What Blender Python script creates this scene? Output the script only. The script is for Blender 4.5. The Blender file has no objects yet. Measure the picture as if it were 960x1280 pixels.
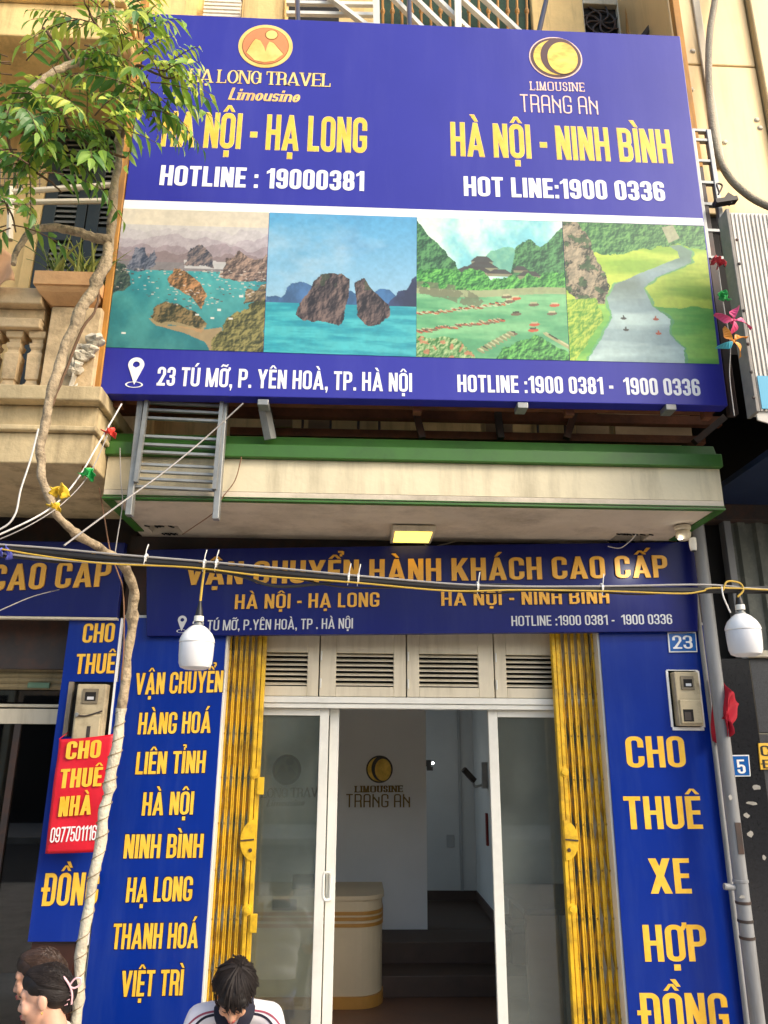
import bpy, bmesh, math, random, unicodedata
import numpy as np
from mathutils import Vector, Matrix, noise as mnoise
from mathutils.geometry import delaunay_2d_cdt

random.seed(7)
RAD = math.radians
scene = bpy.context.scene
COL = scene.collection

# ------------------------------------------------------------------ camera
EYE = 1.85
F_PX, PITCH, YAW, ROLL = 937.5, 0.2985, 0.0379, 0.0072
CAM = Vector((0.0, -5.0, EYE))
_fw = Vector((math.sin(YAW) * math.cos(PITCH), math.cos(YAW) * math.cos(PITCH), math.sin(PITCH)))
_r = Vector((math.cos(YAW), -math.sin(YAW), 0))
_u = _r.cross(_fw)
R2 = _r * math.cos(ROLL) + _u * math.sin(ROLL)
U2 = -_r * math.sin(ROLL) + _u * math.cos(ROLL)
cam_data = bpy.data.cameras.new("camera")
cam_data.sensor_fit = 'VERTICAL'
cam_data.sensor_height = 36.0
cam_data.lens = F_PX / 1280 * 36.0
cam_data.clip_end = 500
cam_data.clip_start = 0.05
cam = bpy.data.objects.new("camera", cam_data)
COL.objects.link(cam)
mw = Matrix((R2, U2, -_fw)).transposed().to_4x4()
mw.translation = CAM
cam.matrix_world = mw
scene.camera = cam

# ------------------------------------------------------------------ sky, sun, exposure
SUN_EL, SUN_AZ = RAD(36), RAD(56)           # azimuth measured from the facade normal, towards the right
to_sun = Vector((math.sin(SUN_AZ) * math.cos(SUN_EL), -math.cos(SUN_AZ) * math.cos(SUN_EL), math.sin(SUN_EL)))
world = bpy.data.worlds.new("World")
scene.world = world
world.use_nodes = True
wn = world.node_tree
for n in list(wn.nodes):
    wn.nodes.remove(n)
sky = wn.nodes.new('ShaderNodeTexSky')
sky.sky_type = 'NISHITA'
sky.sun_disc = False
sky.sun_elevation = SUN_EL
sky.sun_rotation = math.atan2(to_sun.x, to_sun.y)
sky.air_density = 1.3
sky.dust_density = 4.0
sky.ozone_density = 1.0
bg = wn.nodes.new('ShaderNodeBackground')
bg.inputs['Strength'].default_value = 0.15
wo = wn.nodes.new('ShaderNodeOutputWorld')
wn.links.new(sky.outputs[0], bg.inputs[0])
wn.links.new(bg.outputs[0], wo.inputs[0])
sd = bpy.data.lights.new("sun", 'SUN')
sd.energy = 0.75
sd.angle = RAD(14)
sd.color = (1.0, 0.93, 0.82)
sun = bpy.data.objects.new("sun", sd)
sun.rotation_euler = to_sun.to_track_quat('Z', 'Y').to_euler()
sun.location = (0, 0, 30)
COL.objects.link(sun)
vs = scene.view_settings
vs.view_transform = 'Standard'
vs.look = 'None'
vs.gamma = 1
vs.use_curve_mapping = False
vs.exposure = 1.2
scene.cycles.max_bounces = 8
scene.cycles.diffuse_bounces = 4
scene.cycles.transparent_max_bounces = 12
scene.cycles.caustics_reflective = False
scene.cycles.caustics_refractive = False


# ------------------------------------------------------------------ helpers
def ray(px, py):
    return (_fw + R2 * ((px - 480) / F_PX) - U2 * ((py - 640) / F_PX))


def at(px, py, Y):
    """point of the vertical plane y = Y seen at that place of the photograph"""
    d = ray(px, py)
    return CAM + d * ((Y - CAM.y) / d.y)


def atz(px, py, Z):
    d = ray(px, py)
    return CAM + d * ((Z - CAM.z) / d.z)


def lin(c):
    return tuple((x / 12.92 if x <= 0.04045 else ((x + 0.055) / 1.055) ** 2.4) for x in c)


def S(r, g, b, k=1.0):
    """8-bit paint colour to linear"""
    return tuple(min(0.95, x * k) for x in lin((r / 255, g / 255, b / 255)))


_mats = {}


def M(name, col, rough=0.6, var=0.15, scale=5.0, bump=0.0, bscale=60.0, metal=0.0, spec=0.5, dirt=None, damt=0.5,
      dscale=3.0, streak=False, emit=None, estr=0.0, coat=0.0, stretch=(1, 1, 1), warm=None):
    if name in _mats:
        return _mats[name]
    m = bpy.data.materials.new(name)
    m.use_nodes = True
    nt = m.node_tree
    b = nt.nodes['Principled BSDF']
    b.inputs['Roughness'].default_value = rough
    b.inputs['Metallic'].default_value = metal
    b.inputs['Specular IOR Level'].default_value = spec
    b.inputs['Coat Weight'].default_value = coat
    b.inputs['Coat Roughness'].default_value = 0.15
    tc = nt.nodes.new('ShaderNodeTexCoord')
    mp = nt.nodes.new('ShaderNodeMapping')
    mp.inputs['Scale'].default_value = stretch
    nt.links.new(tc.outputs['Object'], mp.inputs[0])
    nz = nt.nodes.new('ShaderNodeTexNoise')
    nz.inputs['Scale'].default_value = scale
    nz.inputs['Detail'].default_value = 6
    nz.inputs['Roughness'].default_value = 0.65
    nt.links.new(mp.outputs[0], nz.inputs['Vector'])
    rp = nt.nodes.new('ShaderNodeMapRange')
    rp.inputs['From Min'].default_value = 0.3
    rp.inputs['From Max'].default_value = 0.7
    nt.links.new(nz.outputs['Fac'], rp.inputs['Value'])
    mx = nt.nodes.new('ShaderNodeMix')
    mx.data_type = 'RGBA'
    lo = tuple(c * (1 - var) for c in col)
    hi = tuple(min(0.95, c * (1 + var)) for c in (warm or col))
    mx.inputs['A'].default_value = (*lo, 1)
    mx.inputs['B'].default_value = (*hi, 1)
    nt.links.new(rp.outputs[0], mx.inputs['Factor'])
    out = mx.outputs['Result']
    if dirt:
        mp2 = nt.nodes.new('ShaderNodeMapping')
        mp2.inputs['Scale'].default_value = (1, 1, 0.12) if streak else (1, 1, 1)
        nt.links.new(tc.outputs['Object'], mp2.inputs[0])
        n2 = nt.nodes.new('ShaderNodeTexNoise')
        n2.inputs['Scale'].default_value = dscale * (4 if streak else 1)
        n2.inputs['Detail'].default_value = 8
        n2.inputs['Roughness'].default_value = 0.7
        nt.links.new(mp2.outputs[0], n2.inputs['Vector'])
        r2 = nt.nodes.new('ShaderNodeMapRange')
        r2.inputs['From Min'].default_value = 0.48
        r2.inputs['From Max'].default_value = 0.72
        r2.inputs['To Max'].default_value = damt
        nt.links.new(n2.outputs['Fac'], r2.inputs['Value'])
        m2 = nt.nodes.new('ShaderNodeMix')
        m2.data_type = 'RGBA'
        nt.links.new(out, m2.inputs['A'])
        m2.inputs['B'].default_value = (*dirt, 1)
        nt.links.new(r2.outputs[0], m2.inputs['Factor'])
        out = m2.outputs['Result']
    nt.links.new(out, b.inputs['Base Color'])
    rr_ = nt.nodes.new('ShaderNodeMapRange')
    rr_.inputs['To Min'].default_value = max(0.03, rough * 0.8)
    rr_.inputs['To Max'].default_value = min(1, rough * 1.2)
    nt.links.new(nz.outputs['Fac'], rr_.inputs['Value'])
    nt.links.new(rr_.outputs[0], b.inputs['Roughness'])
    if bump:
        n3 = nt.nodes.new('ShaderNodeTexNoise')
        n3.inputs['Scale'].default_value = bscale
        n3.inputs['Detail'].default_value = 5
        nt.links.new(mp.outputs[0], n3.inputs['Vector'])
        bp = nt.nodes.new('ShaderNodeBump')
        bp.inputs['Strength'].default_value = bump
        bp.inputs['Distance'].default_value = 0.02
        nt.links.new(n3.outputs['Fac'], bp.inputs['Height'])
        nt.links.new(bp.outputs[0], b.inputs['Normal'])
    if emit:
        b.inputs['Emission Color'].default_value = (*emit, 1)
        b.inputs['Emission Strength'].default_value = estr
    _mats[name] = m
    return m


def print_mat(name='printed picture', rough=0.5):
    if name in _mats:
        return _mats[name]
    m = bpy.data.materials.new(name)
    m.use_nodes = True
    nt = m.node_tree
    b = nt.nodes['Principled BSDF']
    a = nt.nodes.new('ShaderNodeAttribute')
    a.attribute_name = 'Col'
    nt.links.new(a.outputs['Color'], b.inputs['Base Color'])
    b.inputs['Roughness'].default_value = rough
    _mats[name] = m
    return m


def glass_mat(name, tint, refl=0.6, opac=0.12, body=(0.25, 0.28, 0.27)):
    m = bpy.data.materials.new(name)
    m.use_nodes = True
    nt = m.node_tree
    for n in list(nt.nodes):
        nt.nodes.remove(n)
    o = nt.nodes.new('ShaderNodeOutputMaterial')
    tr = nt.nodes.new('ShaderNodeBsdfTransparent')
    tr.inputs[0].default_value = (*tint, 1)
    gl = nt.nodes.new('ShaderNodeBsdfGlossy')
    gl.inputs['Roughness'].default_value = 0.02
    df = nt.nodes.new('ShaderNodeBsdfDiffuse')
    df.inputs[0].default_value = (*body, 1)
    lw = nt.nodes.new('ShaderNodeFresnel')
    lw.inputs[0].default_value = 1.52
    mu = nt.nodes.new('ShaderNodeMath')
    mu.operation = 'MULTIPLY_ADD'
    mu.inputs[1].default_value = refl * 2
    mu.inputs[2].default_value = 0.0
    nt.links.new(lw.outputs[0], mu.inputs[0])
    tc = nt.nodes.new('ShaderNodeTexCoord')
    nz = nt.nodes.new('ShaderNodeTexNoise')
    nz.inputs['Scale'].default_value = 2.2
    nz.inputs['Detail'].default_value = 8
    nt.links.new(tc.outputs['Object'], nz.inputs['Vector'])
    mr = nt.nodes.new('ShaderNodeMapRange')
    mr.inputs['From Min'].default_value = 0.35
    mr.inputs['From Max'].default_value = 0.75
    mr.inputs['To Min'].default_value = opac * 0.4
    mr.inputs['To Max'].default_value = opac * 1.5
    nt.links.new(nz.outputs['Fac'], mr.inputs['Value'])
    m1 = nt.nodes.new('ShaderNodeMixShader')
    nt.links.new(mr.outputs[0], m1.inputs[0])
    nt.links.new(tr.outputs[0], m1.inputs[1])
    nt.links.new(df.outputs[0], m1.inputs[2])
    m2 = nt.nodes.new('ShaderNodeMixShader')
    nt.links.new(mu.outputs[0], m2.inputs[0])
    nt.links.new(m1.outputs[0], m2.inputs[1])
    nt.links.new(gl.outputs[0], m2.inputs[2])
    nt.links.new(m2.outputs[0], o.inputs[0])
    return m


class MB:
    """collects shapes, builds ONE mesh object"""

    def __init__(self):
        self.v, self.f, self.mi = [], [], []

    def add(self, vs_, fs, m=0):
        o = len(self.v)
        self.v += [tuple(p) for p in vs_]
        self.f += [tuple(i + o for i in f) for f in fs]
        self.mi += [m] * len(fs)
        return self

    def hexa(self, p, m=0):
        """8 corners: 4 front (ccw from the viewer), 4 back"""
        return self.add(p, [(0, 1, 2, 3), (5, 4, 7, 6), (4, 0, 3, 7), (1, 5, 6, 2), (3, 2, 6, 7), (4, 5, 1, 0)], m)

    def box(self, x0, y0, z0, x1, y1, z1, m=0):
        if x0 > x1: x0, x1 = x1, x0
        if y0 > y1: y0, y1 = y1, y0
        if z0 > z1: z0, z1 = z1, z0
        return self.hexa([(x0, y0, z0), (x1, y0, z0), (x1, y0, z1), (x0, y0, z1),
                          (x0, y1, z0), (x1, y1, z0), (x1, y1, z1), (x0, y1, z1)], m)

    def slab(self, pts, y0, y1, m=0):
        """front outline of points (bl, br, tr, tl, ...) taken to depth y0..y1"""
        n = len(pts)
        a = [(p[0], y0, p[2]) for p in pts]
        b = [(p[0], y1, p[2]) for p in pts]
        fs = [tuple(range(n)), tuple(range(2 * n - 1, n - 1, -1))]
        fs += [(i + n, (i + 1) % n + n, (i + 1) % n, i) for i in range(n)]
        return self.add(a + b, fs, m)

    def tube(self, pts, r, n=8, m=0, caps=True):
        pts = [Vector(p) for p in pts]
        k = len(pts)
        rs = list(r) if isinstance(r, (list, tuple)) else [r] * k
        up = Vector((0.13, 0.31, 0.94)).normalized()
        V = []
        t0 = None
        for i, p in enumerate(pts):
            t = (pts[min(i + 1, k - 1)] - pts[max(i - 1, 0)]).normalized()
            if t0 is None:
                a = t.orthogonal().normalized() if abs(t.dot(up)) > 0.98 else (up - t * up.dot(t)).normalized()
            else:
                a = (a - t * a.dot(t)).normalized()
            t0 = t
            b = t.cross(a)
            for j in range(n):
                th = 2 * math.pi * j / n
                V.append(p + (a * math.cos(th) + b * math.sin(th)) * rs[i])
        F = []
        for i in range(k - 1):
            for j in range(n):
                F.append((i * n + j, i * n + (j + 1) % n, (i + 1) * n + (j + 1) % n, (i + 1) * n + j))
        if caps:
            F.append(tuple(reversed(range(n))))
            F.append(tuple((k - 1) * n + j for j in range(n)))
        return self.add(V, F, m)

    def bar(self, a, b, w, h, m=0, up=(0, 0, 1)):
        a, b = Vector(a), Vector(b)
        t = (b - a).normalized()
        u = Vector(up)
        if abs(t.dot(u)) > 0.95:
            u = Vector((0, 1, 0))
        s = t.cross(u).normalized() * (w / 2)
        u = s.cross(t).normalized() * (h / 2)
        return self.hexa([a - s - u, a + s - u, a + s + u, a - s + u, b - s - u, b + s - u, b + s + u, b - s + u], m)

    def lathe(self, prof, c, n=24, m=0, axis='z'):
        c = Vector(c)
        V = []
        for (r, z) in prof:
            for j in range(n):
                th = 2 * math.pi * j / n
                if axis == 'z':
                    V.append(c + Vector((r * math.cos(th), r * math.sin(th), z)))
                elif axis == 'y':
                    V.append(c + Vector((r * math.cos(th), z, r * math.sin(th))))
                else:
                    V.append(c + Vector((z, r * math.cos(th), r * math.sin(th))))
        F = []
        k = len(prof)
        for i in range(k - 1):
            for j in range(n):
                F.append((i * n + j, i * n + (j + 1) % n, (i + 1) * n + (j + 1) % n, (i + 1) * n + j))
        F.append(tuple(reversed(range(n))))
        F.append(tuple((k - 1) * n + j for j in range(n)))
        return self.add(V, F, m)

    def build(self, name, mats, parent=None, smooth=False, bevel=0.0, loc=None):
        me = bpy.data.meshes.new(name)
        me.from_pydata(self.v, [], self.f)
        if not isinstance(mats, (list, tuple)):
            mats = [mats]
        for m in mats:
            me.materials.append(m)
        if len(mats) > 1:
            me.polygons.foreach_set('material_index', self.mi)
        bm = bmesh.new()
        bm.from_mesh(me)
        bmesh.ops.recalc_face_normals(bm, faces=bm.faces)
        if bevel:
            try:
                es = [e for e in bm.edges if len(e.link_faces) == 2 and e.calc_face_angle(0) > 0.6]
                bmesh.ops.bevel(bm, geom=es, offset=bevel, segments=2, profile=0.5, affect='EDGES', clamp_overlap=True)
            except Exception:
                pass
        bm.to_mesh(me)
        bm.free()
        me.update()
        o = bpy.data.objects.new(name, me)
        COL.objects.link(o)
        if smooth:
            me.polygons.foreach_set('use_smooth', [True] * len(me.polygons))
            try:
                me.set_sharp_from_angle(angle=RAD(40))
            except Exception:
                pass
        if parent is not None:
            attach(o, parent)
        return o


def attach(o, parent):
    """children keep their world-space vertices: a root Empty stands at its place, a part's own matrix is the identity"""
    o.parent = parent
    if parent.type == 'EMPTY':
        o.matrix_parent_inverse = Matrix.Translation(parent.location).inverted()


def tag(o, label=None, cat=None, group=None, kind=None):
    if label: o['label'] = label
    if cat: o['category'] = cat
    if group: o['group'] = group
    if kind: o['kind'] = kind
    return o


def thing(name, label, cat, loc=(0, 0, 0), group=None):
    o = bpy.data.objects.new(name, None)
    o.empty_display_size = 0.1
    o.location = loc
    COL.objects.link(o)
    return tag(o, label, cat, group)


def copy_thing(root, delta):
    """copy of a thing, its parts and their sub-parts, moved by delta"""
    def rec(o, parent):
        c = o.copy()
        COL.objects.link(c)
        if parent is not None:
            c.parent = parent
        for ch in list(o.children):
            rec(ch, c)
        return c
    r = rec(root, None)
    r.location = Vector(root.location) + Vector(delta)
    return r


def wave_pts(a, b, n, sag=0.0, jit=0.0, seed=0):
    rnd = random.Random(seed)
    a, b = Vector(a), Vector(b)
    out = []
    for i in range(n + 1):
        t = i / n
        p = a.lerp(b, t)
        p.z -= sag * 4 * t * (1 - t)
        if 0 < i < n:
            p += Vector((rnd.uniform(-jit, jit), rnd.uniform(-jit, jit), rnd.uniform(-jit, jit)))
        out.append(p)
    return out


def spline(pts, sub=6):
    P = [Vector(p) for p in pts]
    out = []
    for i in range(len(P) - 1):
        p0, p1, p2, p3 = P[max(i - 1, 0)], P[i], P[i + 1], P[min(i + 2, len(P) - 1)]
        for k in range(sub):
            t = k / sub
            out.append(0.5 * ((2 * p1) + (p2 - p0) * t + (2 * p0 - 5 * p1 + 4 * p2 - p3) * t * t + (3 * p1 - p0 - 3 * p2 + p3) * t ** 3))
    out.append(P[-1])
    return out


# ------------------------------------------------------------------ lettering
def _rr(x0, y0, x1, y1, rx, ry, n=5):
    cx, cy = (x0 + x1) / 2, (y0 + y1) / 2

    def arc(ox, oy, a0):
        return [(ox + rx * math.cos(a0 + math.pi / 2 * i / n), oy + ry * math.sin(a0 + math.pi / 2 * i / n)) for i in range(n + 1)]
    return [[(x1, cy)], arc(x1 - rx, y1 - ry, 0), [(cx, y1)], arc(x0 + rx, y1 - ry, math.pi / 2), [(x0, cy)],
            arc(x0 + rx, y0 + ry, math.pi), [(cx, y0)], arc(x1 - rx, y0 + ry, 1.5 * math.pi), [(x1, cy)]]


def _ring(x0, y0, x1, y1, s, t, a, b, rx, ry):
    rx = min(rx, (x1 - x0) / 2 - 0.001)
    ry = min(ry, (y1 - y0) / 2 - 0.001)
    o = sum(_rr(x0, y0, x1, y1, rx, ry)[a:b + 1], [])
    i = sum(_rr(x0 + s, y0 + t, x1 - s, y1 - t, max(rx - s, 0.015), max(ry - t, 0.015))[a:b + 1], [])
    return [[o[k], o[k + 1], i[k + 1], i[k]] for k in range(len(o) - 1)]


def _R(x0, y0, x1, y1):
    return [(x0, y0), (x1, y0), (x1, y1), (x0, y1)]


def glyph(ch, s=0.17, t=0.14, style='sans'):
    """convex pieces of a letter of cap height 1, and its width"""
    w = 0.5
    rx, ry = (0.22, 0.2)
    h = s * 1.08
    serif = style in ('serif', 'slab')
    if style == 'serif':
        rx, ry = 0.4, 0.5
    if style == 'techno':
        rx, ry = 0.2, 0.17
    P = []

    def ring(x0, y0, x1, y1, a=0, b=8, rx_=None, ry_=None):
        P.extend(_ring(x0, y0, x1, y1, s, t, a, b, rx_ or rx, ry_ or ry))

    def sf(x, y):                               # a serif centred on a stem end
        if serif:
            e, k = (0.075, 0.05) if style == 'serif' else (0.06, 0.14)
            P.append(_R(x - s / 2 - e, y if y < 0.5 else y - k, x + s / 2 + e, y + k if y < 0.5 else y))

    def rhalf(x0, y0, x1, y1):
        ring(x0, y0, x1, y1, 6, 8)
        ring(x0, y0, x1, y1, 0, 2)
        P.append(_R(x0, y1 - t, (x0 + x1) / 2 + 0.001, y1))
        P.append(_R(x0, y0, (x0 + x1) / 2 + 0.001, y0 + t))

    if ch == 'A':
        if style == 'techno':
            ring(0, 0, w, 1, 0, 4)
            P.extend([_R(0, 0, s, 0.51), _R(w - s, 0, w, 0.51), _R(0.02, 0.4, w - 0.02, 0.4 + t)])
        else:
            w = 0.6 if not serif else 0.74
            c = w / 2
            ls = h * 0.55 if style == 'serif' else h
            P.extend([[(0, 0), (ls, 0), (c + h * .42, 1), (c - h * .42, 1)], [(w - h, 0), (w, 0), (c + h * .42, 1), (c - h * .42, 1)]])
            P.append([(c * .36, 0.2), (w - c * .36, 0.2), (w - c * .46, 0.2 + t * 0.9), (c * .46, 0.2 + t * 0.9)])
            sf(ls / 2, 0); sf(w - h / 2, 0)
    elif ch == 'B':
        P.append(_R(0, 0, s, 1))
        rhalf(0, 0.5 - t / 2, w * .97, 1)
        rhalf(0, 0, w, 0.5 + t / 2)
    elif ch in 'CG':
        if serif: w = 0.66
        ring(0, 0, w, 1, 1, 7)
        if style == 'serif':
            P.append(_R(w - s * .6, .66, w, .86))
        else:
            P.append(_R(w - s, .64, w, 1 - ry + .001))
        if ch == 'C':
            P.append(_R(w - s, ry - .001, w, .36))
        else:
            P.append(_R(w - s, min(ry, .3) - .2 if serif else ry - .001, w, .47))
            P.append(_R(w * .5, .47 - t, w, .47))
    elif ch in 'DĐ':
        P.append(_R(0, 0, s, 1))
        rhalf(0, 0, w, 1)
        if ch == 'Đ':
            P.append(_R(-0.09, .44, w * .52, .56))
    elif ch == 'E':
        w = 0.42 if not serif else 0.56
        P.extend([_R(0, 0, s, 1), _R(0, 0, w, t), _R(0, 1 - t, w, 1), _R(0, .5 - t / 2, w * .92, .5 + t / 2)])
        if serif:
            P.extend([_R(w - .05, 0, w, .25), _R(w - .05, .75, w, 1)])
            sf(s / 2, 0); sf(s / 2, 1)
    elif ch == 'H':
        if serif: w = 0.66
        P.extend([_R(0, 0, s, 1), _R(w - s, 0, w, 1), _R(0, .5 - t / 2, w, .5 + t / 2)])
        for x in (s / 2, w - s / 2):
            sf(x, 0); sf(x, 1)
    elif ch == 'I':
        w = s
        P.append(_R(0, 0, s, 1))
        sf(s / 2, 0); sf(s / 2, 1)
    elif ch == 'K':
        w = 0.55
        P.append(_R(0, 0, s, 1))
        P.append([(s * .9, .3), (w, 1), (w - h * 1.1, 1), (s * .9, .58)])
        P.append([(w - h * 1.15, 0), (w + .01, 0), (s + .16, .62), (s + .02, .47)])
    elif ch == 'L':
        w = 0.4 if not serif else 0.54
        P.extend([_R(0, 0, s, 1), _R(0, 0, w, t)])
        if serif:
            P.append(_R(w - .05, 0, w, .26))
            sf(s / 2, 0); sf(s / 2, 1)
    elif ch == 'M':
        w = 0.68
        c = w / 2
        P.extend([_R(0, 0, s * .9, 1), _R(w - s * .9, 0, w, 1), [(0, 1), (h, 1), (c + h * .42, 0), (c - h * .42, 0)],
                  [(w - h, 1), (w, 1), (c + h * .42, 0), (c - h * .42, 0)]])
        if serif:
            for x in (s / 2, w - s / 2): sf(x, 0)
    elif ch == 'N':
        if serif: w = 0.66
        if style == 'techno':
            P.extend([_R(0, 0, s, 1), _R(w - s, 0, w, .78), [(0, .8), (s * 1.3, .8), (w, .3), (w - s * 1.3, .3)]])
        else:
            ls = s * (.6 if style == 'serif' else 1)
            P.extend([_R(0, 0, ls, 1), _R(w - ls, 0, w, 1), [(0, 1), (h, 1), (w, 0), (w - h, 0)]])
            if serif:
                sf(ls / 2, 0); sf(0, 1); sf(w - ls / 2, 1)
    elif ch in 'OQ':
        if serif: w = 0.7
        ring(0, 0, w, 1)
    elif ch == 'P':
        P.append(_R(0, 0, s, 1))
        rhalf(0, .4, w, 1)
    elif ch == 'R':
        if serif: w = 0.58
        P.append(_R(0, 0, s, 1))
        rhalf(0, .42, w, 1)
        P.append([(w - s * 1.02, 0), (w + .02, 0), (w - s * .25, .5), (w - s * 1.25, .5)])
        if serif:
            sf(s / 2, 0); sf(s / 2, 1); sf(w, 0)
    elif ch == 'S':
        y = .5 - t / 2
        ring(0, y, w, 1, 1, 6); P.append(_R(w - s, .68, w, 1 - ry + .001))
        ring(0, 0, w, 1 - y, 0, 2); ring(0, 0, w, 1 - y, 5, 8); P.append(_R(0, ry - .001, s, .32))
    elif ch == 'T':
        w = 0.46 if not serif else 0.64
        P.extend([_R(0, 1 - t, w, 1), _R(w / 2 - s / 2, 0, w / 2 + s / 2, 1)])
        if serif:
            P.extend([_R(0, .74, .05, 1), _R(w - .05, .74, w, 1)])
            sf(w / 2, 0)
    elif ch == 'U':
        if serif: w = 0.62
        ring(0, 0, w, 1, 4, 8)
        P.extend([_R(0, .49, s, 1), _R(w - s, .49, w, 1)])
        if serif:
            sf(s / 2, 1); sf(w - s / 2, 1)
    elif ch == 'V':
        w = 0.58 if not serif else 0.72
        c = w / 2
        P.extend([[(0, 1), (h, 1), (c + h * .42, 0), (c - h * .42, 0)], [(w - h, 1), (w, 1), (c + h * .42, 0), (c - h * .42, 0)]])
        if serif:
            sf(h / 2, 1); sf(w - h / 2, 1)
    elif ch == 'X':
        w = 0.56
        P.extend([[(0, 0), (h * 1.1, 0), (w, 1), (w - h * 1.1, 1)], [(w - h * 1.1, 0), (w, 0), (h * 1.1, 1), (0, 1)]])
    elif ch == 'Y':
        w = 0.56
        c = w / 2
        P.extend([_R(c - s / 2, 0, c + s / 2, .45), [(0, 1), (h, 1), (c + s / 2, .4), (c - s / 2, .4)],
                  [(w - h, 1), (w, 1), (c + s / 2, .4), (c - s / 2, .4)]])
    elif ch == '0':
        w = .46
        ring(0, 0, w, 1)
    elif ch == '1':
        w = .32
        P.extend([_R(w - s, 0, w, 1), [(0, .72), (w - s + .01, .8), (w - s + .01, 1), (w - s * .6, 1), (0, .84)]])
    elif ch == '2':
        w = .46
        ring(0, .38, w, 1, 0, 4); P.append(_R(0, .64, s, .7)); P.append(_R(w - s, .58, w, .7))
        P.append([(0, .03), (s * 1.25, .03), (w, .6), (w - s, .6)]); P.append(_R(0, 0, w, t))
    elif ch == '3':
        w = .46
        y = .5 - t / 2
        ring(0, y, w, 1, 0, 4); ring(0, y, w, 1, 6, 8); ring(0, 0, w, 1 - y, 4, 8); ring(0, 0, w, 1 - y, 0, 2)
        P.extend([_R(0, .7, s, .76), _R(0, .24, s, .3), _R(w * .3, y, w * .55, 1 - y)])
    elif ch == '5':
        w = .46
        ring(0, 0, w, .64, 5, 8); ring(0, 0, w, .64, 0, 3); P.extend([_R(.01, .46, s * .9, 1), _R(.01, 1 - t, w * .94, 1), _R(0, ry, s, .3)])
    elif ch in '69':
        w = .46
        q = []
        keep = P
        P = q
        P.extend(_ring(0, 0, w, .62, s, t, 0, 8, rx, ry)); P.extend(_ring(0, 0, w, 1, s, t, 1, 5, rx, ry)); P.append(_R(w - s, .7, w, 1 - ry + .001))
        if ch == '9':
            P = [[(w - x, 1 - y) for x, y in p] for p in P]
    elif ch == '7':
        w = .44
        P.extend([_R(0, 1 - t, w, 1), [(.08, 0), (.08 + h * 1.05, 0), (w, .95), (w - h * 1.05, .95)]])
    elif ch == '8':
        w = .46
        y = .5 - t / 2
        ring(0.01, y, w - .01, 1); ring(0, 0, w, 1 - y)
    elif ch == '4':
        w = .48
        P.extend([_R(w - s * 1.5, 0, w - s * .5, 1), _R(0, .2, w, .2 + t), [(0, .22), (s, .22), (w - s * .6, 1), (w - s * 1.4, 1)]])
    elif ch == '-':
        w = .24
        P.append(_R(0, .34, w, .34 + t * 1.15))
    elif ch == ':':
        w = .15
        P.extend([_R(0, 0, .15, .17), _R(0, .5, .15, .67)])
    elif ch == '.':
        w = .15
        P.append(_R(0, 0, .15, .16))
    elif ch == ',':
        w = .15
        P.append(_R(0, 0, .15, .16)); P.append([(.05, -.16), (.09, -.16), (.15, 0.01), (.06, 0.01)])
    # lower case (only for the slanted word)
    elif ch == 'i':
        w = s + .06
        P.extend([_R(.03, 0, s + .03, .62), _R(.03, .74, s + .03, .92), _R(0, 0, s + .08, .06), _R(-.04, .55, s, .62)])
    elif ch == 'n' or ch == 'm':
        w = .46
        for k in range(1 if ch == 'n' else 2):
            o = k * (w - s)
            P.extend([[(x + o, y) for x, y in q] for q in _ring(0, -.5, w, .62, s, .1, 0, 4, .2, .2)])
            P.extend([_R(o, 0, o + s, .3), _R(o + w - s, 0, o + w, .3)])
        P.extend([_R(-.05, .55, s, .62)])
        w += (w - s) if ch == 'm' else 0
    elif ch == 'u':
        w = .46
        P.extend(_ring(0, 0, w, 1.1, s, .1, 4, 8, .2, .2)[0:0]); P.extend(_ring(0, 0, w, .9, s, .1, 4, 8, .2, .2))
        P.extend([_R(0, .4, s, .62), _R(w - s, 0, w, .62)])
    elif ch == 'o':
        w = .44
        ring(0, 0, w, .64, 0, 8, .22, .3)
    elif ch == 's':
        w = .36
        P.extend(_ring(0, .27, w, .64, s * .8, .1, 1, 6, .12, .15)); P.extend(_ring(0, 0, w, .37, s * .8, .1, 0, 2, .12, .15)); P.extend(_ring(0, 0, w, .37, s * .8, .1, 5, 8, .12, .15))
    elif ch == 'e':
        w = .42
        ring(0, 0, w, .64, 0, 7, .2, .3); P.append(_R(.03, .28, w - .01, .37))
    return P, w


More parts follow.
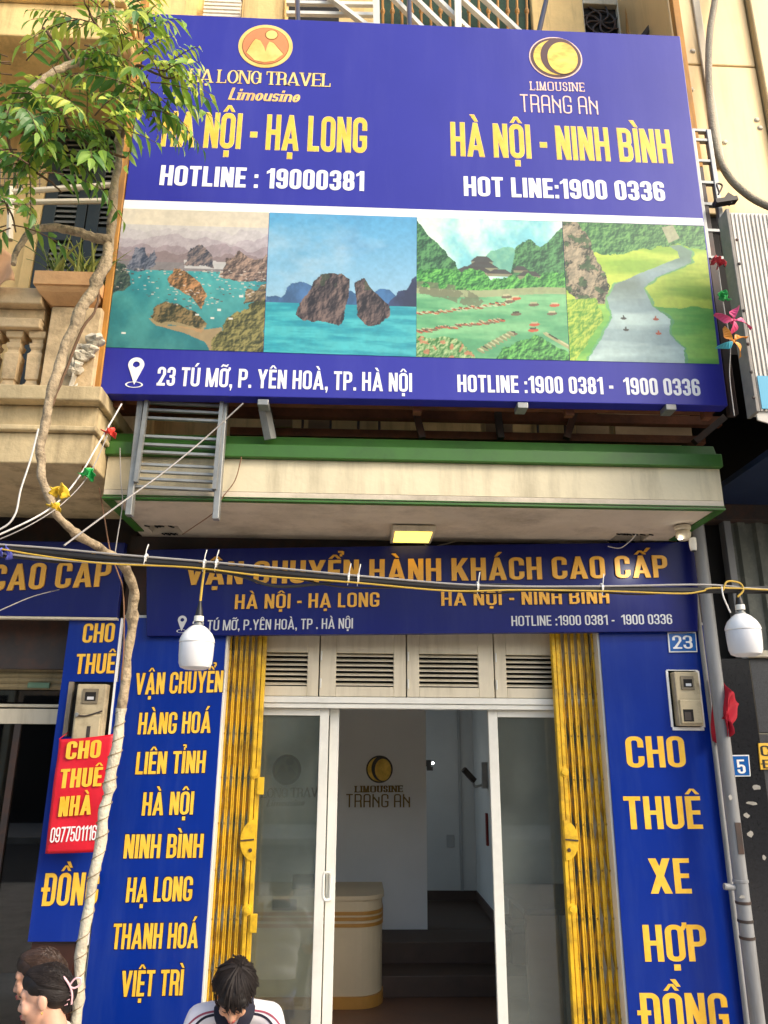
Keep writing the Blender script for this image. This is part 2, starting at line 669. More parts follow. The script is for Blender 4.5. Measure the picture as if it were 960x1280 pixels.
def accents(marks, w):
    P = []
    c = w / 2
    top = 1.06
    circ = '\u0302' in marks
    if circ:
        P.append([(c - .2, top), (c - .09, top), (c + .03, top + .17), (c - .06, top + .17)])
        P.append([(c + .09, top), (c + .2, top), (c + .06, top + .17), (c - .03, top + .17)])
    for m in marks:
        dx, dy = (.2, .1) if circ else (0, 0)
        if m == '\u0300':
            dx = -dx * 0 + (.16 if circ else 0)
            P.append([(c + dx - .02, top + dy), (c + dx + .09, top + dy), (c + dx - .03, top + dy + .19), (c + dx - .17, top + dy + .19)])
        elif m == '\u0301':
            P.append([(c + dx - .09, top + dy), (c + dx + .02, top + dy), (c + dx + .17, top + dy + .19), (c + dx + .03, top + dy + .19)])
        elif m == '\u0309':
            x, y = c + dx, top + dy
            P.append(_R(x - .1, y + .17, x + .06, y + .24)); P.append(_R(x + .02, y + .08, x + .1, y + .22)); P.append(_R(x - .04, y, x + .04, y + .12))
        elif m == '\u0303':
            y = top + .02
            P.append([(c - .22, y), (c - .13, y), (c - .06, y + .14), (c - .12, y + .14)]); P.append([(c - .12, y + .05), (c + .12, y + .0), (c + .12, y + .09), (c - .12, y + .14)])
            P.append([(c + .06, y), (c + .13, y), (c + .22, y + .14), (c + .13, y + .14)])
        elif m == '\u0323':
            P.append(_R(c - .085, -.24, c + .085, -.08))
        elif m == '\u031b':
            P.append([(w - .12, .86), (w + .01, .84), (w + .09, .95), (w + .09, 1.06), (w - .03, 1.06), (w - .03, .99)])
    return P


def grow(poly, e):
    if e == 0:
        return poly
    n = len(poly)
    A = sum(poly[i][0] * poly[(i + 1) % n][1] - poly[(i + 1) % n][0] * poly[i][1] for i in range(n))
    if A < 0:
        poly = poly[::-1]
    c = (sum(p[0] for p in poly) / n, sum(p[1] for p in poly) / n)
    out = []
    for i in range(n):
        a, p, b = poly[i - 1], poly[i], poly[(i + 1) % n]
        d1 = (p[0] - a[0], p[1] - a[1]); d2 = (b[0] - p[0], b[1] - p[1])
        l1 = math.hypot(*d1) or 1e-6; l2 = math.hypot(*d2) or 1e-6
        n1 = (d1[1] / l1, -d1[0] / l1); n2 = (d2[1] / l2, -d2[0] / l2)
        m = (n1[0] + n2[0], n1[1] + n2[1])
        k = max(0.35, (m[0] * m[0] + m[1] * m[1]) / 2)
        out.append((p[0] + m[0] * e / k, p[1] + m[1] * e / k))
    return out


def union(polys):
    vs_, fs = [], []
    for p in polys:
        n = len(p)
        A = sum(p[i][0] * p[(i + 1) % n][1] - p[(i + 1) % n][0] * p[i][1] for i in range(n))
        if abs(A) < 1e-8:
            continue
        if A < 0:
            p = p[::-1]
        fs.append(list(range(len(vs_), len(vs_) + n)))
        vs_ += [Vector(q) for q in p]
    r = delaunay_2d_cdt(vs_, [], fs, 0, 1e-5, True)
    tris = [f for f, o in zip(r[2], r[5]) if o]
    return [tuple(v) for v in r[0]], tris


_gc = {}


def text_shape(text, s, t, style, gap, e, slant):
    """(vertices, triangles, width)"""
    V, T = [], []
    x = 0.0
    for ch in text:
        if ch == ' ':
            x += 0.26
            continue
        d = unicodedata.normalize('NFD', ch) if ch != 'Đ' else 'Đ'
        key = (d, s, t, style, e)
        if key not in _gc:
            P, w = glyph(d[0], s, t, style)
            if '\u031b' in d and d[0] == 'O':
                pass
            P = P + accents(d[1:], w)
            _gc[key] = (union([grow(p, e) for p in P]), w)
        (gv, gt), w = _gc[key]
        o = len(V)
        V += [(px + x + slant * py, py) for px, py in gv]
        T += [tuple(i + o for i in f) for f in gt]
        x += w + gap
    return V, T, x - gap


def flat_mesh(name, V, T, mp, front, back, mat, parent, sides=True):
    """V 2-d verts, mp(x, y) -> (X, Z); letters stand between depth back and front"""
    a = [mp(x, y) for x, y in V]
    n = len(a)
    mb = MB()
    verts = [(p[0], front, p[1]) for p in a] + [(p[0], back, p[1]) for p in a]
    faces = [tuple(f) for f in T]
    if sides:
        cnt = {}
        for f in T:
            for i in range(len(f)):
                k = (f[i], f[(i + 1) % len(f)])
                cnt[k] = cnt.get(k, 0) + 1
        for (i, j) in cnt:
            if (j, i) not in cnt:
                faces.append((j, i, i + n, j + n))
    me = bpy.data.meshes.new(name)
    me.from_pydata(verts if sides else verts[:n], [], faces)
    me.materials.append(mat)
    me.update()
    o = bpy.data.objects.new(name, me)
    COL.objects.link(o)
    if parent is not None:
        attach(o, parent)
    return o


def lettering(text, pl, pr, hpx, Y, mat, parent, s=0.17, t=0.14, style='sans', gap=0.075, thick=0.0022, outline=None,
              oe=0.03, slant=0.0, name='lettering'):
    P0, P1 = at(*pl, Y), at(*pr, Y)
    h = (at(pl[0], pl[1] - hpx, Y) - P0).z
    V, T, W = text_shape(text, s, t, style, gap, 0.0, slant)

    def mp(x, y):
        return (P0.x + (P1.x - P0.x) * x / W, P0.z + (P1.z - P0.z) * x / W + y * h)
    if outline is not None:
        V2, T2, _ = text_shape(text, s, t, style, gap, oe, slant)
        flat_mesh(name + '_outline', V2, T2, mp, Y - thick * 0.5, Y - 0.0004, outline, parent)
    return flat_mesh(name, V, T, mp, Y - thick, Y - 0.0004, mat, parent)


def disc(name, c, rx, rz, Y0, Y1, mat, parent, n=40, hole=None, poly=None):
    """flat ellipse / ring / free outline standing on the plane of a sign"""
    mb = MB()
    if poly is None:
        if hole:
            o = [(c[0] + rx * math.cos(2 * math.pi * i / n), c[1] + rz * math.sin(2 * math.pi * i / n)) for i in range(n)]
            q = [(c[0] + rx * hole * math.cos(2 * math.pi * i / n), c[1] + rz * hole * math.sin(2 * math.pi * i / n)) for i in range(n)]
            for i in range(n):
                j = (i + 1) % n
                mb.hexa([(o[i][0], Y0, o[i][1]), (o[j][0], Y0, o[j][1]), (q[j][0], Y0, q[j][1]), (q[i][0], Y0, q[i][1]),
                         (o[i][0], Y1, o[i][1]), (o[j][0], Y1, o[j][1]), (q[j][0], Y1, q[j][1]), (q[i][0], Y1, q[i][1])])
            ob = mb.build(name, mat, parent)
            return ob
        poly = [(c[0] + rx * math.cos(2 * math.pi * i / n), c[1] + rz * math.sin(2 * math.pi * i / n)) for i in range(n)]
    mb.slab([(p[0], 0, p[1]) for p in poly], Y0, Y1)
    return mb.build(name, mat, parent)


# ------------------------------------------------------------------ printed pictures (painted procedurally on a fine grid)
def fbm(X, Y, seed=0, oct_=5, fx=4, fy=4):
    rs = np.random.RandomState(seed)
    out = np.zeros_like(X)
    amp, tot = 1.0, 0
    for o in range(oct_):
        nx, ny = max(1, int(fx * 2 ** o)), max(1, int(fy * 2 ** o))
        g = rs.rand(ny + 2, nx + 2)
        x, y = np.clip(X, 0, 1) * nx, np.clip(Y, 0, 1) * ny
        ix, iy = x.astype(int), y.astype(int)
        u, v = x - ix, y - iy
        u, v = u * u * (3 - 2 * u), v * v * (3 - 2 * v)
        out += amp * ((g[iy, ix] * (1 - u) + g[iy, ix + 1] * u) * (1 - v) + (g[iy + 1, ix] * (1 - u) + g[iy + 1, ix + 1] * u) * v)
        tot += amp
        amp *= 0.55
    return out / tot


def pip(X, Y, poly):
    inside = np.zeros(X.shape, bool)
    n = len(poly)
    for i in range(n):
        x0, y0 = poly[i]
        x1, y1 = poly[(i + 1) % n]
        if y0 == y1:
            continue
        c = ((y0 > Y) != (y1 > Y)) & (X < (x1 - x0) * (Y - y0) / (y1 - y0) + x0)
        inside ^= c
    return inside


def mixc(I, mask, c, a=1.0):
    m = (np.asarray(mask, float) * a)[..., None]
    return I * (1 - m) + np.asarray(c, float) * m


def tex(c1, c2, n, lo=.35, hi=.65):
    k = np.clip((n - lo) / (hi - lo), 0, 1)[..., None]
    return np.array(c1, float) * (1 - k) + np.array(c2, float) * k


def relief(X, Y, seed, f=10, k=1.0, oct_=6):
    """the light and dark grain of rock and woods in the printed photographs"""
    h = fbm(X, Y, seed, oct_, f, f)
    gy, gx = np.gradient(h)
    sc_ = X.shape[1] / f
    return np.clip(.5 + k * sc_ * .42 * (gx + gy * .9) + .35 * (h - .5), 0, 1)


def grid(n=250, m=250):
    x = np.linspace(0, 1, n)
    y = np.linspace(0, 1, m)
    return np.meshgrid(x, y)                    # y = 0 is the top of the picture


def pic_bay():
    X, Y = grid()
    n1, n2, n3 = fbm(X, Y, 1, 5, 5, 5), fbm(X, Y, 2, 5, 14, 14), fbm(X, Y, 3, 4, 6, 3)
    rl = relief(X, Y, 5, 19)
    I = tex((222, 212, 190), (236, 224, 198), n1)
    I = mixc(I, Y > .12, (206, 204, 206), .75)
    water = tex((52, 150, 160), (88, 184, 184), n1)
    water = water * (1 - np.clip((Y - .35), 0, 1)[..., None] * .35)
    k = (Y > .36)
    I = np.where(k[..., None], water, I)
    for i, (y0, c, a) in enumerate([(.17, (200, 194, 196), .8), (.23, (184, 174, 180), .85), (.30, (164, 150, 156), .9), (.36, (146, 130, 132), .9)]):
        r = y0 - .05 * (fbm(X, Y * 0, 10 + i, 4, 8, 1) - .3) * 2.2
        band = (Y > r) & (Y < y0 + .09)
        t_ = tex(np.array(c) * .94, np.array(c) * 1.05, n2 * .6 + rl * .4, .3, .7)
        I = np.where((band)[..., None], I * (1 - a) + t_ * a, I)
    I = mixc(I, (Y > .37) & (Y < .43) & (n3 > .45), (222, 224, 222), .7)

    def isl(poly, c1, c2, rim=None):
        nonlocal I
        d = (n2 - .5) * .07
        m = pip(X + d, Y + d, poly)
        if rim:
            m0 = pip(X + d, Y + d - .025, poly)
            I = mixc(I, m0 & ~m, rim, .8)
        I = np.where(m[..., None], tex(np.array(c1) * .8, np.array(c2) * 1.15, rl, .2, .8), I)
    isl([(.07, .45), (.1, .3), (.16, .27), (.2, .36), (.24, .3), (.27, .42), (.2, .47)], (70, 84, 108), (118, 120, 132))
    isl([(.45, .42), (.48, .28), (.55, .25), (.62, .32), (.64, .42)], (74, 82, 100), (134, 118, 112))
    isl([(.68, .48), (.72, .35), (.82, .3), (.9, .36), (1.02, .32), (1.02, .5), (.8, .5)], (96, 84, 82), (158, 134, 118))
    isl([(-.02, .64), (-.02, .4), (.06, .42), (.11, .53), (.06, .6)], (40, 66, 70), (84, 100, 84))
    isl([(.33, .5), (.38, .43), (.47, .46), (.57, .54), (.62, .62), (.58, .72), (.5, .62), (.38, .57)], (92, 78, 56), (176, 130, 88))
    isl([(.26, .78), (.3, .7), (.42, .68), (.55, .74), (.63, .82), (.6, .86), (.42, .82), (.3, .82)], (58, 66, 48), (130, 110, 74), (190, 150, 100))
    # shore and wooded headland
    m = pip(X + (n2 - .5) * .05, Y, [(.3, .84), (.45, .84), (.62, .86), (.72, .84), (.72, 1.02), (.66, 1.02), (.62, .94), (.5, .89)])
    I = mixc(I, m, (186, 148, 104), .85)
    isl([(.68, 1.02), (.66, .94), (.74, .82), (.8, .74), (.9, .66), (1.02, .62), (1.02, 1.02)], (66, 72, 40), (136, 128, 76))
    isl([(.84, .66), (.86, .58), (.94, .55), (1.02, .5), (1.02, .64)], (72, 70, 56), (140, 122, 92))
    rs = np.random.RandomState(4)
    for _ in range(260):
        cx = rs.rand()
        cy = .44 + .3 * rs.rand() ** 1.3
        if (cx < .15 and cy > .62) or cy > .72 - .25 * abs(cx - .5):
            continue
        w = .004 + .006 * rs.rand()
        I = mixc(I, (abs(X - cx) < w) & (abs(Y - cy) < w * .45), (210, 200, 188) if rs.rand() < .6 else (92, 84, 84), .85)
    for cx, cy in [(.56, .76), (.66, .78), (.78, .78), (.7, .72), (.1, .9), (.84, .62)]:
        I = mixc(I, (abs(X - cx) < .013) & (abs(Y - cy) < .007), (228, 226, 216), .95)
    return I


def pic_rocks():
    X, Y = grid()
    n1, n2, n3 = fbm(X, Y, 41, 5, 4, 4), fbm(X, Y, 42, 5, 16, 10), fbm(X, Y, 43, 5, 3, 5)
    g = np.clip(Y / .66, 0, 1)[..., None]
    I = np.array((88, 168, 214.)) * (1 - g) + np.array((160, 200, 222.)) * g
    I = mixc(I, np.clip((n3 - .45) * 3, 0, 1) * (1 - abs(Y - .35) * 2).clip(0, 1), (198, 216, 226), .75)
    I = mixc(I, np.clip((n1 - .5) * 4, 0, 1) * np.clip((X - .4) * 3, 0, 1) * np.clip((.4 - Y) * 5, 0, 1), (84, 132, 178), .45)
    for poly, c in [([(0, .66), (0, .61), (.06, .6), (.1, .62), (.16, .52), (.22, .5), (.3, .53), (.36, .56), (.4, .66)], (70, 110, 156)),
                    ([(.5, .66), (.52, .56), (.56, .55), (.62, .6), (.7, .57), (.76, .54), (.82, .54), (.86, .58), (.9, .66)], (60, 106, 152)),
                    ([(.8, .7), (.83, .62), (.88, .56), (.93, .53), (.97, .46), (1.02, .44), (1.02, .7)], (48, 62, 96))]:
        m = pip(X + (n2 - .5) * .02, Y + (n2 - .5) * .04, poly)
        I = np.where(m[..., None], tex(np.array(c) * .88, np.array(c) * 1.12, n2), I)
    w = tex((34, 150, 168), (76, 190, 196), fbm(X, Y, 44, 5, 4, 26))
    I = np.where((Y > .655)[..., None], w, I)
    for poly in ([(.2, .74), (.22, .66), (.28, .6), (.31, .5), (.36, .45), (.44, .43), (.5, .44), (.55, .47), (.54, .62), (.52, .76), (.48, .79), (.34, .78), (.25, .77)],
                 [(.6, .62), (.58, .5), (.62, .455), (.65, .46), (.69, .53), (.76, .6), (.83, .67), (.83, .74), (.76, .79), (.66, .79), (.61, .74)]):
        m = pip(X + (n2 - .5) * .03, Y + (n2 - .5) * .05, poly)
        st = relief(X, Y * .6, 45, 15, 1.2) * .6 + fbm(X, Y, 47, 5, 26, 8) * .4
        I = np.where(m[..., None], tex((26, 24, 30), (128, 108, 100), st, .25, .75), I)
        mm = pip(X, Y + .03, poly) & m & (n2 > .52) & (Y < .55)
        I = mixc(I, mm, (66, 84, 56), .6)
    return I


def pic_pagoda():
    X, Y = grid()
    n1, n2, n3 = fbm(X, Y, 51, 5, 4, 4), fbm(X, Y, 52, 5, 18, 18), fbm(X, Y, 53, 5, 4, 3)
    I = tex((140, 192, 226), (238, 240, 242), n3, .35, .6)
    rl = relief(X, Y, 56, 18)
    rt = relief(X, Y, 57, 34, 1.1)
    far = tex((110, 160, 160), (140, 182, 170), n2)
    I = np.where(pip(X, Y + (n2 - .5) * .03, [(.42, .4), (.46, .28), (.5, .24), (.56, .22), (.62, .2), (.68, .23), (.72, .4)])[..., None], far, I)
    for poly in ([(-.02, .5), (-.02, .02), (.03, .05), (.08, .14), (.14, .2), (.2, .26), (.26, .32), (.3, .5)],
                 [(.6, .5), (.64, .36), (.67, .22), (.72, .15), (.78, .14), (.84, .2), (.9, .15), (.96, .08), (1.02, .04), (1.02, .5)]):
        I = np.where(pip(X, Y + (n2 - .5) * .05, poly)[..., None], tex((30, 70, 54), (98, 146, 100), rl, .2, .8), I)
    # halls with curved dark roofs
    for cx, y, w, h in [(.44, .3, .09, .035), (.44, .345, .13, .04), (.38, .38, .16, .04), (.56, .39, .1, .03), (.7, .36, .06, .03), (.76, .4, .1, .035)]:
        roof = (abs(X - cx) < w * (1.1 - .9 * (1 - (Y - y + h) / (2 * h)).clip(0, 1))) & (abs(Y - y) < h * .6)
        I = mixc(I, roof, (74, 66, 72), .95)
        I = mixc(I, (abs(X - cx) < w * .8) & (Y > y + h * .5) & (Y < y + h * 1.1), (150, 128, 112), .9)
    t_ = tex((22, 84, 46), (124, 188, 98), rt, .2, .8)
    I = np.where(((Y > .40 + (fbm(X, Y * 0, 54, 4, 10, 1) - .5) * .14) & (Y < .56))[..., None], t_, I)
    wat = tex((92, 150, 118), (140, 182, 146), fbm(X, Y, 55, 4, 3, 14))
    I = np.where((Y > .53)[..., None], wat, I)
    I = mixc(I, (Y > .51 + .02 * np.sin(X * 5)) & (Y < .56 + .02 * np.sin(X * 5)), (176, 160, 136), .9)
    m = pip(X, Y + (n2 - .5) * .04, [(0, .47), (.3, .5), (.45, .6), (.4, .66), (.2, .6), (0, .56)])
    I = mixc(I, m & (n2 > .42), (120, 112, 96), .8)
    rs = np.random.RandomState(9)

    def boat(cx, cy, w, a, c):
        nonlocal I
        dx, dy = X - cx, Y - cy
        u, v = dx * math.cos(a) + dy * math.sin(a), -dx * math.sin(a) + dy * math.cos(a)
        I = mixc(I, (u / w) ** 2 + (v / (w * .32)) ** 2 < 1, c, .95)
        I = mixc(I, (abs(u) < w * .6) & (v > -w * .55) & (v < -w * .2), rs.choice([60, 200, 220]) * np.array((1, .85, .75)), .8)
    for i in range(46):
        boat(.01 + i * .0135, .70 - .05 * i / 46 * 2 + rs.rand() * .02, .018, .2, [(206, 92, 70), (150, 96, 74), (196, 188, 170)][i % 3])
    for i in range(44):
        boat(.01 + i * .013, .82 - .1 * i / 44 + rs.rand() * .02, .02, .25, [(130, 104, 80), (196, 84, 66), (120, 92, 80)][i % 3])
    for cx, cy in [(.78, .62), (.92, .62), (.66, .69), (.78, .76), (.77, .8), (.63, .83), (.6, .57), (.66, .58), (.62, .6), (.9, .68)]:
        boat(cx, cy, .036, -.1, (206, 84, 64) if rs.rand() < .5 else (120, 90, 80))
    for i in range(9):
        boat(.86 + i * .02, .83 + .012 * i, .03, .5, (176, 156, 126))
        boat(.42 + i * .025, .95 - .015 * i, .03, .5, (150, 136, 108))
    m = pip(X, Y + (n2 - .5) * .08, [(.5, 1.02), (.56, .93), (.66, .88), (.8, .84), (.94, .92), (1.02, .95), (1.02, 1.02)])
    I = np.where(m[..., None], tex((24, 82, 46), (124, 184, 100), rt, .2, .8), I)
    m = pip(X, Y + (n2 - .5) * .08, [(-.02, 1.02), (-.02, .88), (.2, .86), (.34, .92), (.4, 1.02)])
    I = np.where(m[..., None], tex((54, 108, 54), (196, 192, 156), rt, .2, .8), I)
    I = mixc(I, m & (fbm(X, Y, 58, 3, 30, 30) > .62), (214, 120, 100), .8)
    return I


def pic_river():
    X, Y = grid()
    n1, n2 = fbm(X, Y, 61, 5, 4, 4), fbm(X, Y, 62, 5, 18, 18)
    field = tex((150, 176, 70), (206, 208, 92), fbm(X, Y, 63, 4, 2, 12))
    gfield = tex((108, 168, 84), (156, 194, 98), fbm(X, Y, 64, 4, 2, 12))
    I = np.where((Y + (n1 - .5) * .1 > .62)[..., None], gfield, field)
    rl = relief(X, Y, 67, 18)
    rt = relief(X, Y, 68, 32, 1.1)
    wd = tex((32, 84, 56), (120, 164, 100), rt, .2, .8)
    I = np.where((Y + (n2 - .5) * .06 < .2 + .04 * np.sin(X * 6))[..., None], wd, I)
    I = mixc(I, pip(X, Y, [(.7, .02), (.78, .0), (.82, .1), (.74, .14)]), (196, 170, 160), .8)
    riv = tex((160, 170, 190), (204, 210, 226), fbm(X, Y, 65, 4, 2, 10))
    R_ = [(.1, 1.02), (.22, .84), (.3, .7), (.28, .56), (.34, .46), (.5, .38), (.68, .3), (.8, .25), (.8, .2), (.74, .16), (.82, .15), (.9, .2),
          (.88, .28), (.76, .34), (.62, .4), (.54, .48), (.58, .6), (.7, .7), (.68, .8), (.78, .9), (.76, 1.02)]
    m0 = pip(X + (n2 - .5) * .06, Y, [(x + (.02 if x > .45 else -.02), y) for x, y in R_])
    I = mixc(I, m0, (110, 164, 128), .8)
    m = pip(X + (n2 - .5) * .03, Y, R_)
    I = np.where(m[..., None], riv, I)
    I = mixc(I, m * np.clip((Y - .34) * 10, 0, 1) * np.clip((.62 - Y) * 7, 0, 1) * np.clip((.6 - X) * 8, 0, 1), (108, 114, 110), .6)
    I = mixc(I, m * np.clip((.36 - Y) * 8, 0, 1), (110, 132, 120), .75)
    m = pip(X + (n2 - .5) * .06, Y, [(-.02, -.02), (.1, -.02), (.18, .12), (.24, .3), (.3, .46), (.26, .6), (.1, .6), (-.02, .5)])
    I = np.where(m[..., None], tex((40, 46, 40), (176, 146, 132), rl, .2, .8), I)
    I = mixc(I, m & (n1 > .5) & (n2 > .5), (206, 172, 160), .6)
    I = mixc(I, m & (n2 < .4), (58, 92, 58), .7)
    I = np.where(pip(X + (n2 - .5) * .05, Y, [(-.02, 1.02), (-.02, .58), (.2, .56), (.24, .7), (.12, .88), (.02, 1.02)])[..., None],
                 tex((96, 144, 54), (202, 200, 90), rt, .2, .8), I)
    for cx, cy, c in [(.38, .7, (60, 60, 60)), (.39, .78, (60, 60, 60)), (.6, .7, (196, 84, 60)), (.61, .8, (196, 84, 60))]:
        I = mixc(I, ((X - cx) / .020) ** 2 + ((Y - cy) / .009) ** 2 < 1, c, .9)
        I = mixc(I, ((X - cx) / .006) ** 2 + ((Y - cy + .012) / .012) ** 2 < 1, c, .8)
    return I


def picture(name, img, quad, Y, parent, k, label=None):
    """img painted on the quad tl, tr, br, bl (pixels of the photograph) of a sign's plane"""
    tl, tr, br, bl = [at(*q, Y) for q in quad]
    m, n = img.shape[:2]
    gx, gy = grid(n, m)
    fine = fbm(gx, gy, len(name) + int(quad[0][0]), 4, 40, 40)
    broad = fbm(gx, gy, 7 + int(quad[0][0]), 3, 5, 5)
    img = img * (1 + (fine - .5) * .12 + (broad - .5) * .06)[..., None]
    verts = []
    for j in range(m):
        v = j / (m - 1)
        a, b = tl.lerp(bl, v), tr.lerp(br, v)
        for i in range(n):
            p = a.lerp(b, i / (n - 1))
            verts.append((p.x, Y, p.z))
    faces = [(j * n + i, (j + 1) * n + i, (j + 1) * n + i + 1, j * n + i + 1) for j in range(m - 1) for i in range(n - 1)]
    me = bpy.data.meshes.new(name)
    me.from_pydata(verts, [], faces)
    c = np.clip(img / 255, 0, 1)
    c = np.where(c <= .04045, c / 12.92, ((c + .055) / 1.055) ** 2.4) * k
    rgba = np.ones((m * n, 4), np.float32)
    rgba[:, :3] = np.clip(c.reshape(-1, 3), 0, .9)
    at_ = me.color_attributes.new('Col', 'FLOAT_COLOR', 'POINT')
    at_.data.foreach_set('color', rgba.ravel())
    me.materials.append(print_mat())
    me.update()
    o = bpy.data.objects.new(name, me)
    COL.objects.link(o)
    attach(o, parent)
    if label: o['label'] = label
    return o


# ------------------------------------------------------------------ materials
KP = 0.80                                           # printed colours: share of the paper white
m_cream = M('cream render', S(226, 194, 132), 0.85, 0.14, 3, 0.15, 30, dirt=S(116, 94, 62), damt=0.6, streak=True, dscale=1.5)
m_tan = M('weathered tan render', S(196, 176, 136), 0.85, 0.16, 4, 0.3, 25, dirt=S(92, 76, 52), damt=0.75, streak=True, dscale=1.2)
m_tan2 = M('weathered tan stone', S(206, 180, 140), 0.8, 0.16, 6, 0.3, 30, dirt=S(96, 78, 54), damt=0.7, dscale=4)
m_soffit = M('plastered soffit', S(206, 194, 174), 0.9, 0.1, 3, 0.12, 30, dirt=S(110, 98, 80), damt=0.6, dscale=2)
m_beige = M('beige canopy paint', S(216, 204, 172), 0.75, 0.08, 2, 0.12, 20, dirt=S(124, 112, 86), damt=0.5, streak=True, dscale=1.2)
m_green = M('green trim paint', S(52, 100, 30), 0.5, 0.14, 4, dirt=S(40, 60, 26), damt=0.5)
m_white = M('white paint', S(226, 224, 214), 0.4, 0.05, 4, dirt=S(150, 146, 130), damt=0.25, streak=True)
m_offw = M('ivory painted metal', S(216, 206, 182), 0.5, 0.06, 3, dirt=S(150, 134, 104), damt=0.4, streak=True)
m_alu = M('white aluminium', S(228, 228, 220), 0.3, 0.04, 4, dirt=S(150, 150, 140), damt=0.25)
m_steel = M('grey galvanised steel', S(150, 152, 150), 0.45, 0.15, 8, metal=0.5, dirt=S(90, 80, 66), damt=0.5)
m_dsteel = M('dark weathered steel', S(58, 50, 46), 0.6, 0.25, 8, dirt=S(110, 62, 34), damt=0.6)
m_rust = M('rusty steel', S(112, 66, 40), 0.8, 0.3, 8, 0.2, 40, dirt=S(52, 34, 26), damt=0.7)
m_ochre = M('ochre painted post', S(176, 124, 52), 0.7, 0.2, 5, dirt=S(92, 66, 36), damt=0.7, streak=True)
m_black = M('black rubber', S(26, 26, 26), 0.5, 0.2, 10)
m_dark = M('dark void', S(22, 20, 18), 0.9, 0.2, 4)
m_vinyl = M('blue vinyl print', S(46, 47, 150), 0.34, 0.06, 1.2, 0.12, 2.2, spec=0.35, dirt=S(84, 84, 168), damt=.25, streak=True, dscale=.8)
m_vblue = M('blue acrylic panel', S(4, 42, 136), 0.3, 0.08, 2, 0.03, 5, spec=.28, dirt=S(70, 92, 150), damt=.22, streak=True, dscale=1.6)
m_fblue = M('blue fascia panel', S(14, 24, 100), 0.32, 0.1, 2, 0.03, 5, spec=.25, dirt=S(56, 64, 112), damt=.3, streak=True, dscale=1.4)
m_wprint = M('white print', S(238, 238, 236), 0.35, 0.02, 3)
m_yprint = M('yellow print', S(246, 184, 44), 0.4, 0.05, 9, warm=S(252, 200, 76))
m_gold = M('gold print', S(244, 200, 120), 0.35, 0.10, 7, warm=S(255, 226, 150))
m_goldm = M('gold letters', S(226, 168, 58), 0.35, 0.12, 6, metal=0.12)
m_pink = M('pale rose gold print', S(246, 206, 190), 0.4, 0.06, 9)
m_peach = M('peach print', S(236, 172, 104), 0.4, 0.1, 12, warm=S(250, 206, 120))
m_brown = M('brown print', S(84, 52, 48), 0.4, 0.1, 6)
m_navy = M('navy print', S(10, 20, 70), 0.4, 0.1, 6)
m_dimw = M('silver letters', S(200, 202, 206), 0.4, 0.05, 6)
m_red = M('red banner cloth', S(206, 18, 40), 0.5, 0.12, 5, 0.15, 14)
m_ygate = M('yellow gate paint', S(224, 180, 34), 0.5, 0.16, 7, 0.1, 60, dirt=S(104, 70, 24), damt=0.75, dscale=9)
m_ygate2 = M('worn yellow lattice', S(176, 132, 26), 0.55, 0.2, 9, dirt=S(60, 42, 20), damt=0.7, dscale=9)
m_plaque = M('enamel blue', S(24, 92, 168), 0.25, 0.06, 6, coat=0.3)
m_granite = M('black granite', S(34, 35, 38), 0.2, 0.3, 80, spec=0.5)
m_speck = M('grey speckled granite', S(66, 68, 72), 0.35, 0.4, 160)
m_pvc = M('grey plastic pipe', S(138, 140, 142), 0.5, 0.08, 5, dirt=S(90, 84, 74), damt=0.5, streak=True)
m_brownwall = M('dark brown tile', S(62, 36, 28), 0.4, 0.25, 12, dirt=S(30, 20, 16), damt=0.5)
m_shutter = M('dusty roller slats', S(132, 118, 86), 0.6, 0.15, 6, dirt=S(70, 60, 42), damt=0.6, streak=True)
m_dgreen = M('dark green shutter paint', S(40, 50, 46), 0.5, 0.2, 6, dirt=S(90, 88, 76), damt=0.3)
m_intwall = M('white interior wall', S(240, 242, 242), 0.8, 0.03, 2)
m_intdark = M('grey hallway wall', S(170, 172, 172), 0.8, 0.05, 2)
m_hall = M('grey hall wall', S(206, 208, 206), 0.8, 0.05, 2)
m_intfloor = M('brown floor tile', S(112, 82, 64), 0.45, 0.2, 5)
m_step = M('dark step stone', S(78, 62, 52), 0.6, 0.2, 6)
m_wood = M('pale counter laminate', S(206, 190, 156), 0.4, 0.06, 3)
m_wood2 = M('orange wood trim', S(180, 132, 62), 0.4, 0.12, 5)
m_meter = M('grey beige meter plastic', S(186, 172, 140), 0.5, 0.12, 8, dirt=S(80, 62, 40), damt=0.7, dscale=6)
m_glass = glass_mat('clear shop glass', (0.90, 0.94, 0.92), 0.75, 0.17, (0.36, 0.41, 0.37))
m_dglass = glass_mat('dark tinted glass', (0.30, 0.33, 0.33), 0.9, 0.03, (0.1, 0.1, 0.1))
m_asphalt = M('asphalt', (0.05, 0.05, 0.05), 0.9, 0.25, 20, 0.3, 120)
m_pave = M('grey paving', S(172, 166, 158), 0.85, 0.15, 8, 0.2, 50, dirt=S(80, 74, 66), damt=0.5)
m_kerb = M('kerb stone', S(150, 148, 142), 0.85, 0.15, 8)

# ------------------------------------------------------------------ ground
g = MB(); g.box(-60, -40, -0.6, 60, 40, -0.16)
tag(g.build('ground', m_pave), kind='structure')
g = MB(); g.box(-60, -11.2, -0.20, 60, -6.2, -0.12)
tag(g.build('road', m_asphalt), kind='structure')
g = MB(); g.box(-60, -6.05, -0.2, 60, 0.02, 0.0)
tag(g.build('pavement', m_pave), kind='structure')
g = MB(); g.box(-60, -6.2, -0.2, 60, -6.052, 0.0)
tag(g.build('kerb', m_kerb, bevel=0.02), kind='structure')
g = MB(); g.box(-60, -14, -0.2, 60, -11.202, 0.0)
tag(g.build('far_pavement', m_pave), kind='structure')

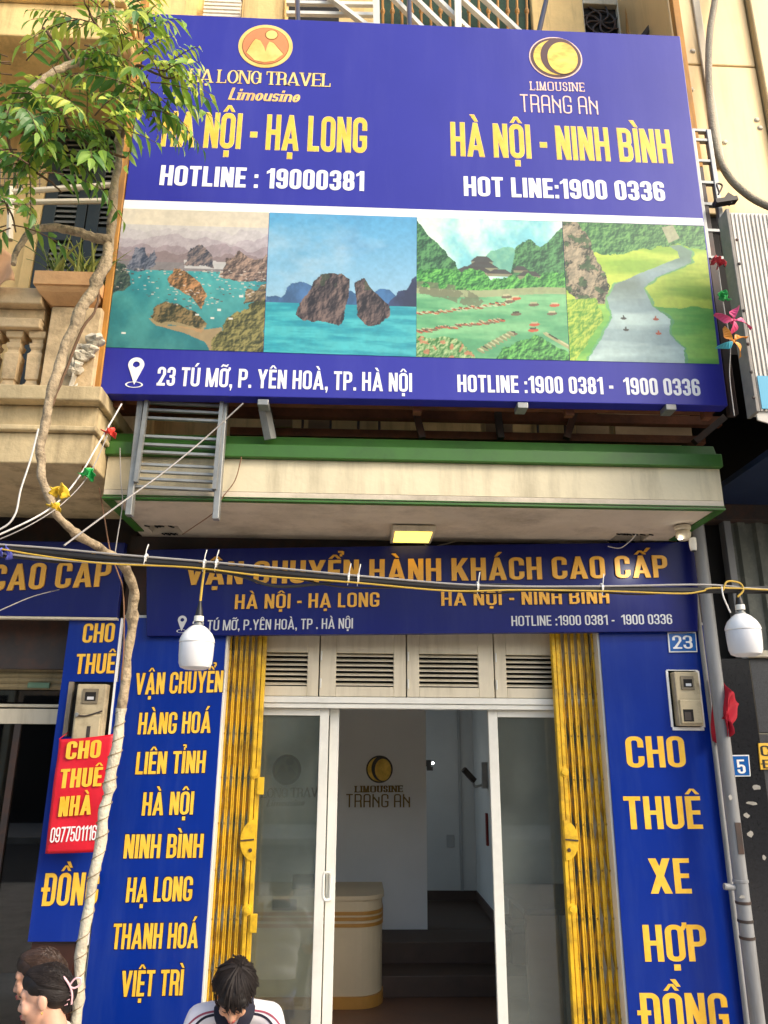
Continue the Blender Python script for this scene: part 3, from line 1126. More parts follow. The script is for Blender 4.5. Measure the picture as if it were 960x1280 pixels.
# ------------------------------------------------------------------ the row of low houses across the street, mirrored in the shop glass
opp = [(-30, -21, 5.4, (226, 210, 180)), (-20.9, -14.2, 4.6, (206, 218, 210)), (-14.1, -8.3, 5.2, (234, 224, 196)), (-8.2, -3.7, 4.4, (222, 190, 160)),
       (-3.6, 1.6, 5.6, (236, 234, 226)), (1.7, 6.2, 4.9, (236, 216, 166)), (6.3, 12.5, 5.3, (216, 206, 196)), (12.6, 18, 4.7, (232, 228, 220)), (18.1, 30, 5.4, (214, 206, 180))]
OPPY = -14.0
for i, (x0, x1, h, c) in enumerate(opp):
    w = ['ochre', 'pale green', 'cream', 'terracotta', 'off white', 'yellow', 'grey', 'light grey', 'sand'][i]
    b = thing('opposite_house', '%s plastered low house in the row across the street' % w, 'house', ((x0 + x1) / 2, OPPY, 0), 'houses across the street')
    mw_ = M('opposite wall %d' % i, S(*c), 0.85, 0.1, 2, dirt=S(110, 100, 80), damt=0.4, streak=True)
    q = MB(); q.box(x0, OPPY - 6, -0.16, x1, OPPY, h)
    q.build('wall', mw_, b)
    q = MB(); q.box(x0 + 0.15, OPPY + 0.0, 0.0, x1 - 0.15, OPPY + 0.05, 2.9)
    q.build('shopfront', m_dark, b)
    for k in range(1 if h > 5.15 else 0):
        nx = max(1, int((x1 - x0) / 2.2))
        for j in range(nx):
            cx = x0 + (j + .5) * (x1 - x0) / nx
            q = MB(); q.box(cx - .55, OPPY, 3.4 + k * 2.5, cx + .55, OPPY + 0.03, 4.7 + k * 2.5)
            q.build('window', m_dglass if k else m_dark, b)

# ------------------------------------------------------------------ shophouse number 23
HX0, HX1 = -1.47, 2.36                     # party lines
SOF = EYE + 1.307                          # soffit height
CY = -0.93                                 # canopy front
house = thing('shophouse', 'cream shophouse number 23 behind the big billboard, with green edged canopy and open glass doors', 'house', (0.44, 0, 0))
PY = -0.165
lxi, rxi = -0.803, 1.573                   # inner edges of the pilasters
q = MB(); q.box(HX0, PY, 0, lxi, 0.3, 2.62); q.build('pilaster', m_white, house, bevel=0.004)
q = MB(); q.box(rxi, PY, 0, HX1 - 0.02, 0.3, 2.62); q.build('pilaster', m_white, house, bevel=0.004)
q = MB(); q.box(HX0 - .03, -0.10, 2.622, HX1, 0.3, SOF); q.build('lintel', m_dsteel, house)
# upper front
q = MB()
q.box(HX0, 0.0, SOF + 0.5, HX1, 0.25, 4.1)
q.box(HX0, 0.0, 5.2, HX1, 0.25, 9.4)
q.box(HX0, 0.0, 4.1, -0.75, 0.25, 5.2); q.box(0.25, 0.0, 4.1, 0.8, 0.25, 5.2); q.box(1.8, 0.0, 4.1, HX1, 0.25, 5.2)
q.build('wall', m_cream, house)
q = MB(); q.box(HX0, 0.26, SOF, HX1, 7, 9.4); q.build('rear_block', m_cream, house)
# canopy: soffit slab with open holes, front beam, green band
cfl, cfr = at(129, 620, CY).x, at(906, 639, CY).x
cbl, cbr = cfl, cfr
zt = SOF
zb1 = at(500, 578, CY).z
zb2 = at(500, 545, CY).z
can = MB()
HOLES = [(atz(208, 664, SOF), 0.10), (atz(810, 655, SOF), 0.11)]
ys = [CY, -0.50, -0.30, -0.10]
hx = []
for hp, hw in HOLES:
    hx += [hp.x - hw, hp.x + hw]
xs = [cfl, hx[0], hx[1], hx[2], hx[3], cfr]
HY0, HY1 = HOLES[0][0].y - 0.13, HOLES[0][0].y + 0.05
for i in range(5):
    if i in (1, 3):
        can.box(xs[i], CY, zt, xs[i + 1], HY0, zt + 0.05)
        can.box(xs[i], HY1, zt, xs[i + 1], -0.1, zt + 0.05)
    else:
        can.box(xs[i], CY, zt, xs[i + 1], -0.1, zt + 0.05)
c_s = can.build('canopy_soffit', m_soffit, house)
q = MB(); q.box(cfl, CY, zt + 0.052, cfr, CY + 0.12, zb1); q.box(cfl, CY + 0.12, zt + 0.052, cfl + 0.1, -0.1, zb1); q.box(cfr - 0.1, CY + 0.12, zt + 0.052, cfr, -0.1, zb1)
q.build('canopy_beam', m_beige, house)
q = MB(); q.box(cfl + .11, -0.9 + .1, zt + .2, cfr - .11, -0.1, zt + .24); q.build('canopy_cavity', m_dark, house)
q = MB()
q.box(cfl - .01, CY - 0.035, zb1 + .001, cfr + .01, -0.05, zb1 + (zb2 - zb1) * .5)
q.hexa([(cfl - .01, CY + 0.02, zb1 + (zb2 - zb1) * .5), (cfr + .01, CY + 0.02, zb1 + (zb2 - zb1) * .5), (cfr + .01, CY + 0.05, zb2), (cfl - .01, CY + 0.05, zb2),
        (cfl - .01, -0.05, zb1 + (zb2 - zb1) * .5), (cfr + .01, -0.05, zb1 + (zb2 - zb1) * .5), (cfr + .01, -0.05, zb2), (cfl - .01, -0.05, zb2)])
q.build('green_band', m_green, house, bevel=0.006)
q = MB()
q.box(cfl - .004, CY - 0.008, zt - 0.005, cfr + .004, CY + 0.03, zt + 0.006)
q.box(cfl - .004, CY + .03, zt - 0.008, cfl + 0.05, -0.25, zt - .0005); q.box(cfr - 0.05, CY + .03, zt - 0.008, cfr + .004, -0.25, zt - .0005)
q.box(cfl - .004, CY + .03, zt - .0005, cfl - .0005, -0.25, zt + .022); q.box(cfr + .0005, CY + .03, zt - .0005, cfr + .004, -.25, zt + .022)
q.build('green_trim', m_green, house)
q = MB(); q.box(cfl, CY - 0.010, zt + 0.0125, cfr, CY - .001, zt + 0.0165); q.build('trim_line', m_green, house)
for hp, hw in HOLES:
    q = MB(); q.box(hp.x - hw - .03, HY0 - .03, zt + .0515, hp.x + hw + .03, HY1 + .03, zt + .056); q.build('hole_shade_plate', m_dark, house)  # added near-black plate, paints the shade inside the soffit hole
for hp, hw in HOLES:                                # torn plaster round the openings
    q = MB()
    rnd = random.Random(int(hp.x * 100))
    for k in range(16):
        a = rnd.uniform(-hw, hw); y = rnd.choice([HY0, HY1]); r = rnd.uniform(.008, .02)
        q.bar((hp.x + a - r, y, zt - .002), (hp.x + a + r, y + rnd.uniform(-.015, .015), zt - .01), .012, .006)
    q.build('torn_plaster', m_dark, house)

# transom of four louvred panels
TY = 0.0
tz0 = at(510, 872, TY).z
tz1 = 2.62
edges_px = [323, 399, 508, 618, 700]
lou_px = [(325, 384), (420, 492), (524, 598), (633, 694)]
for i in range(4):
    xa, xb = at(edges_px[i], 840, TY).x, at(edges_px[i + 1], 840, TY).x
    if i == 0: xa = lxi - .0 + .002
    if i == 3: xb = rxi - .002
    la, lb = at(lou_px[i][0], 840, TY).x, at(lou_px[i][1], 840, TY).x
    l0, l1 = at(510, 859, TY).z, at(510, 817, TY).z
    q = MB()
    q.box(xa + .004, TY, tz0 + .003, la, TY + .04, tz1); q.box(lb, TY, tz0 + .003, xb - .004, TY + .04, tz1)
    q.box(la, TY, tz0 + .003, lb, TY + .04, l0); q.box(la, TY, l1, lb, TY + .04, tz1)
    p = q.build('transom_panel', m_offw, house, bevel=0.004)
    q = MB()
    n = 7
    for k in range(n):
        z = l0 + (k + .35) * (l1 - l0) / n
        d = (l1 - l0) / n
        q.hexa([(la, TY + .004, z - d * .10), (lb, TY + .004, z - d * .10), (lb, TY + .004, z - d * .10 + .006), (la, TY + .004, z - d * .10 + .006),
                (la, TY + .036, z + d * .32), (lb, TY + .036, z + d * .32), (lb, TY + .036, z + d * .32 + .006), (la, TY + .036, z + d * .32 + .006)])
    q.build('louvre', m_offw, p)
    q = MB()
    for z in (l0 + .02, l1 - .02):
        q = MB(); q.tube([(xa + .012, TY - .005, z - .03), (xa + .012, TY - .005, z + .03)], .006); q.build('hinge', m_alu, p)
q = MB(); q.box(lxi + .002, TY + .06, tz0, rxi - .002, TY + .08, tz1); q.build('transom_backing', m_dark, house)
# door head rail
hz1, hz0 = tz0, at(510, 886, 0.0).z
q = MB(); q.box(lxi + .002, -0.012, hz0 + (hz1 - hz0) * .45, rxi - .002, 0.13, hz1); q.box(lxi + .002, 0.0, hz0, rxi - .002, 0.13, hz0 + (hz1 - hz0) * .42)
q.build('door_head', m_alu, house, bevel=0.003)


def sliding_door(xa, xb, y, ws_l, ws_r, handle=None, seed=0):
    zt_, zb_ = hz0 - .001, 0.02
    q = MB()
    q.box(xa, y, zb_, xa + ws_l, y + .035, zt_)
    q.box(xb - ws_r, y, zb_, xb, y + .035, zt_)
    q.box(xa + ws_l, y, zt_ - .045, xb - ws_r, y + .035, zt_)
    q.box(xa + ws_l, y, zb_, xb - ws_r, y + .035, zb_ + .09)
    d = q.build('sliding_door', m_alu, house, bevel=0.003)
    q = MB(); q.box(xa + ws_l, y + .014, zb_ + .09, xb - ws_r, y + .02, zt_ - .045)
    q.build('glass_pane', m_glass, d)
    if handle:
        hx_, z0, z1 = handle
        q = MB()
        rw = .021
        loop = [(hx_ - rw, y - .04, z0 + .02), (hx_ - rw, y - .04, z1 - .02), (hx_ - rw * .5, y - .04, z1), (hx_ + rw * .6, y - .036, z1), (hx_ + rw, y - .03, z1 - .015), (hx_ + rw, y - .03, z0 + .015), (hx_ + rw * .6, y - .036, z0), (hx_ - rw * .5, y - .04, z0), (hx_ - rw, y - .04, z0 + .02)]
        q.tube(spline(loop, 4), .0095, 8)
        for z in (z0 + .03, z1 - .03):
            q.tube([(hx_ + rw, y - .03, z), (hx_ + rw, y, z)], .008, 8)
        q.box(hx_ + .013, y - .008, z0 - .01, hx_ + .031, y - .0005, z1 + .01)
        q.build('handle', m_alu, d, smooth=True)
    return d


yA, yB = 0.045, 0.09
sAx0, sAx1 = at(400, 895, yA).x, at(411, 895, yA).x
sBx0, sBx1 = at(412.5, 895, yB).x, at(424, 895, yB).x
hA0, hA1 = at(408, 1125, yA).z, at(408, 1091, yA).z
sliding_door(lxi + .002, sAx1, yA, .05, sAx1 - sAx0)
sliding_door(lxi + .03, sBx1, yB, .05, sBx1 - sBx0, handle=(at(408.5, 1107, yB - .03).x, hA0, hA1))
sC0, sC1 = at(610, 890, yA).x, at(621.5, 890, yA).x
sliding_door(sC0, rxi - .002, yA, sC1 - sC0, .05)

# the room behind
BY = 2.3
bx1 = at(533, 1000, BY).x
CEIL = 2.75
q = MB(); q.box(-1.45, 0.30, -0.02, 2.34, 6.0, 0.004); q.build('shop_floor', m_intfloor, house)
q = MB(); q.box(-1.45, 0.30, CEIL, 2.34, 6.0, CEIL + .05); q.build('shop_ceiling', m_intwall, house)
q = MB(); q.box(-1.45, BY, 0.004, bx1, BY + .15, CEIL)
q.box(-1.46, 0.30, 0.004, -1.40, BY, CEIL)
q.build('shop_wall', m_intwall, house)
rwx = at(706, 1000, 1.2).x
q = MB(); q.box(2.20, 0.30, 0.004, 2.34, 3.0, CEIL); q.build('side_wall', m_intwall, house)
hallx = at(611, 1000, 2.6).x
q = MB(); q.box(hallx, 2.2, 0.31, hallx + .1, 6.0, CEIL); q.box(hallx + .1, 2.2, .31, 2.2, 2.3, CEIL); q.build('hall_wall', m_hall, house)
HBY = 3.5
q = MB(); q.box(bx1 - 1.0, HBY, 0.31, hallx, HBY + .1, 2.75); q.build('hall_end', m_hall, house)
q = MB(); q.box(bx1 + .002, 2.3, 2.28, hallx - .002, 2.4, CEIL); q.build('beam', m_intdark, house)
q = MB()
q.box(at(470, 1222, 1.5).x, 1.5, 0.004, 2.19, 1.85, 0.15)
q.box(at(470, 1222, 1.5).x, 1.85, 0.004, 2.19, 2.29, 0.30); q.box(bx1 + .005, 2.29, .004, 2.19, 6, .30)
q.build('steps', m_step, house, bevel=0.006)
q = MB(); q.box(bx1 + .01, HBY - .012, .31, hallx - .002, HBY - .001, .40); q.box(hallx - .012, 2.4, .31, hallx - .001, HBY - .013, .40)
q.build('skirting', m_step, house)
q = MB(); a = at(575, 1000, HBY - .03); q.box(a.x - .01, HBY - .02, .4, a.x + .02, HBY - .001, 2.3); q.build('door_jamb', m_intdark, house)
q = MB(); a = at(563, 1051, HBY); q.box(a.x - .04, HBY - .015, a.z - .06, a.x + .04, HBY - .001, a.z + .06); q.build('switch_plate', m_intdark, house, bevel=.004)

# under the billboard: second floor windows, beams and panels in the dark gap
q = MB(); q.box(-0.75, 0.12, 4.1, 0.25, 0.15, 5.2); q.build('upper_window', m_dglass, house); q = MB(); q.box(0.8, 0.12, 4.1, 1.8, 0.15, 5.2); q.build('upper_window', m_dglass, house)
q = MB()
for x in (-.6, -.4, -.2, 0.0, .15, .95, 1.1, 1.3, 1.5, 1.7):
    q.tube([(x, -.03, 4.0), (x, -.03, 5.3)], .01, 6)
q.build('window_grille', m_dsteel, house)

# roof balcony stair and rails seen above the billboard
UY = -0.55
q = MB()
for a, b in [((488, -6), (532, 40)), ((514, -6), (563, 42)), ((541, -6), (592, 44)), ((600, -6), (655, 46)), ((571, -6), (626, 44)), ((408, -6), (468, 40))]:
    q.bar(at(*a, UY), at(*b, UY), .045, .03)
for x in (470, 572):
    q.bar(at(x, -8, UY - .05), at(x + 1, 50, UY - .05), .05, .04)
for y, x0, x1 in ((4, 358, 468), (17, 358, 470), (30, 358, 470)):
    q.bar(at(x0, y, UY + .04), at(x1, y + 2, UY + .04), .03, .03, up=(0, 1, 0))
q.build('stair_railing', m_white, house)
q = MB()
for k in range(16):
    x = 478 + k * 12
    q.tube([at(x, -8, UY + .12), at(x + 1, 50, UY + .12)], .011, 6)
    q.lathe([(.001, -.05), (.016, -.02), (.02, 0), (.012, .03), (.001, .05)], at(x + .5, 14, UY + .12), 8)
q.build('picket_railing', m_ochre, house)
m_net = M('dark green shade net', S(34, 62, 44), 0.9, 0.4, 40, dirt=S(16, 26, 18), damt=.7, dscale=18)
q = MB(); a, b = at(470, 60, UY + .25), at(664, -20, UY + .25); q.box(a.x, UY + .25, a.z, b.x, UY + .27, b.z); q.build('shade_net', m_net, house)
q = MB(); a, b = at(358, 60, UY + .2), at(425, -20, UY + .2); q.box(a.x, UY + .2, a.z, b.x, UY + .22, b.z); q.build('dark_screen', m_dark, house)
q = MB(); a, b = at(668, 60, -.35), at(726, -20, -.35); q.box(a.x, -.35, a.z - .5, b.x, -.02, b.z); q.build('upper_pier', m_cream, house, bevel=.01); q = MB(); a2, b2 = at(300, 60, -.3), at(356, -20, -.3); q.box(a2.x, -.3, a2.z - .5, b2.x, -.02, b2.z)
q.build('upper_pier', m_cream, house, bevel=.01)
q = MB(); a, b = at(722, 44, -.02), at(777, 4, -.02)
q.box(a.x, -.06, a.z - .3, a.x + .06, -.002, b.z); q.box(b.x - .06, -.06, a.z - .3, b.x, -.002, b.z); q.box(a.x + .06, -.06, b.z - .07, b.x - .06, -.002, b.z)
q.build('upper_window_frame', m_offw, house, bevel=.006)
q = MB(); q.box(a.x + .06, -.012, a.z - .3, b.x - .06, -.003, b.z - .07); q.build('upper_window_pane', m_dark, house)
q = MB()
cx, cz = (a.x + b.x) / 2, at(750, 28, -.03).z
for k in range(8):
    th = k * math.pi / 4
    q.tube(spline([(cx, -.03, cz), (cx + .1 * math.cos(th), -.03, cz + .1 * math.sin(th)), (cx + .2 * math.cos(th + .5), -.03, cz + .2 * math.sin(th + .5))], 4), .01, 6)
q.tube([(cx + .13 * math.cos(t), -.03, cz + .13 * math.sin(t)) for t in np.linspace(0, 6.283, 20)], .01, 6)
q.build('ornamental_grille', m_dsteel, house)
q = MB(); a, b = at(254, 22, -.05), at(302, 1, -.05)
for k in range(5):
    z = a.z + (b.z - a.z) * k / 5
    q.box(a.x, -.07, z, b.x, -.03, z + (b.z - a.z) / 9)
q.build('vent_slats', m_white, house)
q = MB(); q.box(a.x, -.02, a.z - .1, b.x, -.003, b.z + .1); q.build('vent_dark', m_dark, house)
q = MB(); q.tube([at(785, -10, -.2), at(788, 60, -.2)], .03, 10); q.build('standpipe', m_ochre, house, smooth=True)

# ------------------------------------------------------------------ left neighbour
LX1 = HX0 - 0.02
BLY = -1.16
lb = at(113, 579, BLY)
SOL = at(60, 579, BLY).z
nb = thing('balcony_house', 'weathered tan house left of the billboard with baluster balcony and dark green shutters', 'house', (-3.2, 0, 0))


def zp(py, px=60):
    return at(px, py, BLY).z


bx = lb.x
q = MB()
q.box(-7, BLY, SOL, bx, -0.1, zp(541)); q.box(-7, BLY - .035, zp(541) + .001, bx + .02, -0.1, zp(534)); q.box(-7, BLY + .02, zp(534) + .001, bx - .005, -.1, zp(505))
q.box(-7, BLY - .06, zp(505) + .001, bx + .03, -.1, zp(487))
q.build('balcony_slab', m_tan, nb, bevel=.008)
q = MB(); q.box(-7, BLY - .02, zp(412), at(53, 400, BLY).x, BLY + .16, zp(400)); q.box(-7, BLY + .01, zp(400) + .001, at(53, 400, BLY).x, BLY + .14, zp(386)); q.box(-7, BLY - .05, zp(386) + .001, at(53, 400, BLY).x, BLY + .19, zp(366))
q.build('balcony_rail', m_tan2, nb, bevel=.008)
px0, px1 = at(57, 440, BLY).x, at(121, 440, BLY).x
q = MB(); q.box(px0, BLY - .01, zp(487), px1, BLY + .3, zp(384)); q.build('pedestal', m_tan2, nb, bevel=.006)


def baluster(x):
    q = MB()
    y = BLY + .06
    z0, z1 = zp(487) + .001, zp(413)
    H_ = z1 - z0
    prof = [(0.0, .060), (.05, .060), (.055, .052), (.11, .05), (.115, .043), (.18, .036), (.2, .045), (.62, .052), (.66, .04), (.70, .036), (.74, .046), (.80, .05), (.82, .036), (.88, .040), (.9, .055), (.95, .06), (1.0, .06)]
    for (a, r0), (b, r1) in zip(prof[:-1], prof[1:]):
        if b <= a: continue
        r0, r1 = r0 * .78, r1 * .78
        q.hexa([(x - r0, y - r0, z0 + a * H_), (x + r0, y - r0, z0 + a * H_), (x + r1, y - r1, z0 + b * H_), (x - r1, y - r1, z0 + b * H_),
                (x - r0, y + r0, z0 + a * H_), (x + r0, y + r0, z0 + a * H_), (x + r1, y + r1, z0 + b * H_), (x - r1, y + r1, z0 + b * H_)])
    q.build('baluster', m_tan2, nb)


step = at(40, 450, BLY).x - at(11, 450, BLY).x
bx0_ = at(40, 450, BLY).x
for k in range(9):
    baluster(bx0_ - k * step)
# back wall with shutters
WY = -0.35
q = MB(); q.box(-7, WY, SOL + .1, bx - .02, 3, 10.5); q.build('wall', m_cream, nb)
sx0, sx1 = at(50, 300, WY).x, at(152, 300, WY).x
sz0, sz1 = zp(487) - .2, at(90, 165, WY).z
q = MB(); q.box(sx0 - .08, WY - .05, sz0, sx0, WY - .001, sz1 + .08); q.box(sx0, WY - .05, sz1, sx1 + .05, WY - .001, sz1 + .08); q.build('shutter_surround', m_cream, nb, bevel=.008)
for k in range(2):
    xa = sx0 + k * (sx1 - sx0) * .55 + .004
    xb = sx0 + ((sx1 - sx0) * .55 if k == 0 else (sx1 - sx0)) - .004
    q = MB()
    q.box(xa, WY - .04, sz0, xa + .09, WY - .002, sz1); q.box(xb - .07, WY - .04, sz0, xb, WY - .002, sz1)
    zz = [sz0, sz0 + (sz1 - sz0) * .33, sz0 + (sz1 - sz0) * .66, sz1]
    for z in zz:
        q.box(xa + .09, WY - .04, max(sz0, z - .06), xb - .07, WY - .002, min(sz1, z + .06))
    q.box(xa + .09, WY - .012, sz0, xb - .07, WY - .004, sz1)
    s_ = q.build('window_shutter', m_dgreen, nb, bevel=.004)
    q = MB()
    for j in range(3):
        z = zz[j] + .09
        while z < zz[j + 1] - .09:
            q.hexa([(xa + .09, WY - .036, z), (xb - .07, WY - .036, z), (xb - .07, WY - .036, z + .008), (xa + .09, WY - .036, z + .008),
                    (xa + .09, WY - .014, z + .03), (xb - .07, WY - .014, z + .03), (xb - .07, WY - .014, z + .038), (xa + .09, WY - .014, z + .038)])
            z += .045
    q.build('slats', M('grey louvre slats', S(120, 118, 108), .5, .1), s_)
# upper cornice and balcony above
cz0, cz1 = at(60, 46, BLY).z, at(60, -40, BLY).z
cxr = at(150, 40, BLY).x
q = MB(); q.box(-7, BLY, cz0, cxr, WY, cz0 + .28); q.box(-7, BLY - .04, cz0 + .281, cxr + .02, WY, cz0 + .33); q.box(-7, BLY + .02, cz0 + .331, cxr, WY, cz1 + .6)
q.build('upper_balcony', m_cream, nb, bevel=.01)
q = MB(); q.box(-7, WY - .02, at(30, 145, WY).z, at(62, 110, WY).x, WY - .001, cz0 - .03); q.build('brown_tile_panel', M('brown wall tile', S(120, 88, 66), .4, .2, 20, dirt=S(70, 50, 40), damt=.4), nb)
q = MB(); a, b = at(126, 400, BLY + .1), at(150, 60, BLY + .1)
q.box(bx - .10, BLY + .15, zp(487) + .002, bx - .03, BLY + .25, cz0 - .002); q.build('corner_post', m_ochre, nb, bevel=.006)
# railings over the balcony
q = MB()
for py in (243, 253):
    q.tube([at(-40, py + 1, BLY + .1), at(143, py - 12 + (py - 243), BLY + .1)], .018, 8)
q.tube([at(14, 235, BLY + .1), at(12, 300, BLY + .1)], .02, 8)
q.build('rail_pipe', M('pale painted pipe', S(216, 204, 178), .5, .1, 6, dirt=S(120, 90, 60), damt=.5), nb, smooth=True)
q = MB()
for k in range(12):
    x = -10 + k * 5.5
    q.tube([at(x, 190, BLY + .14), at(x - 1, 243, BLY + .14)], .0025, 5)
for y in range(192, 244, 8):
    q.tube([at(-20, y, BLY + .14), at(52, y - 2, BLY + .14)], .0025, 5)
q.build('wire_mesh', m_dsteel, nb)
# ground floor
FLY = -0.25
lfl, lfr = -7, at(160, 720, FLY).x
lz1, lz0 = at(80, 676, FLY).z, at(80, 771, FLY).z
q = MB(); q.box(-7, 0.0, lz0 - .3, LX1, .3, SOL + .1); q.build('lintel_wall', m_dsteel, nb)
psx0, psx1 = at(87, 790, -.2).x, at(153, 790, -.2).x
q = MB(); q.box(psx0 + .01, -.185, 0, LX1 - .05, .3, lz0 - .31 + .3); q.build('pier', m_brownwall, nb)
SHY = 0.06
shz0, shz1 = at(40, 862, SHY).z, lz0 + .02
q = MB()
n = 12
x0, x1 = -7, psx0 + .005
for k in range(n):
    za, zb_ = shz0 + (shz1 - shz0) * k / n, shz0 + (shz1 - shz0) * (k + 1) / n
    d = zb_ - za
    q.hexa([(x0, SHY, za), (x1, SHY, za), (x1, SHY - .012, za + d * .45), (x0, SHY - .012, za + d * .45), (x0, SHY + .02, za), (x1, SHY + .02, za), (x1, SHY + .02, za + d * .45), (x0, SHY + .02, za + d * .45)])
    q.hexa([(x0, SHY - .012, za + d * .45), (x1, SHY - .012, za + d * .45), (x1, SHY, zb_ - .002), (x0, SHY, zb_ - .002), (x0, SHY + .02, za + d * .45), (x1, SHY + .02, za + d * .45), (x1, SHY + .02, zb_), (x0, SHY + .02, zb_)])
rs_ = q.build('roller_shutter', m_shutter, nb)
a = at(50, 857, SHY)
q = MB(); q.box(a.x - .07, SHY - .03, a.z - .018, a.x + .07, SHY - .002, a.z + .018); q.build('handle', M('green enamel handle', S(90, 120, 96), .3, .2), rs_, bevel=.006)
q = MB(); q.box(-7, .1, at(40, 905, .1).z, psx0 + .005, .16, at(40, 886, .1).z); q.box(-7, .115, at(40, 884, .1).z, psx0 + .005, .16, at(40, 880, .1).z); q.build('door_head', m_offw, nb, bevel=.004)
q = MB(); q.box(-7, .12, .05, psx0, .13, at(40, 905, .1).z); q.box(-7, .12, at(40, 878, .1).z, psx0, .13, shz0 + .1); q.build('glass_front', m_dglass, nb)
a = at(25, 1000, .1)
q = MB(); q.box(a.x - .1, .1, .05, a.x - .06, .118, at(40, 905, .1).z); q.build('mullion', m_dsteel, nb)
q = MB(); q.box(-7, 2.2, 0, LX1, 2.3, 3.0); q.box(-7, .2, 0, -6.9, 2.2, 3.); q.box(-7, .3, 2.7, LX1, 2.3, 2.8); q.build('inner_room', m_dark, nb)

# ------------------------------------------------------------------ right neighbour
RX0 = HX1 + 0.02
rn = thing('clad_house', 'house right of the billboard with cream metal clad upper wall and black granite pillar', 'house', (4.2, 0, 0))
RWY = -0.9
m_clad = M('cream metal cladding', S(214, 186, 136), 0.42, 0.06, 2, 0.12, 4, metal=0.25, dirt=S(170, 146, 100), damt=.35, streak=True)
xl = at(862, 200, RWY).x
zs = at(900, 82, RWY).z
xm = at(945, 80, RWY).x
q = MB()
q.box(xl, RWY, at(905, 268, RWY).z, xm - .004, 3, zs - .004); q.box(xl, RWY, zs + .004, xm - .004, 3, 11.5)
q.box(xm + .004, RWY - .05, at(905, 268, RWY).z, 7, 3, 11.5)
q.build('clad_wall', m_clad, rn, bevel=.01)
q = MB(); q.box(xl + .02, RWY + .03, 4.2, 6.9, 3.1, 11.4); q.build('clad_core', m_dark, rn)  # near-black core; below the cladding its colour stands in for the gap's shade
q = MB(); q.box(at(873, 60, RWY).x, RWY - .02, 5.6, at(882, 60, RWY).x, RWY - .001, 11); q.build('cladding_strip', M('dull clad strip', S(196, 184, 160), .5, .1), rn, bevel=.005)
q = MB()
for (px, py) in [(864, 112), (906, 178), (950, 160), (946, 150), (866, 64)]:
    q.lathe([(.001, -.012), (.014, -.01), (.022, 0)], at(px, py, RWY), 10, axis='y')
q.build('wall_plug', m_offw, rn, smooth=True)
# lower part
SR = 3.47
m_navyp = M('dark navy sheet', S(14, 34, 66), 0.5, 0.2, 3, dirt=S(20, 20, 24), damt=.5)
q = MB(); q.box(RX0 + .02, -1.42, SR, 7, 0.05, SR + .04); q.build('canopy_soffit', m_navyp, rn)
q = MB(); q.box(RX0 + .02, -.08, SR - .11, 7, .1, SR - .001); q.build('beam', m_dsteel, rn)
SY = 0.02
sz0_, sz1_ = at(940, 815, SY).z, SR - .111
sx0_ = at(914, 700, SY).x
q = MB()
x = sx0_
while x < 7:
    q.add([(x, SY, sz0_), (x + .05, SY, sz0_), (x + .065, SY - .03, sz0_), (x + .115, SY - .03, sz0_), (x + .13, SY, sz0_),
           (x, SY, sz1_), (x + .05, SY, sz1_), (x + .065, SY - .03, sz1_), (x + .115, SY - .03, sz1_), (x + .13, SY, sz1_)],
          [(k, k + 1, k + 6, k + 5) for k in range(4)])
    x += .13
q.build('corrugated_front', M('grey corrugated sheet', S(98, 102, 94), 0.5, 0.12, 5, dirt=S(190, 186, 170), damt=.25, dscale=9), rn)
q = MB(); q.box(RX0 + .01, .08, 2.2, 7, 3, 4.2); q.build('front_core', m_dark, rn)
q = MB(); q.box(sx0_ - .05, SY - .06, sz0_ - .05, sx0_, SY + .02, sz1_); q.build('steel_post', m_pvc, rn, bevel=.004)
q = MB(); q.box(at(936, 818, -.05).x, -.1, sz0_ - .045, 7, .05, sz0_ - .001); q.build('light_ledge', m_offw, rn, bevel=.004)
gx0, gx1 = at(886, 1000, -.04).x, at(947, 900, -.04).x
q = MB(); q.box(gx0 - .1, -.04, 0, gx1, .4, sz0_ - .05); q.build('granite_pillar', m_granite, rn, bevel=.004)
q = MB(); q.box(gx1 + .004, -.035, at(950, 915, -.04).z, 7, .4, sz0_ - .05); q.box(gx1 + .004, -.03, 0, 7, .4, at(950, 918, -.04).z); q.build('granite_facing', m_speck, rn)


# ------------------------------------------------------------------ the billboard
BBY = -1.115
bb = thing('billboard', 'huge blue billboard with four landscape photos and yellow and white lettering above the shopfront', 'billboard', (at(515, 300, BBY).x, BBY, 3.6))
tl, tr, br, bl = at(185, 16.5, BBY), at(850, 45, BBY), at(910, 507, BBY), at(124.5, 492, BBY)
q = MB(); q.slab([bl, br, tr, tl], BBY, BBY + .09)
q.build('panel', m_vinyl, bb, bevel=.004)
q = MB()
for f in (0.02, .25, .5, .75, .98):
    a, b = bl.lerp(br, f), tl.lerp(tr, f)
    q.bar((a.x, BBY + .125, a.z - .03), (b.x, BBY + .125, b.z + .05), .05, .05)
for f in (.02, .35, .68, .98):
    a, b = bl.lerp(tl, f), br.lerp(tr, f)
    q.bar((a.x, BBY + .18, a.z), (b.x, BBY + .18, b.z), .05, .05, up=(0, 1, 0))
q.build('steel_frame', m_rust, bb)
w = [at(155.5, 250, BBY), at(878, 273, BBY), at(880, 282, BBY), at(154, 261, BBY)]
q = MB(); q.slab([w[3], w[2], w[1], w[0]], BBY - .0012, BBY - .0002); q.build('white_stripe', m_wprint, bb)
PYB = BBY - .0025
picture('landscape_photo', pic_bay(), [(154.2, 260.5), (336.5, 265.5), (329, 440), (132.5, 434)], PYB, bb, KP, 'printed photo of a bay with many islands and boats')
picture('landscape_photo', pic_rocks(), [(337, 265.5), (521, 271.5), (520, 446), (329.5, 440)], PYB, bb, KP, 'printed photo of two rocks in turquoise sea')
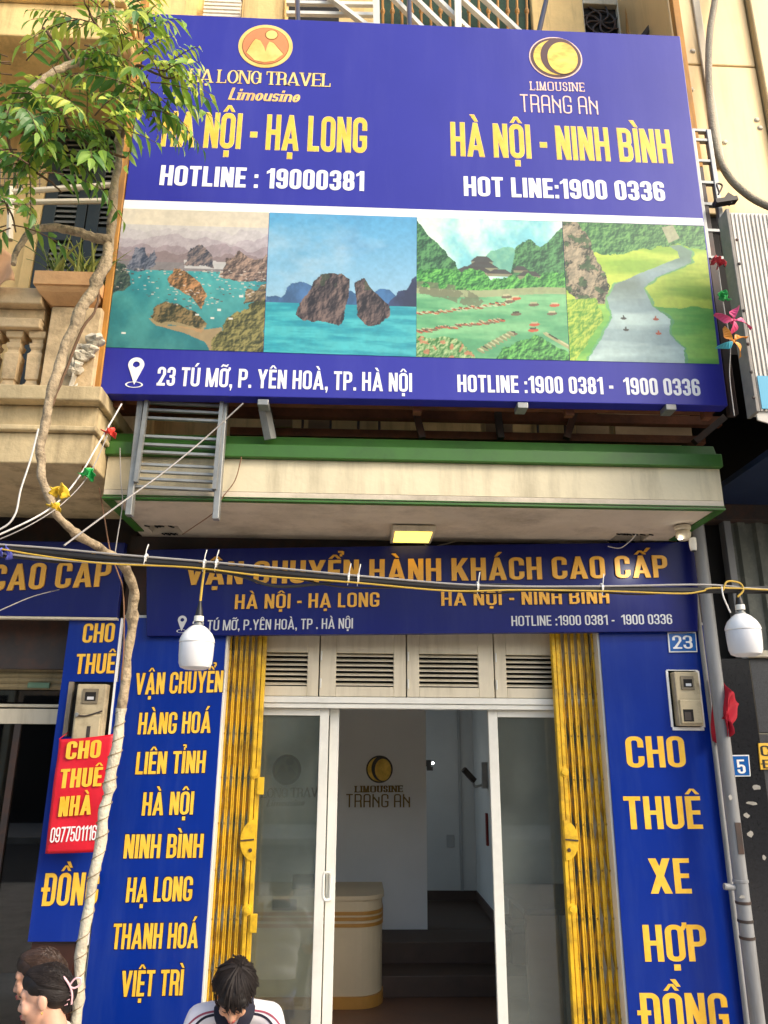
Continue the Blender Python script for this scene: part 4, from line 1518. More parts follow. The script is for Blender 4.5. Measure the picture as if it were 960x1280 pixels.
picture('landscape_photo', pic_pagoda() * np.array((.97, 1.1, .97)), [(521.3, 271.5), (702.5, 277), (712, 450.5), (520.3, 446)], PYB, bb, KP, 'printed photo of a pagoda and rowing boats under green hills')
picture('landscape_photo', pic_river() * np.array((.98, 1.07, .96)), [(703, 277), (879.5, 282.5), (899, 455), (712.5, 450.5)], PYB, bb, KP, 'printed photo of a river between yellow rice fields')


def L(*a, **k):
    return lettering(*a, **k)


B = BBY
L('HẠ LONG TRAVEL', (236, 102.5), (413, 108.8), 16.5, B, m_gold, bb, s=.15, t=.06, style='serif', gap=.05, outline=m_brown, oe=.02)
L('Limousine', (285, 124.6), (373, 128), 15, B, m_peach, bb, s=.15, t=.1, slant=.22, gap=.07, outline=m_gold, oe=.012)
L('HÀ NỘI - HẠ LONG', (201, 182.5), (458, 191), 43.5, B, m_yprint, bb, s=.155, t=.125, gap=.085, outline=m_gold, oe=.014)
L('HOTLINE : 19000381', (199, 231.5), (455, 239), 25, B, m_wprint, bb, s=.18, t=.16, gap=.07)
L('LIMOUSINE', (663, 113), (731, 114.8), 11, B, m_pink, bb, s=.13, t=.08, style='slab', gap=.2)
L('TRANG AN', (651, 140), (748, 143.5), 22, B, m_pink, bb, s=.085, t=.07, style='techno', gap=.13)
L('HÀ NỘI - NINH BÌNH', (564, 194.5), (841, 204), 41.5, B, m_yprint, bb, s=.155, t=.125, gap=.085, outline=m_gold, oe=.014)
L('HOT LINE:1900 0336', (580, 245), (832, 251.7), 24.5, B, m_wprint, bb, s=.18, t=.16, gap=.07)
L('23 TÚ MỠ, P. YÊN HOÀ, TP. HÀ NỘI', (195.5, 482), (515, 490), 23.5, B, m_wprint, bb, s=.16, t=.14, gap=.08)
L('HOTLINE :1900 0381 -  1900 0336', (572, 490), (876, 495), 21.5, B, m_wprint, bb, s=.17, t=.15, gap=.08)


def pin(px, py, wpx, hpx, Y, mat, back, parent):
    c = at(px, py, Y)
    rx = at(px + wpx / 2, py, Y).x - c.x
    bz = at(px, py + hpx, Y).z
    r = rx
    pts = []
    for i in range(25):
        a = math.radians(-28 + i * 236 / 24)
        pts.append((c.x + r * math.cos(a), c.z + r * math.sin(a)))
    pts.append((c.x, bz))
    # ring of wedges round the eye of the pin
    n = len(pts)
    V = [(p[0], p[1]) for p in pts] + [(c.x + .45 * r * math.cos(math.atan2(p[1] - c.z, p[0] - c.x)), c.z + .45 * r * math.sin(math.atan2(p[1] - c.z, p[0] - c.x))) for p in pts]
    T = [(i, (i + 1) % n, (i + 1) % n + n, i + n) for i in range(n)]
    flat_mesh('location_pin', V, T, lambda x, y: (x, y), Y - .004, Y - .0004, mat, parent)
    disc('pin_ring', (c.x, bz), r * 1.1, r * .42, Y - .003, Y - .0004, mat, parent, hole=.82, n=28)


pin(170.5, 456, 20, 25, B, m_wprint, m_vinyl, bb)


def moon_logo(px, py, rxpx, rypx, Y, parent, rim, dark, goldm, squash=1.0):
    c = at(px, py, Y)
    rx = at(px + rxpx, py, Y).x - c.x
    rz = at(px, py - rypx, Y).z - c.z
    cc = (c.x, c.z)
    if rim: disc('emblem_rim', cc, rx, rz, Y - .003, Y - .0004, rim, parent)
    disc('emblem_ring', cc, rx * .95, rz * .95, Y - .0045, Y - .0005, dark, parent)
    disc('emblem_crescent', (c.x - rx * .02, c.z), rx * .82, rz * .84, Y - .006, Y - .0006, goldm, parent)
    disc('emblem_shade', (c.x + rx * .15, c.z + rz * .05), rx * .72, rz * .88, Y - .0075, Y - .0007, dark, parent)
    disc('emblem_moon', (c.x + rx * .25, c.z - rz * .03), rx * .57, rz * .76, Y - .009, Y - .0008, goldm, parent)


moon_logo(694.5, 72.5, 33, 25.5, B, bb, m_pink, m_brown, M('bright gold print', S(240, 164, 56), .35, .2, 9, warm=S(255, 220, 96), stretch=(1, 1, 2)))


def bay_logo(px, py, rxpx, rypx, Y, parent, c1, c2, c3):
    c = at(px, py, Y)
    rx = at(px + rxpx, py, Y).x - c.x
    rz = at(px, py - rypx, Y).z - c.z
    disc('emblem_rim', (c.x, c.z), rx, rz, Y - .003, Y - .0004, c1, parent)
    disc('emblem_line', (c.x, c.z), rx * .86, rz * .86, Y - .004, Y - .0005, c3, parent)
    disc('emblem_field', (c.x, c.z), rx * .83, rz * .83, Y - .005, Y - .0006, c2, parent)
    disc('emblem_sun_line', (c.x + rx * .2, c.z + rz * .52), rx * .25, rz * .24, Y - .006, Y - .0007, c3, parent)
    disc('emblem_sun', (c.x + rx * .2, c.z + rz * .52), rx * .21, rz * .2, Y - .007, Y - .0008, c1, parent)
    hill = [(-.68, -.36), (-.5, .08), (-.38, .3), (-.2, .22), (-.05, -.06), (.02, -.28), (.06, .0), (.14, .2), (.3, .12), (.46, -.1), (.66, -.36), (.36, -.7), (0, -.78), (-.36, -.7)]
    disc('emblem_hills_line', None, 0, 0, Y - .006, Y - .0009, c3, parent, poly=[(c.x + rx * x * 1.04, c.z + rz * (y + .03)) for x, y in hill])
    disc('emblem_hills', None, 0, 0, Y - .0075, Y - .001, c1, parent, poly=[(c.x + rx * x, c.z + rz * y) for x, y in hill])


bay_logo(332, 58, 34, 26.5, B, bb, M('pale gold print', S(240, 190, 92), .35, .1, 6, warm=S(250, 214, 130)), M('orange gold print', S(226, 138, 84), .35, .12, 6), M('ochre line print', S(150, 96, 40), .4))

# struts from the top edge up to the upper floor
for i, (a, b) in enumerate([((373, 22), (371, -14)), ((512, 32), (511, -14)), ((672, 38), (686, -14))]):
    o = MB().tube([at(*a, BBY + .05) + Vector((0, 0, -.05)), at(*b, UY - .05)], .018, 8).build('stay_rod', M('dark blue rod', S(28, 34, 60), .4), None)
    tag(o, ['dark steel stay above the round gold bay emblem of the billboard', 'dark steel stay rising from the middle of the billboard top', 'dark steel stay leaning right, just left of the crescent emblem'][i], 'stay rod', 'stays holding the billboard top')
# brown post along the left edge, brown angle along the right edge, shorter brackets
o = MB().bar(at(119.5, 506, BBY + .01) - Vector((0, 0, .4)), at(184, -20, BBY + .01), .045, .045, up=(0, 1, 0)).build('steel_post', m_ochre, None, bevel=.004)
tag(o, 'ochre painted steel post along the left edge of the billboard', 'post')
rp = thing('steel_post', 'steel post along the right edge of the billboard, ochre above and dark below', 'post', tuple(at(916, 520, BBY + .1)))
f_ = (520 - 240) / 550
mid = at(916, 520, BBY + .1).lerp(at(838, -30, BBY + .1), f_)
MB().bar(mid, at(838, -30, BBY + .1), .05, .05, up=(0, 1, 0)).build('upper_section', m_ochre, rp, bevel=.004)
MB().bar(at(916, 520, BBY + .1), mid - Vector((0, 0, .002)), .05, .05, up=(0, 1, 0)).build('lower_section', m_dsteel, rp, bevel=.004)
o = MB()
o.bar(at(802, 48, UY), at(842, -6, UY), .035, .035); o.bar(at(826, 52, UY + .1), at(848, -6, UY + .1), .035, .035); o.bar(at(822, -6, UY), at(826, 50, UY), .025, .025)
tag(o.build('roof_bracket', m_dsteel, None), 'dark steel cross brackets behind the top right corner of the billboard', 'bracket')

# steel beams, bracket and panels in the gap under the billboard
gap = thing('support_frame', 'rusty steel frame in the dark gap under the billboard', 'frame', (.4, -1.0, 3.5))
q = MB()
GY = -.72
q.bar(at(130, 512, GY), at(900, 528, GY), .05, .06); q.bar(at(288, 540, GY), at(880, 551, GY), .04, .05)
q.build('rail', m_rust, gap)
q = MB()
for a, b in [((336, 512), (342, 548)), ((520, 515), (528, 548)), ((622, 515), (626, 548)), ((718, 516), (708, 548)), ((905, 522), (868, 553))]:
    q = MB(); q.bar(at(*a, GY - .05), at(*b, GY - .05), .04, .04); q.build('brace', m_dsteel, gap)
q = MB()
for (x0, x1, y0, y1) in [(340, 366, 520, 533), (385, 412, 514, 540), (608, 640, 520, 546), (722, 760, 520, 545), (770, 862, 518, 546)]:
    a, b = at(x0, y1, GY + .12), at(x1, y0, GY + .12)
    q = MB(); q.box(a.x, GY + .12, a.z, b.x, GY + .14, b.z)
    q.build('panel', M('pale brown board', S(186, 160, 124), .8, .15, 4, dirt=S(120, 96, 70), damt=.4), gap)
q = MB(); q.bar(at(329, 503, BBY + .1), at(338, 549, CY - .02), .05, .05)
q.build('end_bracket', m_steel, gap)
q = MB()
for px in (329, 653, 838):
    a = at(px, 503 + (px - 329) * .012, BBY); q.box(a.x - .03, BBY - .012, a.z - .02, a.x + .03, BBY + .08, a.z + .015); q.build('clip', m_steel, gap, bevel=.003); q = MB()

# ladder hanging under the billboard
lad = thing('ladder', 'grey steel ladder hanging in front of the canopy under the billboard', 'ladder', (at(220, 570, -1.0).x, -1.0, 3.2))
LY = -1.0
for a, b in [((179, 480), (161.5, 645)), ((282, 495), (270, 650))]:
    q = MB(); q.bar(at(*b, LY), at(*a, LY), .035, .05, up=(0, 1, 0)); q.build('rail', m_steel, lad, bevel=.004)
q = MB(); q.bar(at(170, 603, LY - .03), at(184, 500, LY - .03), .022, .03, up=(0, 1, 0)); q.build('sliding_section', m_steel, lad); q = MB(); q.bar(at(268, 612, LY - .03), at(278, 500, LY - .03), .022, .03, up=(0, 1, 0)); q.build('sliding_section', m_steel, lad)
for py in (503, 512, 522, 545, 555, 564.5, 580, 589, 598, 608):
    f = (py - 495) / 150
    xa, xb = 178 - f * 17, 281 - f * 11.5
    q = MB(); q.bar(at(xa, py, LY), at(xb, py + 5, LY), .016, .022, up=(0, 1, 0)); q.build('rung', m_steel, lad, bevel=.002)
lad2 = thing('ladder', 'grey steel ladder fixed upright at the right edge of the billboard', 'ladder', (at(890, 250, -1.0).x, -1.0, 5.0))
for a, b in [((864, 164), (885, 325)), ((884, 164), (909, 332))]:
    q = MB(); q.bar(at(*b, LY - .03), at(*a, LY - .03), .03, .04, up=(0, 1, 0)); q.build('rail', m_steel, lad2, bevel=.004)
for k, py in enumerate((164, 176, 202, 229, 256, 289, 323)):
    f = (py - 164) / 164
    q = MB(); q.bar(at(864 + 21 * f, py, LY - .03), at(884 + 25 * f, py + 1, LY - .03), .022, .03, up=(0, 1, 0)); q.build('rung', m_steel, lad2, bevel=.002)
o = MB(); o.bar(at(893, 254, -1.1), at(920, 250, -1.1), .05, .03); o.tube(spline([at(898, 243, -1.1), at(903, 232, -1.1), at(896, 230, -1.1), at(899, 240, -1.1)], 4), .006, 6); o.bar(at(906, 246, -1.1), at(916, 252, -1.1), .03, .06)
tag(o.build('pipe_clamp', m_dsteel, None), 'dark clamp and bent wire beside the right ladder', 'clamp')

# ------------------------------------------------------------------ fascia sign
FY = -0.23
fs = thing('fascia_sign', 'dark blue fascia sign with gold letters under the canopy of number 23', 'sign', (at(530, 740, FY).x, FY, 2.5))
q = MB(); q.slab([at(183, 795, FY), at(872.5, 789, FY), at(872.5, 677, FY), at(183, 687, FY)], FY, FY + .06)
q.build('panel', m_fblue, fs, bevel=.003)
L('VẬN CHUYỂN HÀNH KHÁCH CAO CẤP', (231, 731.5), (835, 722), 28.5, FY, m_goldm, fs, s=.165, t=.14, gap=.085, thick=.012)
L('HÀ NỘI - HẠ LONG', (293.5, 761.5), (474, 758.5), 18, FY, m_goldm, fs, s=.15, t=.13, gap=.1, thick=.01)
L('HÀ NỘI - NINH BÌNH', (551.5, 757.5), (761.5, 754.5), 17.5, FY, m_goldm, fs, s=.15, t=.13, gap=.1, thick=.01)
L('23 TÚ MỠ, P.YÊN HOÀ, TP . HÀ NỘI', (240, 788.5), (441, 785.5), 13, FY, m_dimw, fs, s=.13, t=.11, gap=.09)
L('HOTLINE :1900 0381 -  1900 0336', (639.5, 782.5), (840.5, 780), 12.5, FY, m_dimw, fs, s=.13, t=.11, gap=.09)
pin(228, 775, 11, 14, FY, m_dimw, m_fblue, fs)

# ------------------------------------------------------------------ signs on the two pilasters
SPY = -0.18
ls = thing('pilaster_sign', 'blue panel with eight yellow lines of destinations left of the gate', 'sign', (at(205, 1000, SPY).x, SPY, 0))
a, b, c, d = at(168, 797, SPY), at(286, 797, SPY), at(256, 1246, SPY), at(112, 1280, SPY)
q = MB(); q.box(HX0 + .01, SPY, .25, lxi - .012, SPY + .013, 2.60); q.build('panel', m_vblue, ls, bevel=.002)
for t_, pl, pr, h in [('VẬN CHUYỂN', (168, 868.5), (278, 865), 27), ('HÀNG HOÁ', (172, 918), (263, 916), 27), ('LIÊN TỈNH', (169, 968), (256, 966), 28), ('HÀ NỘI', (177, 1019.5), (241, 1018), 29),
                      ('NINH BÌNH', (154, 1073), (253, 1072), 30), ('HẠ LONG', (157, 1128), (239.6, 1126), 31), ('THANH HOÁ', (139.5, 1186.5), (247, 1185), 32), ('VIỆT TRÌ', (150, 1246), (228, 1244), 32.5)]:
    L(t_, pl, pr, h, SPY, m_yprint, ls, s=.17, t=.13, gap=.06, outline=m_navy, oe=.035)
rs = thing('pilaster_sign', 'blue panel with five yellow words and house number plate right of the gate', 'sign', (at(840, 1000, SPY).x, SPY, 0))
mfx0, mfx1, mfz0, mfz1 = at(837, 880, SPY).x, at(876, 880, SPY).x, at(860, 909, SPY).z, at(852, 838.5, SPY).z
x0, x1, zt_ = rxi + .012, HX1 - .03, 2.60
q = MB()
q.box(x0, SPY, .25, x1, SPY + .013, mfz0); q.box(x0, SPY, mfz1, x1, SPY + .013, zt_); q.box(x0, SPY, mfz0, mfx0, SPY + .013, mfz1); q.box(mfx1, SPY, mfz0, x1, SPY + .013, mfz1)
q.build('panel', m_vblue, rs)
for t_, pl, pr, h in [('CHO', (784, 959.5), (858, 959), 39), ('THUÊ', (782, 1036.5), (879, 1036), 41), ('XE', (813.5, 1117), (865, 1116.7), 44), ('HỢP', (806.5, 1202), (885.5, 1201.5), 46), ('ĐỒNG', (803, 1291), (913, 1291), 50)]:
    L(t_, pl, pr, h, SPY, m_yprint, rs, s=.165, t=.13, gap=.075)
q = MB()
for (xa, za, xb, zb_) in [(x1 + .001, .25, x1 + .014, zt_)]:
    q.box(xa, SPY - .006, za, xb, SPY + .013, zb_)
q.build('edge_trim', m_wprint, rs)
# number plate
np_ = thing('number_plate', 'blue enamel plate with white number 23 at the top of the right panel', 'number plate', (at(853, 803, SPY - .01).x, SPY, 2.4))
NPY = SPY - .012
q = MB(); q.slab([at(836.5, 815.5, NPY), at(872, 815, NPY), at(870, 790, NPY), at(834.5, 790.5, NPY)], NPY, NPY + .01); q.build('plate', m_wprint, np_, bevel=.002)
q = MB(); q.slab([at(838, 814, NPY), at(870.5, 813.7, NPY), at(868.7, 791.5, NPY), at(836, 792, NPY)], NPY - .002, NPY - .0003); q.build('enamel', m_plaque, np_)
L('23', (841.5, 811), (866, 810.8), 16.5, NPY - .002, m_wprint, np_, s=.13, t=.12, gap=.08, style='sans')

# meters
def meter(name, label, c_px, w, h, Y, mat=None, twowin=True):
    c = at(*c_px, Y)
    t = thing(name, label, 'electric meter', (c.x, Y, c.z))
    q = MB(); q.box(c.x - w / 2, Y - .07, c.z - h / 2, c.x + w / 2, Y, c.z + h / 2); q.box(c.x - w / 2 + .01, Y - .085, c.z - h * .46, c.x + w / 2 - .01, Y - .07, c.z - h * .02)
    q.build('case', mat or m_meter, t, bevel=.008)
    q = MB(); q.box(c.x - w * .28, Y - .078, c.z + h * .16, c.x + w * .26, Y - .0705, c.z + h * .42); q.build('window_frame', M('meter bezel', S(120, 110, 90), .5, .2, 20), t, bevel=.003)
    q = MB(); q.box(c.x - w * .18, Y - .08, c.z + h * .21, c.x + w * .18, Y - .0783, c.z + h * .36); q.build('dial', m_dark, t)
    q = MB(); q.box(c.x - w * .1, Y - .0812, c.z + h * .23, c.x + w * .12, Y - .0802, c.z + h * .28); q.build('number_wheel', m_dimw, t)
    if twowin:
        q = MB(); q.box(c.x - w * .34, Y - .0875, c.z - h * .42, c.x + w * .06, Y - .0853, c.z - h * .2); q.build('terminal_cover', m_dark, t)
        q = MB(); q.box(c.x - w * .3, Y - .0895, c.z - h * .40, c.x - w * .05, Y - .0877, c.z - h * .25); q.build('seal', m_dsteel, t)
    else:
        q = MB(); q.tube(spline([(c.x - w * .46, Y - .09, c.z - h * .02), (c.x - .02, Y - .092, c.z - h * .05), (c.x + w * .2, Y - .09, c.z - h * .01), (c.x + w * .46, Y - .08, c.z + h * .04)], 5), .005, 6); q.build('seal_wire', m_dsteel, t)
        q = MB(); q.lathe([(.001, -.1), (.012, -.098), (.014, -.086)], (c.x - w * .36, Y, c.z - h * .03), 10, axis='y'); q.build('screw', m_steel, t)
        q = MB(); q.box(c.x + w * .02, Y - .0875, c.z - h * .44, c.x + w * .14, Y - .0853, c.z - h * .22); q.build('slot', m_dsteel, t)
    return t


q = MB()
fw_ = .014
q.box(mfx0, SPY - .01, mfz0 - fw_ * 1.4, mfx1, SPY + .013, mfz0); q.box(mfx0, SPY - .01, mfz1, mfx1, SPY + .013, mfz1 + fw_ * .4)
q.box(mfx1 - fw_, SPY - .01, mfz0 + .0005, mfx1 + fw_ * .6, SPY + .013, mfz1 - .0005); q.box(mfx0 - fw_ * .5, SPY - .01, mfz0 + .0005, mfx0 + fw_ * .5, SPY + .013, mfz1 - .0005)
q.build('niche_frame', m_wprint, rs)
q = MB(); q.box(mfx0 + .008, PY - .0012, mfz0 + .001, mfx1 - .015, PY - .0002, mfz1 - .001); q.build('niche_back', m_dark, rs)
meter('electric_meter', 'grimy electric meter in the white framed niche below number plate 23', (855.5, 874), (mfx1 - mfx0) * .78, (mfz1 - mfz0) * .95, SPY + .012)

# ------------------------------------------------------------------ folding gates
def gate(label, xa, xb, lock_left, seed):
    t = thing('folding_gate', label, 'gate', ((xa + xb) / 2, -.06, 0))
    z0, z1 = .03, 2.58
    n = 6
    y0, y1 = -.085, -.045
    pitch = (xb - xa - .05) / (n - 1)
    xs = []
    for k in range(n):
        x = (xa + .05 + k * pitch) if lock_left else (xa + k * pitch)
        xs.append(x)
    if lock_left:                                       # leading double bar stands at the door side
        lead0, lead1 = xa, xa + .05
    else:
        lead0, lead1 = xb - .05, xb
    bw = pitch * .46
    rnd = random.Random(seed)
    for k in range(n):
        x = xs[k] + rnd.uniform(-.002, .002)
        q = MB()
        # channel section: web and two flanges
        q.box(x - bw / 2, y0 + .012, z0, x + bw / 2, y0 + .016, z1); q.box(x - bw / 2, y0, z0, x - bw / 2 + .004, y0 + .012, z1); q.box(x + bw / 2 - .004, y0, z0, x + bw / 2, y0 + .012, z1)
        q.box(x - bw / 2 + .004, y0 + .006, z0, x + bw / 2 - .004, y0 + .0118, z1)
        q.build('upright', m_ygate, t)
    q = MB(); q.box(lead0, y0 - .012, z0, lead0 + .022, y1, z1); q.box(lead0 + .027, y0 - .006, z0, lead1, y1, z1); q.build('lead_upright', m_ygate, t, bevel=.003)
    q = MB()
    per = .26
    for k in range(n - 1):
        z = z0 + .05
        while z < z1 - per:
            a, b = xs[k], xs[k + 1]
            for (u, v, yy) in ((a, b, .02), (b, a, .025)):
                q.bar((u, y0 + yy, z), (v, y0 + yy, z + per), .003, .014, up=(1, 0, 0))
            z += per
    q.build('lattice', m_ygate2, t)
    q = MB()
    for k in range(n):
        z = z0 + .05
        while z < z1:
            q.lathe([(.001, -.005), (.006, -.004), (.007, .004)], (xs[k], y0, z), 8, axis='y'); z += per
    q.build('rivet', m_ygate2, t)
    sgn = 1 if lock_left else -1
    cxl = lead0 if lock_left else lead1
    zc = at(716 if lock_left else 303, 1050, -.09).z
    pts = [(cxl + sgn * .008 + sgn * .085 * math.cos(a), zc + .115 * math.sin(a)) for a in np.linspace(-math.pi / 2, math.pi / 2, 16)]
    q = MB(); q.slab([(p[0], 0, p[1]) for p in pts], y0 - .018, y0 - .0125); q.build('lock_plate', m_ygate, t, bevel=.001)
    q = MB(); q.bar((cxl + sgn * .01, y0 - .02, zc + .005), (cxl + sgn * .09, y0 - .02, zc - .002), .006, .008); q.lathe([(.001, -.004), (.011, -.003), (.012, .006)], (cxl + sgn * .03, y0 - .02, zc - .055), 10, axis='y'); q.build('keyhole', m_dsteel, t)
    for py in ((965, 1136) if lock_left else (967, 1137)):
        z = at(710 if lock_left else 314, py, -.09).z
        q = MB(); q.lathe([(.001, -.014), (.018, -.012), (.02, -.004), (.03, -.003), (.031, .004)], (cxl + sgn * .03, y0 - .012, z), 16, axis='y'); q.build('boss', m_ygate, t, smooth=True)
        if not lock_left:
            q = MB(); q.box(cxl - .01, y0 - .018, z - .12, cxl + .032, y0 - .008, z - .02); q.build('hasp', m_ygate, t, bevel=.003)
    return t


gLx1 = at(328, 900, -.09).x
gRx0 = at(695, 900, -.09).x
gate('folded yellow scissor gate at the left side of the shop door, with two hasps', lxi + .004, gLx1, False, 1)
gate('folded yellow scissor gate at the right side of the shop door', gRx0, rxi - .004, True, 2)

# ------------------------------------------------------------------ lamp, holes and camera under the canopy
fl = thing('flood_lamp', 'lit square flood lamp on the canopy soffit', 'lamp', tuple(atz(516, 668, SOF)))
p = [atz(487, 680, SOF - .03), atz(538, 680.5, SOF - .03), atz(545, 657.5, SOF - .03), atz(491, 657, SOF - .03)]
cx = sum(v.x for v in p) / 4; cy = sum(v.y for v in p) / 4
hw, hd = .135, abs(p[0].y - p[2].y) / 2 * .74
q = MB(); q.box(cx - hw, cy - hd, SOF - .045, cx + hw, cy + hd, SOF - .009)
q.build('housing', m_offw, fl, bevel=.005)
m_lit = M('lit lamp panel', S(255, 226, 90), .5, .02, emit=(1.0, .66, .10), estr=1.35)
q = MB(); q.box(cx - hw * .86, cy - hd * .86, SOF - .047, cx + hw * .86, cy + hd * .70, SOF - .0452)
q.build('light_panel', m_lit, fl)
q = MB(); q.tube(spline([(cx + hw * .6, cy + hd + .002, SOF - .03), (cx + hw, cy + hd + .04, SOF - .05), (cx + hw + .09, cy + hd + .05, SOF - .03), (cx + hw + .18, cy + hd + .05, SOF - .006)], 5), .004, 6); q.build('cable', m_offw, fl)
# small lit spot by the camera that lights the right end of the fascia
cc = atz(853, 660, SOF - .02)
cctv = thing('security_camera', 'small white dome camera under the right end of the canopy', 'camera', tuple(cc))
q = MB(); q.lathe([(.05, .011), (.05, -.01), (.042, -.018), (.001, -.019)], cc, 20); q.build('base', m_offw, cctv, smooth=True)
q = MB(); q.lathe([(.001, -.085), (.03, -.078), (.046, -.055), (.048, -.035), (.038, -.0195), (.001, -.0193)], cc, 24); q.build('dome', m_offw, cctv, smooth=True)
q = MB(); q.lathe([(.001, -.15), (.018, -.148), (.022, -.12), (.022, -.07), (.001, -.068)], cc + Vector((.045, -.02, 0)), 16); q.build('lens_barrel', m_white, cctv, smooth=True)
q = MB(); q.lathe([(.001, -.158), (.013, -.156), (.014, -.1515), (.001, -.1512)], cc + Vector((.045, -.02, 0)), 14); q.build('lens', m_black, cctv)

q = MB(); q.lathe([(.001, -.0605), (.012, -.06), (.012, -.0585), (.001, -.058)], cc + Vector((-.035, -.03, -.02)), 12); q.build('led', M('lit white led', (1, .95, .85), .4, emit=(1, .94, .82), estr=10), cctv)
ld = bpy.data.lights.new('led_light', 'SPOT'); ld.energy = 4.5; ld.spot_size = RAD(120); ld.spot_blend = .9; ld.shadow_soft_size = .02; ld.color = (1, .95, .85)
lo = bpy.data.objects.new('led_light', ld); lo.location = cc + Vector((-.07, -.05, -.09)); lo.rotation_euler = Vector((.30, -.32, .55)).to_track_quat('Z', 'Y').to_euler(); COL.objects.link(lo)
lo.parent = cctv; lo.matrix_parent_inverse = Matrix.Translation(cctv.location).inverted()

# ------------------------------------------------------------------ inside the shop
LGY = BY - .002
em = thing('wall_emblem', 'golden crescent emblem with lettering on the white back wall, seen through the open door', 'emblem', tuple(at(473, 980, LGY)))
m_dgold = M('polished gold', S(190, 140, 40), .3, .25, 9, metal=.4, warm=S(230, 190, 80))
moon_logo(474.3, 961.5, 17.6, 18, LGY, em, None, M('dark bronze', S(40, 32, 22), .3, .1), m_dgold)
m_dgl = M('dull gold letters', S(120, 96, 40), .4, .2, 9, metal=.3)
L('LIMOUSINE', (443.5, 990.5), (503.5, 990), 8.2, LGY, m_dgl, em, s=.2, t=.1, style='slab', gap=.1, thick=.012)
L('TRANG AN', (432.5, 1009), (512.5, 1009), 16.5, LGY, m_dgl, em, s=.1, t=.08, style='techno', gap=.12, thick=.012)
em2 = thing('wall_emblem', 'dull bronze bay emblem with lettering on the back wall behind the left glass', 'emblem', tuple(at(358, 980, LGY)))
m_bz = M('dull bronze', S(104, 92, 60), .4, .15, 8, metal=.3)
bay_logo(358.5, 962, 18, 19, LGY, em2, m_bz, M('pale bronze', S(140, 128, 96), .5, .1), M('bronze line', S(60, 52, 36), .5))
L('HẠ LONG TRAVEL', (305, 997.5), (412, 996), 12, LGY, m_bz, em2, s=.15, t=.07, style='serif', gap=.05, thick=.01)
L('Limousine', (333, 1008), (380, 1007), 8.5, LGY, m_bz, em2, s=.16, t=.1, slant=.22, gap=.07, thick=.01)
# counter with a rounded end
ct = thing('reception_counter', 'white reception counter with orange bands and rounded end inside the shop', 'counter', (at(440, 1180, 1.25).x - .5, 1.4, 0))
cxr = at(479, 1150, 1.25).x
ctz = at(440, 1120, 1.25).z


def counter_shape(z0, z1, grow_):
    y0, y1 = 1.25 - grow_, 1.85
    r = .2
    pts = [(-1.2, y0)] + [(cxr + grow_ - r + r * math.sin(a), y0 + r - r * math.cos(a)) for a in np.linspace(0, math.pi / 2, 8)] + [(cxr + grow_, y1), (-1.2, y1)]
    n = len(pts)
    q = MB()
    q.add([(x, y, z0) for x, y in pts] + [(x, y, z1) for x, y in pts], [tuple(range(n - 1, -1, -1)), tuple(range(n, 2 * n))] + [(i, (i + 1) % n, (i + 1) % n + n, i + n) for i in range(n)])
    return q


counter_shape(.085, ctz - .03, 0).build('body', m_wood, ct)
counter_shape(ctz - .029, ctz, .012).build('top', m_wood, ct)
counter_shape(.006, .084, .01).build('plinth', m_wood2, ct)
for py in (1142, 1149, 1157):
    z = at(440, py, 1.25).z
    counter_shape(z - .012, z + .012, .006).build('band', m_wood2, ct)
for i, (x0, x1, y0, y1) in enumerate([(365, 393, 1093, 1115), (340, 371, 1124, 1138)]):
    yy = 1.55 if i == 0 else 1.235
    a, b = at(x0, y1, yy), at(x1, y0, yy)
    if i == 0:
        t = thing('monitor', 'dark computer monitor standing on the reception counter', 'monitor', ((a.x + b.x) / 2, yy, ctz))
        q = MB(); q.box(a.x, yy, a.z, b.x, yy + .03, b.z); q.build('screen', m_black, t, bevel=.004)
        q = MB(); q.box((a.x + b.x) / 2 - .015, yy + .03, ctz, (a.x + b.x) / 2 + .015, yy + .05, b.z - .05); q.box((a.x + b.x) / 2 - .08, yy - .03, ctz + .0005, (a.x + b.x) / 2 + .08, yy + .09, ctz + .012); q.build('stand', m_black, t)
    else:
        q = MB(); q.box(a.x, yy, a.z, b.x, yy + .008, b.z)
        tag(q.build('notice_board', m_black, None), 'dark notice on the front of the reception counter', 'notice')
# hall lamp (lit), camera, red strip
hl = at(541, 954, 2.9)
ZL = hl.z
t = thing('hall_lamp', 'small lit lamp on the hallway wall inside the shop', 'lamp', tuple(hl))
q = MB(); q.lathe([(.001, -.013), (.010, -.008), (.013, 0), (.010, .008), (.001, .013)], hl, 14); q.build('bulb', M('lit hall bulb', (1, 1, 1), .4, emit=(1, .98, .92), estr=8), t, smooth=True)
q = MB(); q.box(bx1 + .002, hl.y - .02, hl.z - .03, hl.x - .021, hl.y + .02, hl.z + .03); q.bar((hl.x - .03, hl.y, hl.z - .07), (hl.x - .03, hl.y, hl.z - .03), .06, .02); q.build('bracket', m_dark, t)
ld = bpy.data.lights.new('hall_lamp_light', 'POINT'); ld.energy = 0.22; ld.shadow_soft_size = .05; ld.color = (1, .97, .9)
lo = bpy.data.objects.new('hall_lamp_light', ld); lo.location = hl + Vector((.06, -.06, -.02)); COL.objects.link(lo); lo.parent = t; lo.matrix_parent_inverse = Matrix.Translation(t.location).inverted()
c = at(590, 972, 2.6)
t = thing('wall_camera', 'grey bullet camera on the hallway wall inside the shop', 'camera', tuple(c))
q = MB(); q.bar(c + Vector((-.09, -.06, .08)), c + Vector((.02, -.02, -.03)), .05, .05); q.build('body', m_dsteel, t, bevel=.008)
